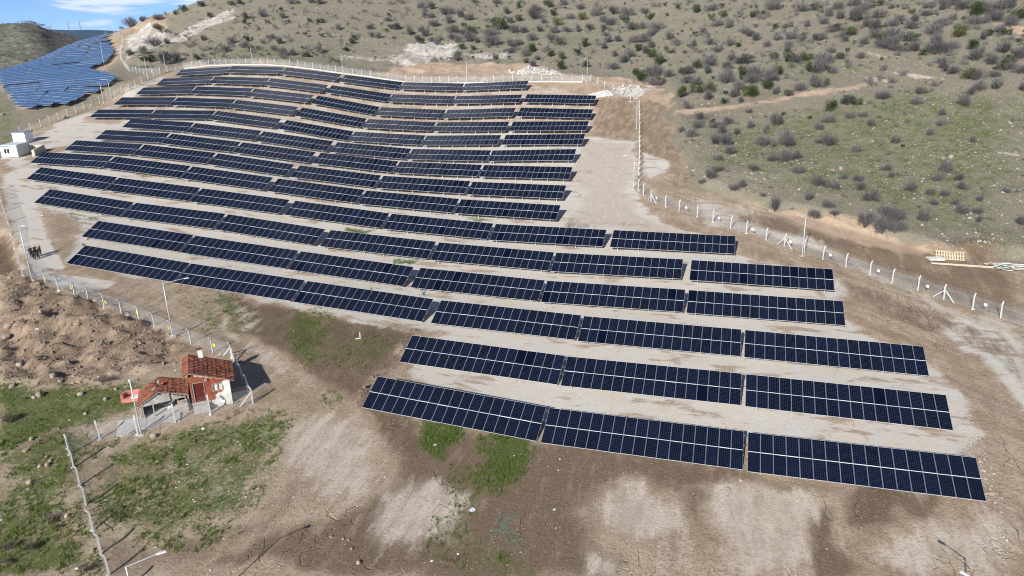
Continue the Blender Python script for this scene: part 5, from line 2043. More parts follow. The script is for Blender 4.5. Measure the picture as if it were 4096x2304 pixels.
# warning plates wired to the fences
M_yel = simple('yellow_plate', (0.80, 0.66, 0.02), 0.5, 0, 0.06); M_wht = simple('white_plate', (0.80, 0.81, 0.80), 0.5, 0, 0.05); M_ink = simple('black_print', (0.03, 0.03, 0.03), 0.6)
fl_ = {n: [Vector((p[0], p[1])) for p in pts] for n, pts in FENCES}
def snap(x, y):
    best = None
    for n, pts in fl_.items():
        for p, q in zip(pts, pts[1:]):
            d = q - p; tt = max(0, min(1, (Vector((x, y)) - p).dot(d) / max(d.length_squared, 1e-6))); c = p + d * tt
            dd = (c - Vector((x, y))).length
            if best is None or dd < best[0]: best = (dd, c, d.normalized())
    return best[1], best[2]
cnt = {'yellow': 0, 'white': 0}
for kind, x, y in SIGNS:
    c, d = snap(x, y); ang = math.atan2(d.y, d.x)
    nrm = Vector((d.y, -d.x)); 
    if nrm.dot(-c) < 0: nrm = -nrm; ang += math.pi
    p = c + nrm * 0.05
    root = empty('warning_plate', (p.x, p.y, gz(p.x, p.y) + 0.85), ang)
    cnt[kind] += 1; i = cnt[kind]
    lab = ('small yellow warning plate wired to the left fence, %s from the hut' % ORD[[5, 4, 3, 2, 1, 7, 6][i - 1] - 1]) if kind == 'yellow' else ('small white plate wired to the right fence, %s from its upper end' % (ORD[i - 1]) if i <= 10 else ('small white plate on the wire at the corner below the shed' if i == 11 else 'small white plate on the wire in front of the hut window'))
    tag(root, lab, 'sign', kind + ' plates on the fence')
    add('plate', MB().box(-0.16, 0.16, -0.008, 0.008, 0, 0.32).mesh('plate', M_yel if kind == 'yellow' else M_wht), None, root)
    if kind == 'yellow': add('symbol', MB().poly([(-0.08, -0.012, 0.1), (0.08, -0.012, 0.1), (0.0, -0.012, 0.24)]).mesh('symbol', M_ink), None, root)

# ---------------------------------------------------------------- brick hut
M_brick = simple('hollow_clay_brick', (0.33, 0.095, 0.05), 0.9, 0, 0.22, 7, 0.2, 0.25)
M_mortar = simple('mortar', (0.50, 0.42, 0.35), 0.95, 0, 0.2, 8)
M_plaster = simple('white_plaster', (0.60, 0.585, 0.55), 0.9, 0, 0.24, 2.2)
M_door = simple('rust_red_door', (0.115, 0.022, 0.018), 0.55, 0.1, 0.2, 3)
M_wood = simple('weathered_wood', (0.34, 0.27, 0.20), 0.9, 0, 0.3, 3)
M_greywood = simple('grey_boards', (0.33, 0.31, 0.285), 0.9, 0, 0.3, 4)
M_dark = simple('dark_interior', (0.03, 0.028, 0.026), 0.9)
M_cloth = simple('white_curtain', (0.62, 0.62, 0.58), 0.9)
def tile_material():
    t = NT('clay_roof_tile'); o = t.pos(); r = t.n('ShaderNodeObjectInfo').outputs['Random']
    c = t.mix(r, (0.12, 0.038, 0.024), (0.33, 0.11, 0.06)); n = t.noise(3.0, 6, 0.65, o)
    c = t.mix(t.step(n, 0.48, 0.64, 0, 0.8), c, (0.065, 0.036, 0.03)); n2 = t.noise(1.1, 4, 0.6, o)
    c = t.mix(t.step(n2, 0.52, 0.66, 0, 0.65), c, (0.17, 0.105, 0.075)); t.bump(n, 0.3, 0.01)
    return t.done(c, 0.85, 0, 0.25)
M_tile = tile_material()
TL, TWd = 0.41, 0.385      # tile: length down the slope, width along the course
def tile_mesh():
    m = MB(); prof = [(-0.20, 0.0), (-0.16, 0.05), (-0.10, 0.055), (-0.06, 0.01), (0.10, 0.008), (0.17, 0.012), (0.20, 0.03)]
    n = len(prof); th = 0.022
    for yy, dz in ((0.23, 0.0), (-0.23, 0.035)):
        for x, z in prof: m.v.append((x, yy, z + dz))
        for x, z in prof: m.v.append((x, yy, z + dz - th))
    for k in range(n - 1):
        a = k; b = 2 * n + k
        m.f.append((b, b + 1, a + 1, a)); m.f.append((a + n, a + n + 1, b + n + 1, b + n)); m.f.append((b + n, b + n + 1, b + 1, b)); m.m += [0, 0, 0]
    m.f.append((0, 2 * n, 3 * n, n)[::-1]); m.f.append((n - 1, 2 * n - 1, 4 * n - 1, 3 * n - 1)[::-1]); m.m += [0, 0]
    return m.mesh('roof_tile', M_tile)
ME_tile = tile_mesh()
def tiles(parent, ridge_a, ridge_b, down, nrow, ncol, skip=lambda i, j: False, jitter=0.012):
    """tiles from a ridge (a to b) down a slope; down = vector of one full slope length"""
    along = (ridge_b - ridge_a); A = along.normalized(); Dn = down.normalized(); N = A.cross(Dn)
    if N.z < 0: N = -N
    X = N.cross(-Dn).normalized() if False else (-Dn).cross(N)     # local x so that (x, -Dn, N) is right handed
    R = Matrix((X, -Dn, N)).transposed().to_euler()
    sl = down.length / nrow; sw = along.length / ncol
    for i in range(nrow):
        for j in range(ncol):
            if skip(i, j): continue
            o = add('roof_tile', ME_tile, None, parent)
            o.location = ridge_a + A * (sw * (j + 0.5)) + Dn * (sl * (i + 0.5)) + N * (0.05 + random.gauss(0, 0.006)) + A * random.gauss(0, jitter)
            o.rotation_euler = (R.x + random.gauss(0, 0.02), R.y + random.gauss(0, 0.02), R.z + random.gauss(0, 0.025))
            o.scale = (sw / TWd * 1.02, sl / TL * 1.03, 1)
HUT_A = math.radians(22.0); HX0, HY0, HZ0 = -30.93, 63.83, 4.12
hut = empty('brick_hut', (HX0, HY0, HZ0), HUT_A)
tag(hut, 'small red brick hut with tiled roof, white chimney and rust red door', 'hut')
HWd, HDp, ZL, ZR = 3.55, 4.3, 3.0, 1.78
def wtop(x): return ZL + (ZR - ZL) * x / HWd
DOOR = (0.30, 1.22, 0.02, 2.0); WIN = (1.98, 2.88, 0.85, 1.62)
wall = MB()                                                     # masonry shell behind the facing
wall.quadbox([(0, 0.06, -1.0), (DOOR[0], 0.06, -1.0), (DOOR[0], 0.2, -1.0), (0, 0.2, -1.0), (0, 0.06, wtop(0)), (DOOR[0], 0.06, wtop(DOOR[0])), (DOOR[0], 0.2, wtop(DOOR[0])), (0, 0.2, wtop(0))])
def slab(x0, x1, z0, z1, t0=None, t1=None):
    wall.quadbox([(x0, 0.06, z0), (x1, 0.06, z0), (x1, 0.2, z0), (x0, 0.2, z0), (x0, 0.06, t0 if t0 else z1), (x1, 0.06, t1 if t1 else z1), (x1, 0.2, t1 if t1 else z1), (x0, 0.2, t0 if t0 else z1)])
slab(DOOR[0], DOOR[1], -1.0, 0.0); slab(DOOR[0], DOOR[1], DOOR[3], 0, wtop(DOOR[0]), wtop(DOOR[1])); slab(DOOR[1], WIN[0], -1.0, 0, wtop(DOOR[1]), wtop(WIN[0]))
slab(WIN[0], WIN[1], -1.0, WIN[2]); slab(WIN[0], WIN[1], WIN[3], 0, wtop(WIN[0]), wtop(WIN[1])); slab(WIN[1], HWd, -1.0, 0, wtop(WIN[1]), wtop(HWd))
wall.quadbox([(0, 0.2, -1), (0.14, 0.2, -1), (0.14, HDp, -1), (0, HDp, -1), (0, 0.2, ZL), (0.14, 0.2, wtop(.14)), (0.14, HDp, wtop(.14)), (0, HDp, ZL)])
wall.quadbox([(HWd - 0.14, 0.2, -1), (HWd, 0.2, -1), (HWd, HDp, -1), (HWd - 0.14, HDp, -1), (HWd - 0.14, 0.2, wtop(HWd - .14)), (HWd, 0.2, ZR), (HWd, HDp, ZR), (HWd - 0.14, HDp, wtop(HWd - .14))], 1)
wall.quadbox([(0.14, HDp - 0.14, -1), (HWd - 0.14, HDp - 0.14, -1), (HWd - 0.14, HDp, -1), (0.14, HDp, -1), (0.14, HDp - 0.14, wtop(.14)), (HWd - 0.14, HDp - 0.14, wtop(HWd - .14)), (HWd - 0.14, HDp, wtop(HWd - .14)), (0.14, HDp, wtop(.14))])
hut_wall = add('wall', wall.mesh('hut_wall', M_mortar, M_plaster), None, hut)
BL, BHt = 0.30, 0.14
ME_brick = MB().box(-BL / 2 + 0.011, BL / 2 - 0.011, 0, 0.075, 0.011, BHt - 0.011).mesh('brick', M_brick)
ME_half = MB().box(-BL / 4 + 0.006, BL / 4 - 0.006, 0, 0.075, 0.007, BHt - 0.007).mesh('half_brick', M_brick)
def plastered(x, z): return x > 2.95 + 0.12 * math.sin(z * 7) - 0.0 or (z < 0.72 + 0.08 * math.sin(x * 9) and x > 2.35 - 0.5 * (0.7 - z) + 0.08 * math.sin(z * 11))
z = 0.0; r = 0
while z < ZL + 0.05:
    x = BL / 2 if r % 2 == 0 else 0.0
    xs = []
    if r % 2: xs.append((BL / 4, True)); x = BL
    while x - BL / 2 < HWd: xs.append((x, False)); x += BL
    for x, half in xs:
        w = BL / 4 if half else BL / 2
        if x + w > HWd + 0.04 or z + BHt > wtop(x) - 0.0: continue
        if x + w > DOOR[0] - 0.02 and x - w < DOOR[1] + 0.02 and z < DOOR[3]:
            if x - w < DOOR[0] - 0.16 and not half: x, half, w = x - w + BL / 4, True, BL / 4
            elif x + w > DOOR[1] + 0.16 and not half: x, half, w = x + w - BL / 4, True, BL / 4
            else: continue
            if x + w > DOOR[0] + 0.01 and x - w < DOOR[1] - 0.01: continue
        if x + w > WIN[0] and x - w < WIN[1] and WIN[2] - 0.08 < z + BHt / 2 < WIN[3]: continue
        if plastered(x, z + 0.07): continue
        o = add('brick', ME_half if half else ME_brick, None, hut_wall); o.location = (x, -0.018 + random.gauss(0, 0.003), z)
    z += BHt; r += 1
# plaster patch at the lower right of the facade: its ragged edge follows the bricks
pm = MB(); xs = np.linspace(1.5, HWd, 60); zs = np.linspace(-0.95, ZR, 60)
def inpl(x, z): return plastered(x, z) and not (WIN[0] - 0.02 < x < WIN[1] + 0.02 and WIN[2] < z < WIN[3]) and z < wtop(x) - 0.03
for i in range(59):
    for j in range(59):
        if inpl((xs[i] + xs[i + 1]) / 2, (zs[j] + zs[j + 1]) / 2): pm.box(xs[i], xs[i + 1], -0.035, 0.061, zs[j], zs[j + 1])
add('plaster_patch', pm.mesh('plaster_patch', M_plaster), None, hut_wall)
lb = MB().box(-0.02, 1.6, -0.03, 0.065, -1.0, -0.005); add('plinth', lb.mesh('plinth', M_conc), None, hut_wall)
d = add('door', MB().box(DOOR[0], DOOR[1], 0.08, 0.12, 0.02, DOOR[3]).mesh('door', M_door), None, hut)
fm = MB()
fm.box(DOOR[0] - 0.05, DOOR[0], -0.02, 0.13, 0, DOOR[3] + 0.05).box(DOOR[1], DOOR[1] + 0.05, -0.02, 0.13, 0, DOOR[3] + 0.05).box(DOOR[0], DOOR[1], -0.02, 0.13, DOOR[3], DOOR[3] + 0.05)
add('door_frame', fm.mesh('door_frame', M_wood), None, d)
for k in range(7): add('door_rib', MB().box(DOOR[0] + 0.06 + k * 0.125, DOOR[0] + 0.1 + k * 0.125, 0.062, 0.08, 0.08, DOOR[3] - 0.06).mesh('door_rib', M_door), None, d)
add('handle', MB().box(DOOR[1] - 0.12, DOOR[1] - 0.06, 0.03, 0.079, 0.95, 1.05).mesh('handle', M_steel), None, d)
w = add('window', MB().box(WIN[0], WIN[1], 0.15, 0.17, WIN[2], WIN[3]).mesh('window_glass', M_dark), None, hut)
fm = MB(); a, b, c_, e = WIN
fm.box(a, a + 0.05, 0.0, 0.15, c_, e).box(b - 0.05, b, 0.0, 0.15, c_, e).box(a + 0.05, b - 0.05, 0.0, 0.15, e - 0.05, e).box(a + 0.05, b - 0.05, 0.0, 0.15, c_, c_ + 0.05).box((a + b) / 2 - 0.04, (a + b) / 2 + 0.04, 0.02, 0.14, c_ + 0.05, e - 0.05)
add('window_frame', fm.mesh('window_frame', M_wood), None, w)
for (x0, x1) in ((a + 0.06, (a + b) / 2 - 0.06), ((a + b) / 2 + 0.06, b - 0.06)):
    cm = MB(); n = 9
    for k in range(n):
        xa, xb = x0 + (x1 - x0) * k / n, x0 + (x1 - x0) * (k + 1) / n; ya, yb = (0.09, 0.125) if k % 2 else (0.125, 0.09)
        cm.poly([(xa, ya, c_ + 0.06), (xb, yb, c_ + 0.06), (xb, yb, e - 0.06), (xa, ya, e - 0.06)])
    add('curtain', cm.mesh('curtain', M_cloth), None, w)
rf = MB(); RX, RZ = 0.12, ZL + 0.22                               # ridge
eR = (HWd + 0.42, ZR - 0.02); eL = (-0.42, ZL - 0.12); y0, y1 = -0.32, HDp + 0.25
for (xa, za), (xb, zb) in (((RX, RZ), eR), (eL, (RX, RZ))):
    rf.quadbox([(xa, y0, za - 0.06), (xb, y0, zb - 0.06), (xb, y1, zb - 0.06), (xa, y1, za - 0.06), (xa, y0, za), (xb, y0, zb), (xb, y1, zb), (xa, y1, za)])
roof = add('roof', rf.mesh('roof_boards', M_wood), None, hut)
tiles(roof, Vector((RX, y0, RZ)), Vector((RX, y1, RZ)), Vector((eR[0] - RX, 0, eR[1] - RZ)), 10, 12)
tiles(roof, Vector((RX, y1, RZ)), Vector((RX, y0, RZ)), Vector((eL[0] - RX, 0, eL[1] - RZ)), 2, 12)
ch = add('chimney', MB().box(1.0, 1.45, HDp - 0.15, HDp + 0.3, 2.2, 3.65).mesh('chimney', M_plaster), None, hut)
cap = MB().bar((1.02, HDp + 0.08, 3.65), (1.14, HDp + 0.08, 3.86), 0.03, 0.4).bar((1.14, HDp + 0.08, 3.86), (1.43, HDp + 0.08, 3.65), 0.03, 0.4)
add('chimney_cap', cap.mesh('chimney_cap', M_tile), None, ch)
st = MB().box(0.05, 1.35, -0.75, -0.035, -1.05, -0.06); add('door_step', st.mesh('door_step', M_conc), None, hut)
add('meter_box', MB().box(1.35, 1.62, -0.16, -0.02, 2.12, 2.3).mesh('meter_box', M_steel), None, hut)

# ---------------------------------------------------------------- tiled shed beside the hut
shed = empty('tiled_shed', (HX0, HY0, HZ0), HUT_A)
M_shedw = simple('stained_render', (0.27, 0.25, 0.22), 0.95, 0, 0.35, 2.5)
tag(shed, 'low open shed with a broken red tiled roof against the brick hut', 'shed')
SR = Vector((-2.75, 0.1, 1.75)); SRb = Vector((-2.75, 3.7, 1.75)); dR = Vector((2.45, 0, -0.72)); dLf = Vector((-1.95, 0, -1.15))
rb_ = MB()
for dv in (dR, dLf):
    a_, b_ = SR, SRb; rb_.quadbox([a_ - Vector((0, 0, .08)), a_ + dv - Vector((0, 0, .08)), b_ + dv - Vector((0, 0, .08)), b_ - Vector((0, 0, .08)), a_ - Vector((0, 0, .02)), a_ + dv - Vector((0, 0, .02)), b_ + dv - Vector((0, 0, .02)), b_ - Vector((0, 0, .02))])
sroof = add('roof', rb_.mesh('shed_roof_boards', M_greywood), None, shed)
tiles(sroof, SR, SRb, dR, 7, 9, lambda i, j: (i == 0 and j in (3, 4)) or (i == 1 and j == 4), 0.02)
tiles(sroof, SRb, SR, dLf, 6, 9, lambda i, j: (i < 2 and j in (3, 4, 5)) or (i == 0 and j in (1, 2)) or (i == 2 and j == 4), 0.02)
for k in range(5):
    o = add('loose_tile', ME_tile, None, sroof); o.location = (-2.75 + random.uniform(-0.8, 0.25), 1.1 + random.uniform(0, 1.6), 1.72 + random.uniform(-0.1, 0.12)); o.rotation_euler = (random.uniform(-.3, .3), random.uniform(-.3, .3), random.uniform(0, 6))
sw = MB()
sw.box(-4.55, -4.4, 0.2, 3.6, -0.9, 0.62).box(-4.4, -0.25, 3.45, 3.6, -0.9, 0.95).box(-0.4, -0.25, 0.25, 3.45, -0.9, 0.98)
sw.box(-4.4, -1.6, 1.6, 1.72, -0.9, 0.15)
add('wall', sw.mesh('shed_wall', M_shedw), None, shed)
for k in range(6):
    zz = 0.05 + k * 0.0; 
    a_ = Vector((-4.35 + k * 0.28, 0.12 - 0.012 * k, 0.62 + k * 0.155)); b_ = Vector((-0.55 - k * 0.32, 0.12 - 0.012 * k, 0.86 + k * 0.125))
    add('gable_board', MB().bar(a_, b_, 0.03, 0.14).mesh('gable_board', M_greywood), None, shed)
for x in (-4.3, -3.4, -1.25, -0.55): add('post', MB().bar((x, 0.18, -0.9), (x, 0.18, 0.7 if x < -3 else 0.9), 0.1).mesh('shed_post', M_wood), None, shed)
for k in range(7): add('plank', MB().bar((-1.2, 0.10, -0.75 + k * 0.2), (-0.42, 0.06, -0.72 + k * 0.2 + random.uniform(-.03, .03)), 0.035, 0.17).mesh('plank', random.choice((M_greywood, M_wood))), None, shed)
# concrete apron in front of the shed
ap = MB(); xs_ = np.linspace(-6.6, -1.2, 12); 
for i in range(11):
    x0, x1 = xs_[i], xs_[i + 1]; f0 = -2.1 - 0.5 * math.sin(i * 0.9); 
    def wz(x, y):
        X = HX0 + math.cos(HUT_A) * x - math.sin(HUT_A) * y; Y = HY0 + math.sin(HUT_A) * x + math.cos(HUT_A) * y; return gz(X, Y) - HZ0
    yb = 1.4 if x0 > -4.4 else 0.5
    y_f0, y_f1 = -1.7 - 0.35 * math.sin(i * 1.3) + 0.16 * i * 0.3, -1.7 - 0.35 * math.sin((i + 1) * 1.3) + 0.16 * (i + 1) * 0.3
    cs = [(x0, y_f0), (x1, y_f1), (x1, yb), (x0, yb)]
    ap.quadbox([(x, y, wz(x, y) - 0.3) for x, y in cs] + [(x, y, wz(x, y) + 0.07 + (0.16 if y > 0 else 0)) for x, y in cs])
o = add('concrete_apron', ap.mesh('concrete_apron', M_conc)); o.location = (HX0, HY0, HZ0); o.rotation_euler = (0, 0, HUT_A)
tag(o, 'cracked grey concrete apron in front of the tiled shed', 'slab')
# pink sofa
M_pink = simple('faded_pink_vinyl', (0.50, 0.20, 0.155), 0.6, 0, 0.15, 3)
sx, sy = -37.55, 65.6; sofa = empty('armchair', (sx, sy, gz(sx, sy)), math.radians(15)); tag(sofa, 'faded pink tub armchair left outdoors beside the shed', 'armchair')
m = MB(); m.box(-0.85, 0.85, -0.4, 0.45, 0.05, 0.42); add('seat', m.mesh('sofa_seat', M_pink), None, sofa)
arc = MB(); n = 14
for k in range(n):
    a0, a1 = math.pi * (-0.15 + 1.3 * k / n), math.pi * (-0.15 + 1.3 * (k + 1) / n)
    p = lambda a, r: (math.cos(a) * 1.05 * r, 0.1 + math.sin(a) * 0.75 * r)
    (ax_, ay_), (bx_, by_), (cx_, cy_), (dx_, dy_) = p(a0, 1), p(a1, 1), p(a1, 0.78), p(a0, 0.78)
    arc.quadbox([(ax_, ay_, 0.02), (bx_, by_, 0.02), (cx_, cy_, 0.02), (dx_, dy_, 0.02), (ax_, ay_, 0.85), (bx_, by_, 0.85), (cx_, cy_, 0.8), (dx_, dy_, 0.8)])
add('backrest', arc.mesh('sofa_back', M_pink), None, sofa)
add('cushion', MB().box(-0.05, 0.6, -0.42, 0.2, 0.42, 0.55).mesh('cushion', M_cloth), None, sofa)
# white bucket on the apron
bx0, by0 = -33.55, 64.0
b_ = MB().tube([(0, 0, 0.16), (0.5, 0.12, 0.16)], [0.14, 0.19], 12); o = add('plastic_drum', b_.mesh('plastic_drum', M_wht, smooth=True)); o.location = (bx0, by0, gz(bx0, by0) + 0.1); o.rotation_euler = (0, 0, 0.5)
tag(o, 'white plastic drum lying on the concrete apron before the shed', 'drum')

# ---------------------------------------------------------------- cabin and transformer kiosk on the left
M_sheet = simple('light_grey_sheet', (0.60, 0.63, 0.63), 0.5, 0, 0.06, 2); M_sheetroof = simple('pale_blue_roof', (0.58, 0.66, 0.70), 0.45, 0.1, 0.06, 2); M_slate = simple('blue_grey_roof', (0.22, 0.26, 0.31), 0.6, 0.1, 0.1, 2)
M_trim = simple('dark_trim', (0.10, 0.13, 0.15), 0.6); M_glass = simple('window_glass_dark', (0.012, 0.016, 0.02), 0.08, 0, 0.1, 1, 0.6)
M_cream = simple('cream_block', (0.52, 0.49, 0.38), 0.9, 0, 0.1, 3); M_blue = simple('blue_badge', (0.03, 0.10, 0.42), 0.5)
ka = math.atan2(170.99 - 171.36, 3.16) + 0.03
kz = gz(-111, 171.1); kiosk = empty('transformer_kiosk', (-112.6, 171.36, kz), ka); tag(kiosk, 'tall white metal transformer kiosk with yellow warning labels beside its shadow', 'kiosk')
add('body', MB().box(0, 3.0, 0, 2.7, -0.2, 2.62).mesh('kiosk_body', M_wht), None, kiosk)
add('roof', MB().quadbox([(-0.15, -0.15, 2.622), (3.15, -0.15, 2.622), (3.15, 2.85, 2.622), (-0.15, 2.85, 2.622), (-0.15, -0.15, 2.70), (3.15, -0.15, 2.70), (3.15, 2.85, 2.86), (-0.15, 2.85, 2.86)]).mesh('kiosk_roof', M_slate), None, kiosk)
dr = add('door', MB().box(0.15, 2.85, -0.025, -0.003, 0.05, 2.5).mesh('kiosk_door', M_wht), None, kiosk)
for x in (0.75, 1.95): add('warning_label', MB().poly([(x, -0.03, 1.78), (x + 0.3, -0.03, 1.78), (x + 0.15, -0.03, 2.06)]).mesh('label', M_yel), None, dr)
add('seam', MB().box(1.49, 1.51, -0.03, -0.026, 0.06, 1.14).box(1.49, 1.51, -0.03, -0.026, 1.33, 2.5).mesh('seam', M_trim), None, dr)
for x in (0.45, 1.95): add('vent', MB().box(x, x + 0.6, -0.03, -0.026, 0.3, 0.55).mesh('vent', M_trim), None, dr)
add('lock', MB().box(1.45, 1.6, -0.05, -0.027, 1.15, 1.32).mesh('lock', M_blue), None, dr); add('badge', MB().box(0.2, 0.62, -0.034, -0.027, 2.28, 2.4).mesh('badge', M_blue), None, dr)
cz_ = gz(-105, 157.5); ca = math.atan2(157.49 - 157.04, 3.14) - 0.05
cabin = empty('site_cabin', (-106.5, 157.05, cz_), ca); tag(cabin, 'light grey portable site cabin with one white window at left edge', 'cabin')
add('body', MB().box(0, 3.5, 0, 5.2, 0.1, 2.55).mesh('cabin_body', M_sheet), None, cabin)
add('roof', MB().box(-0.08, 3.58, -0.08, 5.28, 2.56, 2.74).mesh('cabin_roof', M_sheetroof), None, cabin)
tr = MB().box(-0.02, 0.08, -0.02, -0.002, 0.1, 2.55).box(3.42, 3.52, -0.02, -0.002, 0.1, 2.55).box(0.08, 3.42, -0.02, -0.002, 0.1, 0.2).box(0.08, 3.42, -0.02, -0.002, 2.45, 2.55); add('trim', tr.mesh('cabin_trim', M_trim), None, cabin)
add('base', MB().box(-0.1, 3.6, -0.15, 5.3, -0.6, 0.098).mesh('cabin_base', M_conc), None, cabin)
w = add('window', MB().box(0.85, 1.9, -0.03, -0.003, 1.0, 1.95).mesh('cabin_pane', M_glass), None, cabin)
add('window_frame', MB().box(0.75, 0.87, -0.06, -0.003, 0.92, 2.03).box(1.88, 2.0, -0.06, -0.003, 0.92, 2.03).box(0.87, 1.88, -0.06, -0.003, 1.93, 2.03).box(0.87, 1.88, -0.06, -0.003, 0.92, 1.02).box(1.32, 1.43, -0.055, -0.031, 1.02, 1.93).mesh('cabin_frame', M_wht), None, w)
wz_ = gz(-102, 158); ww = empty('retaining_wall', (-102.6, 158.2, wz_), ca); tag(ww, 'cream block retaining walls of the recess right of the cabin', 'wall')
add('side_wall', MB().quadbox([(2.3, -0.6, -0.4), (2.6, -0.6, -0.4), (2.6, 4.2, -0.4), (2.3, 4.2, -0.4), (2.3, -0.6, 1.35), (2.6, -0.6, 1.35), (2.6, 4.2, 1.9), (2.3, 4.2, 1.9)]).mesh('wing', M_cream), None, ww)
add('back_wall', MB().box(-0.9, 2.3, 4.0, 4.25, -0.4, 1.85).mesh('wing_back', M_cream), None, ww)
add('end_wall', MB().box(-1.15, -0.9, 3.0, 4.25, -0.4, 1.85).mesh('wing_end', M_cream), None, ww)
add('cap_slab', MB().box(2.2, 2.75, -0.75, -0.605, -0.4, 1.3).mesh('wing_cap', M_cream), None, ww)

# ---------------------------------------------------------------- people on the gravel lane
M_skin = simple('skin', (0.42, 0.25, 0.18), 0.6, 0, 0.06); M_hair = simple('dark_hair', (0.02, 0.016, 0.014), 0.7)
def skin_mesh(name, verts, edges, mat, parent, sub=2):
    me = bpy.data.meshes.new(name); me.from_pydata([v[:3] for v in verts], edges, []); me.materials.append(mat)
    o = add(name, me, None, parent)
    md = o.modifiers.new('skin', 'SKIN'); md.use_smooth_shade = True
    sl = me.skin_vertices[0].data
    for i, v in enumerate(verts): sl[i].radius = (v[3], v[4] if len(v) > 4 else v[3]); sl[i].use_root = (i == 0)
    s = o.modifiers.new('sub', 'SUBSURF'); s.levels = sub; s.render_levels = sub
    return o
def chain(n0, k): return [(n0 + i, n0 + i + 1) for i in range(k)]
def person(x, y, face, h, jacket, trousers, arms, label, hair=M_hair):
    """standing figure; face = heading of the front; arms = 'front' (hands together) or 'down'"""
    root = empty('person', (x, y, gz(x, y)), face); tag(root, label, 'person', 'people talking on the gravel lane')
    k = h / 1.75; F_ = -1                                       # local -y is the front
    V = [(0, 0, 0.95, .12, .09), (0, 0, 1.15, .115, .085), (0, 0, 1.38, .13, .09), (0, 0.0, 1.5, .06), (0, -0.015, 1.56, .05), (0, -0.03, 1.64, .082, .095), (0, -0.02, 1.72, .075, .085), (0, -0.125, 1.63, .016)]
    E = chain(0, 6) + [(5, 7)]
    for s in (-1, 1):
        b = len(V)
        if arms == 'front': pts = [(s * .19, 0, 1.42, .055), (s * .25, -.02, 1.14, .045), (s * .12, -.2, 1.0, .036), (s * .05, -.25, .97, .03), (s * .01, -.26, .93, .018)]
        else: pts = [(s * .19, 0, 1.42, .055), (s * .24, .02, 1.13, .045), (s * .25, -.06, .88, .034), (s * .25, -.08, .79, .03), (s * .245, -.1, .70, .018)]
        V += pts; E += [(2, b)] + chain(b, 4)
        hb = b + 3; hx, hy, hz = V[hb][:3]
        for q in range(4):                                      # fingers
            V.append((hx - s * (0.02 - 0.013 * q), hy - 0.03, hz - 0.085 - 0.01 * (q in (1, 2)), .0085)); E.append((hb, len(V) - 1))
        V.append((hx - s * 0.045, hy - 0.02, hz - 0.03, .010)); E.append((hb, len(V) - 1))
        b = len(V); V += [(s * .09, 0, .86, .085), (s * .1, -.01, .5, .06), (s * .1, .02, .1, .042), (s * .1, .0, .05, .04), (s * .105, -.14, .035, .035)]; E += [(0, b)] + chain(b, 4)
    sc = [(v[0] * k, v[1] * k, v[2] * k) + tuple(r * k for r in v[3:]) for v in V]
    body = skin_mesh('body', sc, E, M_skin, root)
    V = [(0, 0, 0.82, .165, .125), (0, 0, 1.0, .155, .115), (0, 0, 1.2, .16, .12), (0, 0, 1.4, .165, .11), (0, .005, 1.49, .075)]; E = chain(0, 4)
    for s in (-1, 1):
        b = len(V)
        pts = [(s * .2, 0, 1.42, .078), (s * .26, -.02, 1.14, .066), (s * .13, -.19, 1.01, .052)] if arms == 'front' else [(s * .2, 0, 1.42, .078), (s * .25, .02, 1.13, .064), (s * .255, -.05, .9, .05)]
        V += pts; E += [(3, b)] + chain(b, 2)
    skin_mesh('jacket', [(v[0] * k, v[1] * k, v[2] * k) + tuple(r * k for r in v[3:]) for v in V], E, jacket, root)
    V = [(0, 0, 0.93, .14, .11)]; E = []
    for s in (-1, 1):
        b = len(V); V += [(s * .09, 0, .84, .1), (s * .1, -.01, .5, .076), (s * .1, .02, .1, .062)]; E += [(0, b)] + chain(b, 2)
    skin_mesh('trousers', [(v[0] * k, v[1] * k, v[2] * k) + tuple(r * k for r in v[3:]) for v in V], E, trousers, root)
    skin_mesh('hair', [(0, .01, 1.70 * k, .085, .095), (0, .0, 1.755 * k, .075, .08)], [(0, 1)], hair, root)
    for s in (-1, 1): skin_mesh('shoe', [(s * .1 * k, .03, .045, .05, .05), (s * .105 * k, -.15 * k, .035, .045, .038)], [(0, 1)], M_hair, root, 1)
M_j1 = simple('green_grey_jacket', (0.045, 0.06, 0.05), 0.85); M_j2 = simple('black_jacket', (0.010, 0.010, 0.012), 0.8); M_j3 = simple('dark_olive_jacket', (0.02, 0.026, 0.02), 0.85)
M_jean = simple('blue_jeans', (0.04, 0.075, 0.14), 0.85); M_trs = simple('dark_trousers', (0.014, 0.016, 0.022), 0.85)
PP = PEOPLE
person(*PP[0], math.radians(60), 1.74, M_j1, M_jean, 'down', 'person in grey green jacket and blue jeans at left of the group')
person(*PP[1], math.radians(175), 1.78, M_j2, M_trs, 'front', 'person in black jacket with hands clasped, nearest of the group')
person(*PP[2], math.radians(215), 1.74, M_j3, M_trs, 'down', 'person in dark olive jacket at the front right of the group')
person(*PP[3], math.radians(10), 1.78, M_j2, M_trs, 'down', 'person in black hidden in the middle of the group')
person(*PP[4], math.radians(-50), 1.76, M_j2, M_trs, 'front', 'person in black jacket at far right with hands in front')

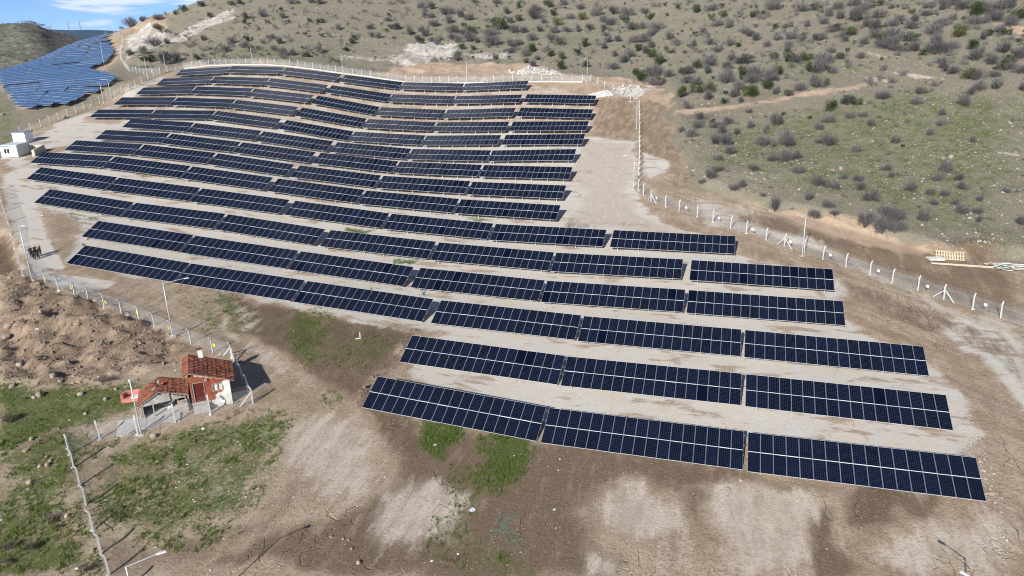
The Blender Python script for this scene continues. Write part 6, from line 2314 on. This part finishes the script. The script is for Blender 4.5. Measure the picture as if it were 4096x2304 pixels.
# ---------------------------------------------------------------- timber by the right hand road
M_pal = simple('pallet_wood', (0.52, 0.44, 0.31), 0.85, 0, 0.2, 3); M_palw = simple('bleached_wood', (0.60, 0.59, 0.56), 0.85, 0, 0.15, 3)
def pallet(x, y, rz, tilt, mat, label, n=11, L=3.4, W_=1.5):
    root = empty('pallet', (x, y, gz(x, y) + 0.12), rz); root.rotation_euler = (tilt, 0, rz); tag(root, label, 'pallet')
    for q in (-0.5, 0, 0.5): add('bearer', MB().box(-L / 2, L / 2, q * W_ - 0.05, q * W_ + 0.05, 0, 0.1).mesh('bearer', mat), None, root)
    for k in range(n): add('slat', MB().box(-L / 2 + k * L / n + 0.04, -L / 2 + k * L / n + 0.04 + L / n * 0.55, -W_ / 2 - .05, W_ / 2 + .05, 0.101, 0.125).mesh('slat', mat), None, root)
pallet(58.2, 93.6, math.radians(-24), math.radians(28), M_pal, 'long slatted wooden crate frame leaning by the road bank')
root = empty('plank_stack', (56.4, 93.7, gz(56.4, 93.7)), math.radians(-8)); tag(root, 'stack of bleached white planks beside the slatted frame', 'planks')
for k in range(9): add('plank', MB().box(-0.95 + random.uniform(-.1, .1), 0.95 + random.uniform(-.1, .1), -0.75 + 0.3 * (k % 5), -0.5 + 0.3 * (k % 5), 0.04 + 0.12 * (k // 5), 0.14 + 0.12 * (k // 5)).mesh('plank', M_palw), None, root)
p0, p1 = Vector((55.2, 92.4)), Vector((61.9, 89.95)); d_ = (p1 - p0).normalized(); n_ = Vector((-d_.y, d_.x))
root = empty('timber_beam', (p0.x, p0.y, gz(*p0))); tag(root, 'pair of long yellow timber beams lying on the brown road', 'timber')
for s in (0, 0.32):
    a = p0 + n_ * s; b = p1 + n_ * s * 1.2; add('beam', MB().bar((a.x - p0.x, a.y - p0.y, 0.1), (b.x - p0.x, b.y - p0.y, gz(b.x, b.y) - gz(*p0) + 0.1), 0.12, 0.1).mesh('beam', M_pal), None, root)
root = empty('timber_pile', (63.5, 89.6, gz(63.5, 89.6)), math.radians(-20)); tag(root, 'heap of boards, sheeting and scraps cut by the right edge', 'timber pile')
for k in range(26):
    a = Vector((random.uniform(-1.9, 1.6), random.uniform(-0.9, 0.9), 0.08 + 0.025 * k)); an = random.gauss(0, 0.3); L = random.uniform(0.6, 1.8)
    add('board', MB().bar(a - Vector((math.cos(an) * L, math.sin(an) * L, random.uniform(-.1, .1))), a + Vector((math.cos(an) * L, math.sin(an) * L, random.uniform(-.1, .1))), random.uniform(.1, .3), 0.035).mesh('board', random.choice((M_pal, M_palw, M_greywood, M_wht))), None, root)
M_teal = simple('teal_plastic', (0.02, 0.32, 0.26), 0.5)
add('teal_sheet', MB().box(-0.9, -0.2, -0.9, -0.4, 0.5, 0.55).mesh('teal_sheet', M_teal), None, root)

# ---------------------------------------------------------------- shrubs
def twig_material(name, a, b, rand=0.3):
    t = NT(name); r = t.n('ShaderNodeObjectInfo').outputs['Random']; n = t.noise(1.3, 3, 0.6, t.pos())
    c = t.mix(t.math('MULTIPLY_ADD', r, 0.6, t.math('MULTIPLY', n, 0.4)), a, b)
    return t.done(c, 0.9, 0, 0.15)
M_twig = twig_material('bare_twigs', (0.088, 0.084, 0.085), (0.165, 0.156, 0.154)); M_stem = twig_material('shrub_stems', (0.06, 0.052, 0.048), (0.095, 0.084, 0.076))
M_leaf = twig_material('evergreen_leaves', (0.022, 0.038, 0.014), (0.058, 0.082, 0.026)); M_leaf2 = twig_material('yellow_green_leaves', (0.06, 0.078, 0.018), (0.10, 0.115, 0.03)); M_brush = twig_material('dry_brush', (0.09, 0.072, 0.055), (0.15, 0.125, 0.10))
def blades(P0, P1, w, g):
    """thin flat strips from P0 to P1"""
    d = P1 - P0; r = g.normal(size=P0.shape); s = np.cross(d, r); s /= np.linalg.norm(s, axis=1)[:, None] + 1e-9
    w = np.broadcast_to(np.asarray(w).reshape(-1, 1), (len(P0), 1))
    V = np.stack([P0 - s * w, P0 + s * w, P1 + s * w * 0.45, P1 - s * w * 0.45], 1).reshape(-1, 3)
    return V, np.arange(len(P0) * 4).reshape(-1, 4)
def leaves(C, size, g):
    a = g.normal(size=C.shape); a /= np.linalg.norm(a, axis=1)[:, None]; b = np.cross(a, g.normal(size=C.shape)); b /= np.linalg.norm(b, axis=1)[:, None]
    size = np.broadcast_to(np.asarray(size).reshape(-1, 1), (len(C), 1))
    V = np.stack([C - a * size, C + b * size * 0.55, C + a * size, C - b * size * 0.55], 1).reshape(-1, 3)
    return V, np.arange(len(C) * 4).reshape(-1, 4)
def crown_points(g, n, lobes, hh, flat=0.0):
    """points spread through several uneven lobes; width 1, base at z=0"""
    k = g.integers(0, len(lobes), n); L = lobes[k]
    d = g.normal(size=(n, 3)); d /= np.linalg.norm(d, axis=1)[:, None]
    r = L[:, 3:4] * (g.random((n, 1)) ** 0.42) * (0.82 + 0.36 * g.random((n, 1)))
    p = L[:, :3] + d * r * np.array([1, 1, hh]); p[:, 2] = np.maximum(p[:, 2], 0.01 + 0.06 * g.random(n))
    return p
def make_lobes(g, n, spread=0.30, zb=0.34):
    L = np.zeros((n, 4)); a = g.random(n) * 6.28; r = spread * np.sqrt(g.random(n))
    L[:, 0] = np.cos(a) * r; L[:, 1] = np.sin(a) * r; L[:, 2] = zb * (0.6 + 0.8 * g.random(n)); L[:, 3] = 0.16 + 0.13 * g.random(n)
    return L
def stem_mesh(g, n=7, h=0.55, mat=None):
    m = MB()
    for i in range(n):
        a = g.random() * 6.28; o = g.random() * 0.05; tip = 0.15 + 0.25 * g.random()
        p0 = (math.cos(a) * o, math.sin(a) * o, -0.06); p2 = (math.cos(a) * tip, math.sin(a) * tip, h * (0.6 + 0.5 * g.random())); p1 = ((p0[0] + p2[0]) * 0.4, (p0[1] + p2[1]) * 0.4, p2[2] * 0.5)
        m.tube([p0, p1, p2], [0.016, 0.011, 0.004], 4, 0, False)
    return m.mesh('shrub_stems', mat or M_stem)
def bare_crown(seed, n=620, hh=1.0, w=0.0055, mats=None):
    g = np.random.default_rng(seed); L = make_lobes(g, 7)
    T = crown_points(g, n, L, hh); ax = np.array([0, 0, -0.1]); d = T - ax
    ln = (0.16 + 0.22 * g.random((n, 1))); B = T - d * ln + g.normal(size=T.shape) * 0.03; B[:, 2] = np.maximum(B[:, 2], 0)
    return blades(B, T, w * (0.7 + 0.6 * g.random(n)), g)
def leaf_crown(seed, n=900, size=0.03, hh=1.0, nl=8):
    g = np.random.default_rng(seed); L = make_lobes(g, nl); P_ = crown_points(g, n, L, hh); return leaves(P_, size * (0.7 + 0.6 * g.random(n)), g)
def join(*vf):
    V = []; Fc = []; M = []; b = 0
    for k, (v, f) in enumerate(vf): V.append(v); Fc.append(f + b); M += [k] * len(f); b += len(v)
    return np.concatenate(V), np.concatenate(Fc), M
PB = []; PE = []; PM = []; PR = []
for s in range(7):
    g = np.random.default_rng(100 + s); v, f = bare_crown(200 + s, 700, 0.9 + 0.35 * g.random()); PB.append((stem_mesh(g), mesh_np('bare_twigs', v, f, False, (M_twig,))))
for s in range(5):
    g = np.random.default_rng(300 + s); v, f = leaf_crown(320 + s, 1000, 0.030, 0.95 + 0.6 * g.random()); PE.append((stem_mesh(g), mesh_np('evergreen_crown', v, f, False, (M_leaf if s < 4 else M_leaf2,))))
for s in range(4):
    g = np.random.default_rng(400 + s); v, f, m = join(bare_crown(420 + s, 460, 1.0), leaf_crown(440 + s, 380, 0.03, 0.7, 3)); PM.append((stem_mesh(g), mesh_np('mixed_crown', v, f, False, (M_twig, M_leaf), m)))
for s in range(3):
    g = np.random.default_rng(500 + s); v, f = bare_crown(520 + s, 420, 0.5, 0.006); PR.append((stem_mesh(g, 5, 0.3), mesh_np('brush_twigs', v, f, False, (M_brush,))))
def where(x, y):
    r = math.hypot(x, y); a = math.degrees(math.atan2(x, y))
    if y < 90 and x < 0: return 'on the lower left grass'
    if a < -22: return 'on the upper left rock spur'
    if a < -8: return 'behind the left part of the kerb'
    if a < 6: return 'behind the right part of the kerb'
    side = 'left part' if a < 19 else 'right part' if a > 27 else 'middle'
    if r < 135: return 'low on the green slope, ' + side
    if r < 190: return 'halfway up the green slope, ' + side
    if r < 240: return 'around the dirt track, ' + side
    return 'high on the upper right hillside, ' + side
def rank_labels(objs):
    """things alike in look and region are told apart by their order from the left"""
    by = {}
    for o, head, tail in objs: by.setdefault((head, tail), []).append(o)
    for (head, tail), L in by.items():
        L.sort(key=lambda o: math.atan2(o.location.x, o.location.y))
        for i, o in enumerate(L): o['label'] = '%s %s' % (head, tail) if len(L) == 1 else '%s, %s from left %s' % (head, ordw(i + 1), tail)
ranked = []
items = sorted(SHRUBS, key=lambda s: -s[2] / math.hypot(s[0], s[1]))
bare_n = 0; rest = []
KIND = {'g': ('bare_shrub', PB, 'grey leafless shrub', 'shrub'), 'e': ('evergreen_bush', PE, 'dark green bush', 'bush'), 'm': ('mixed_bush', PM, 'half green bush', 'bush'), 'b': ('dry_brush', PR, 'low dry brown brush', 'brush')}
sx_ = np.array([s[0] for s in items]); sy_ = np.array([s[1] for s in items]); sz_ = ground(sx_, sy_)
for (x, y, w, k), z in zip(items, sz_):
    if k == 'g':
        bare_n += 1
        if bare_n > 300: rest.append((x, y, w)); continue
    nm, protos, desc, cat = KIND[k]; i = random.randrange(len(protos))
    root = empty(nm, (x, y, z - 0.03), random.uniform(0, 6.28)); w = min(w, 6.5); sc = w * 1.25; q = random.uniform(0.78, 1.25); root.scale = (sc * q, sc / q, sc * random.uniform(0.75, 1.15) * (0.85 if w > 4 else 1.0))
    size = 'big' if w > 4.2 else 'small' if w < 2.2 else 'medium'
    tag(root, 'x', cat, (desc + 's on the slopes').replace('bushs', 'bushes').replace('brushs', 'brush')); ranked.append((root, size + ' ' + desc, where(x, y)))
    add('stems', protos[i][0], None, root); add('crown', protos[i][1], None, root)
rank_labels(ranked)
# the many smaller shrubs that run together over the slopes
g = np.random.default_rng(5)
hp = np.array(HILL_ZONES[0]); n = 12000
cx = g.uniform(-190, 190, n); cy = g.uniform(80, 420, n)
ok = (poly_sd(cx, cy, hp) > 3) & (np.hypot(cx, cy) < 420)
dn = fbm(cx / 30, cy / 30, 91) + 0.15 * (np.hypot(cx, cy) > 200) + 0.5 * ((cx > 50) & (np.hypot(cx, cy) > 195))
azc = np.degrees(np.arctan2(cx, cy))
ok &= g.random(n) < np.clip(0.16 + 0.7 * dn, 0.03, 0.6)
ok &= ~((azc > 8) & (np.hypot(cx, cy) < 185) & (g.random(n) < 0.85))
for poly in KEEP_CLEAR: ok &= poly_sd(cx, cy, np.array(poly)) < 0.5
for x, y in zip(cx[ok], cy[ok]):                # thickets: a few stems stand together
    w = float(np.clip(g.lognormal(0.5, 0.5), 0.5, 3.6)); rest.append((x, y, w))
    for q in range(int(g.integers(0, 3))): rest.append((x + g.normal() * w * 0.7, y + g.normal() * w * 0.7, w * g.uniform(0.5, 0.95)))
LOW = [bare_crown(700 + s, 105, 0.9, 0.012) for s in range(4)]; LOWG = [leaf_crown(720 + s, 220, 0.05) for s in range(2)]
def scatter(items, protos, name, mat, label):
    V = []; Fc = []; b = 0
    rz = ground(np.array([r[0] for r in items]), np.array([r[1] for r in items]))
    for (x, y, w), z in zip(items, rz):
        v, f = protos[g.integers(len(protos))]; a = g.random() * 6.28; c, s = math.cos(a), math.sin(a)
        q = np.stack([v[:, 0] * c - v[:, 1] * s, v[:, 0] * s + v[:, 1] * c, v[:, 2] * g.uniform(0.8, 1.15)], -1) * (w * 1.1) + np.array([x, y, z - 0.02])
        V.append(q); Fc.append(f + b); b += len(v)
    o = add(name, mesh_np(name, np.concatenate(V), np.concatenate(Fc), False, (mat,))); tag(o, label, 'scrub', kind='stuff'); return o
gi = [r for i, r in enumerate(rest) if i % 7 != 3 or r[2] > 3.2]; ge = [r for i, r in enumerate(rest) if i % 7 == 3 and r[2] <= 3.2]
scatter(gi, LOW, 'hillside_scrub', M_twig, 'countless small grey leafless shrubs dotting the stony hillside')
scatter(ge, LOWG, 'hillside_greenery', M_leaf, 'small dark green bushlets scattered between the grey shrubs')
# dry tussocks and dwarf shrubs between them
n = 9000; tx = g.uniform(-185, 190, n); ty = g.uniform(85, 400, n); ok = (poly_sd(tx, ty, hp) > 1) & (np.abs(np.degrees(np.arctan2(tx, ty))) < 39) & (np.hypot(tx, ty) < 400)
ok &= g.random(n) < np.clip(0.55 + 1.5 * fbm(tx / 11, ty / 11, 95), 0.1, 1)
for poly in KEEP_CLEAR: ok &= poly_sd(tx, ty, np.array(poly)) < 0
TUS = [bare_crown(760 + s, 44, 0.7, 0.03) for s in range(4)]; M_tus = twig_material('dry_tussock', (0.085, 0.082, 0.055), (0.175, 0.16, 0.105))
scatter([(x, y, float(np.clip(g.lognormal(-0.35, 0.4), 0.3, 1.5))) for x, y in zip(tx[ok], ty[ok])], TUS, 'dry_tussocks', M_tus, 'dry olive tussocks and dwarf shrubs all over the hillside')
# scrub on the distant hill
di = []
for k in range(1500):
    a = g.uniform(-0.66, -0.42); r = g.uniform(480, 815); di.append((math.sin(a) * r, math.cos(a) * r, g.uniform(2.0, 5.5)))
V = []; Fc = []; b = 0
for x, y, w in di:
    v, f = LOWG[g.integers(2)]; v = v[:280]; f = f[:70]; V.append(v * np.array([w, w, w * 0.8]) + np.array([x, y, dh_z(x, y) - 0.3])); Fc.append(f + b); b += len(v)
tag(add('distant_scrub', mesh_np('distant_scrub', np.concatenate(V), np.concatenate(Fc), False, (M_brush,))), 'dark scrub covering the distant hill behind the blue field', 'scrub', kind='stuff')

# ---------------------------------------------------------------- grass tufts where the ground is green
M_grass = twig_material('grass_blades', (0.052, 0.098, 0.013), (0.118, 0.165, 0.034))
gp = [z for z in ZONES if z[0] == 3]
GPx = []; 
for ch, st, f, poly in gp:
    p = np.array(poly); a = (p[:, 0].max() - p[:, 0].min()) * (p[:, 1].max() - p[:, 1].min()); r = np.hypot(p[:, 0].mean(), p[:, 1].mean())
    n = int(min(9000, a * (26 if r < 75 else 9 if r < 110 else 1.6)))
    x = g.uniform(p[:, 0].min(), p[:, 0].max(), n); y = g.uniform(p[:, 1].min(), p[:, 1].max(), n)
    keep = (poly_sd(x, y, p) > -0.6 * f * g.random(n)) & (0.6 * fbm(x / 2.2, y / 2.2, 55) + 0.7 * fbm(x / 0.8, y / 0.8, 59) + 0.4 * fbm(x / 8, y / 8, 57) > -0.02 - 0.12 * (st - 0.6)) & (g.random(n) < st)
    GPx.append(np.stack([x[keep], y[keep]], -1))
GPx = np.concatenate(GPx); gzv = ground(GPx[:, 0], GPx[:, 1])
base = np.c_[GPx, gzv].repeat(3, 0); base[:, :2] += g.normal(size=(len(base), 2)) * 0.07
tipp = base + np.c_[g.normal(size=(len(base), 2)) * 0.09, 0.10 + 0.14 * g.random(len(base))]; base[:, 2] -= 0.02
v, f = blades(base, tipp, 0.03, g)
tag(add('grass', mesh_np('grass', v, f, False, (M_grass,))), 'short green grass and weeds growing in patches on the soil', 'grass', kind='stuff')

# ---------------------------------------------------------------- stones
M_stone = twig_material('pale_field_stone', (0.24, 0.218, 0.18), (0.43, 0.40, 0.35)); M_clod = twig_material('brown_clod', (0.155, 0.112, 0.078), (0.30, 0.24, 0.18)); M_white_rock = twig_material('white_limestone', (0.42, 0.40, 0.365), (0.64, 0.62, 0.58))
OCT = np.array([(1, 0, 0), (0, 1, 0), (-1, 0, 0), (0, -1, 0), (0, 0, 1), (0, 0, -0.4)], float); OCF = np.array([(0, 1, 4), (1, 2, 4), (2, 3, 4), (3, 0, 4), (1, 0, 5), (2, 1, 5), (3, 2, 5), (0, 3, 5)])
def stones(xy, size, name, mat, label, flat=0.6, sink=0.1):
    n = len(xy); z = ground(xy[:, 0], xy[:, 1]); a = g.random(n) * 6.28
    J = OCT[None] * (0.7 + 0.6 * g.random((n, 6, 1))) + g.normal(size=(n, 6, 3)) * 0.12
    c, s = np.cos(a)[:, None], np.sin(a)[:, None]
    X = J[..., 0] * c - J[..., 1] * s * 0.7; Y = J[..., 0] * s + J[..., 1] * c * 0.7; Z = J[..., 2] * flat
    V = np.stack([X, Y, Z], -1) * size[:, None, None] * 0.5; V += np.c_[xy, z - sink * size * 0.2][:, None, :]
    Fc = (OCF[None] + (np.arange(n) * 6)[:, None, None]).reshape(-1, 3)
    return tag(add(name, mesh_np(name, V.reshape(-1, 3), Fc, False, (mat,))), label, 'stones', kind='stuff')
def in_poly(poly, n):
    p = np.array(poly); x = g.uniform(p[:, 0].min(), p[:, 0].max(), n); y = g.uniform(p[:, 1].min(), p[:, 1].max(), n); k = poly_sd(x, y, p) > 0; return np.stack([x[k], y[k]], -1)
n = 190000; x = g.uniform(-185, 190, n); y = g.uniform(80, 400, n)
k = (poly_sd(x, y, hp) > 0.5) & (np.hypot(x, y) < 400); x, y = x[k], y[k]
az_ = np.abs(np.degrees(np.arctan2(x, y))); k = (az_ < 40); x, y = x[k], y[k]
k = g.random(len(x)) < np.clip(0.55 + 1.3 * fbm(x / 13, y / 13, 61), 0.08, 1.0); x, y = x[k][:85000], y[k][:85000]
stones(np.stack([x, y], -1), np.clip(g.lognormal(-1.4, 0.5, len(x)), 0.1, 0.9), 'hillside_stones', M_stone, 'pale stones strewn all over the hillside')
near = np.stack([g.uniform(-62, 62, 26000), g.uniform(36, 110, 26000)], -1)
near = near[g.random(len(near)) < np.clip(0.4 + 1.6 * fbm(near[:, 0] / 6, near[:, 1] / 6, 63), 0.04, 1)]
stones(near, np.clip(g.lognormal(-2.55, 0.5, len(near)), 0.04, 0.3), 'loose_stones', M_stone, 'small loose pale stones scattered over the bare soil')
for poly in SPOIL_ZONES:
    p = in_poly(poly, 15000); stones(p, np.clip(g.lognormal(-1.95, 0.55, len(p)), 0.06, 0.7), 'spoil_clods', M_clod, 'clods and stones of the dug over earth left of the hut', 0.75)
for poly in BERM_ZONES:
    p = in_poly(poly, 1500); stones(p, np.clip(g.lognormal(-1.9, 0.5, len(p)), 0.08, 0.6), 'berm_rubble', M_clod, 'brown rubble ridge at the left end of the two front rows', 0.8)
for poly, lab in RUBBLE_ZONES:
    p = in_poly(poly, 900); stones(p, np.clip(g.lognormal(-1.0, 0.5, len(p)), 0.12, 1.3), 'white_rubble', M_white_rock, lab, 0.8, 0)
for poly in STONY_ZONES:
    p = in_poly(poly, 1600); stones(p, np.clip(g.lognormal(-2.0, 0.5, len(p)), 0.06, 0.45), 'edge_stones', M_stone, 'strip of pale stones along the right edge of the gravel', 0.6)
# boulders
ranked = []
def boulder_mesh(seed):
    import bmesh
    gg = np.random.default_rng(seed); bm = bmesh.new(); bmesh.ops.create_icosphere(bm, subdivisions=2, radius=0.5)
    o = gg.random(3) * 9
    for vtx in bm.verts:
        c = vtx.co; k = 1 + 1.1 * float(fbm(np.array([c.x * 2.2 + o[0] + c.z]), np.array([c.y * 2.2 + o[1] - c.z]), seed)[0]) ; vtx.co = Vector((c.x * k, c.y * k * 0.85, c.z * k * 0.72))
    me = bpy.data.meshes.new('boulder'); bm.to_mesh(me); bm.free(); me.materials.append(M_bould); return me
M_bould = simple('tan_boulder', (0.31, 0.255, 0.195), 0.9, 0, 0.25, 5, 0.2, 0.2)
BM = [boulder_mesh(s) for s in range(6)]
def place_words(x, y):
    if x < -20 and y > 72: return 'on the dug over earth left of the fence'
    if x < -36: return 'on the rough grass left of the shed'
    if x < -15: return 'on the soil below the shed'
    if x < 14 and y < 60: return 'on the bare foreground soil'
    if x < 0 and y > 85: return 'beside the gravel lane'
    return 'on the ground near the right fence'
for i, (x, y, w) in enumerate(BOULDERS):
    o = add('boulder', BM[i % 6]); o.location = (x, y, gz(x, y) + w * 0.18); w = min(w, 2.2); o.scale = (w, w, w); o.rotation_euler = (random.uniform(-.3, .3), random.uniform(-.3, .3), random.uniform(0, 6))
    tag(o, 'x', 'boulder', 'loose boulders'); ranked.append((o, '%s tan boulder' % ('large' if w > 1.2 else 'medium' if w > 0.7 else 'small'), place_words(x, y)))
# litter
M_scrap = simple('white_scrap', (0.74, 0.75, 0.76), 0.7, 0, 0.08, 4)
def scrap_mesh(seed):
    r = random.Random(seed); m = MB(); n = 7
    ring = [(math.cos(2 * math.pi * k / n) * r.uniform(0.3, 0.5), math.sin(2 * math.pi * k / n) * r.uniform(0.22, 0.45), r.uniform(0.02, 0.2)) for k in range(n)]
    m.v = ring + [(x, y, z - 0.05) for x, y, z in ring] + [(0, 0, r.uniform(0.15, 0.35)), (0, 0, 0)]
    for k in range(n):
        j = (k + 1) % n; m.f += [(k, j, 2 * n), (k, n + k, n + j, j), (n + j, n + k, 2 * n + 1)]; m.m += [0, 0, 0]
    return m.mesh('scrap', M_scrap)
SM = [scrap_mesh(s) for s in range(6)]
for i, (x, y, w) in enumerate(LITTER):
    o = add('litter_scrap', SM[i % 6]); o.location = (x, y, gz(x, y)); w = min(w, 1.3) * 0.9; o.scale = (w, w, w * 0.8); o.rotation_euler = (0, 0, random.uniform(0, 6))
    tag(o, 'x', 'litter', 'white litter scraps'); ranked.append((o, '%s white litter scrap' % ('larger' if w > 0.5 else 'small'), place_words(x, y)))
rank_labels(ranked)
# green twine tangles and a blue pipe
M_rope = simple('green_twine', (0.06, 0.27, 0.22), 0.6); M_pipe = simple('blue_pipe', (0.10, 0.26, 0.45), 0.5)
def tangle(x, y, size, label, seed, loops=5):
    r = random.Random(seed); m = MB()
    for k in range(loops):
        a = r.uniform(0, 6.28); pts = []; px_, py_ = r.gauss(0, size * 0.2), r.gauss(0, size * 0.2); 
        for i in range(12):
            pts.append((px_, py_, gz(x + px_, y + py_) - gz(x, y) + 0.05)); a += r.gauss(0, 0.6); px_ += math.cos(a) * size * 0.13; py_ += math.sin(a) * size * 0.13
        m.tube(pts, 0.012, 4, 0, False)
    o = add('twine_tangle', m.mesh('twine', M_rope)); o.location = (x, y, gz(x, y)); tag(o, label, 'twine')
tangle(-1.6, 48.4, 2.2, 'tangle of green plastic twine on the soil before the front row', 3, 6)
tangle(-24.6, 51.9, 1.6, 'few strands of green twine in the littered grass', 4, 3)
tangle(48.8, 87.3, 2.4, 'heap of green twine beside the right fence', 5, 7)
pts = [(-11.75, 92.1), (-11.8, 91.5), (-11.6, 91.0), (-11.3, 90.7)]
m = MB().tube([(px_ + 11.75, py_ - 92.1, gz(px_, py_) - gz(-11.75, 92.1) + (0.5, 0.25, 0.08, 0.02)[i]) for i, (px_, py_) in enumerate(pts)], 0.07, 8)
o = add('conduit_pipe', m.mesh('conduit', M_pipe, smooth=True)); o.location = (-11.75, 92.1, gz(-11.75, 92.1)); tag(o, 'blue plastic conduit bending into the ground at a table corner', 'pipe')
# sagging cables between neighbouring tables
M_cable = simple('pale_cable', (0.30, 0.36, 0.34), 0.6)
# survey stake
o = add('survey_stake', MB().bar((0, 0, 0), (0.05, 0, 0.85), 0.07).bar((0, 0, 0.1), (-0.55, -0.1, 0.02), 0.06).mesh('stake', M_wht)); o.location = (-17.6, 78.6, gz(-17.6, 78.6)); tag(o, 'white angled stake standing alone on the brown soil', 'stake')

# ---------------------------------------------------------------- thin air between here and the mountains
hz = bpy.data.materials.new('haze_air'); hz.use_nodes = True; ht = hz.node_tree; ht.nodes.clear()
ho = ht.nodes.new('ShaderNodeOutputMaterial'); hv = ht.nodes.new('ShaderNodeVolumePrincipled'); ht.links.new(hv.outputs[0], ho.inputs['Volume'])
hv.inputs['Color'].default_value = (0.34, 0.58, 1.0, 1); hv.inputs['Density'].default_value = 3.0e-5; hv.inputs['Anisotropy'].default_value = 0.0
o = add('haze', MB().box(-11000, 11000, -2200, 12500, -140, 420).mesh('haze', hz)); tag(o, 'thin blue air over the whole valley', 'haze', kind='stuff')
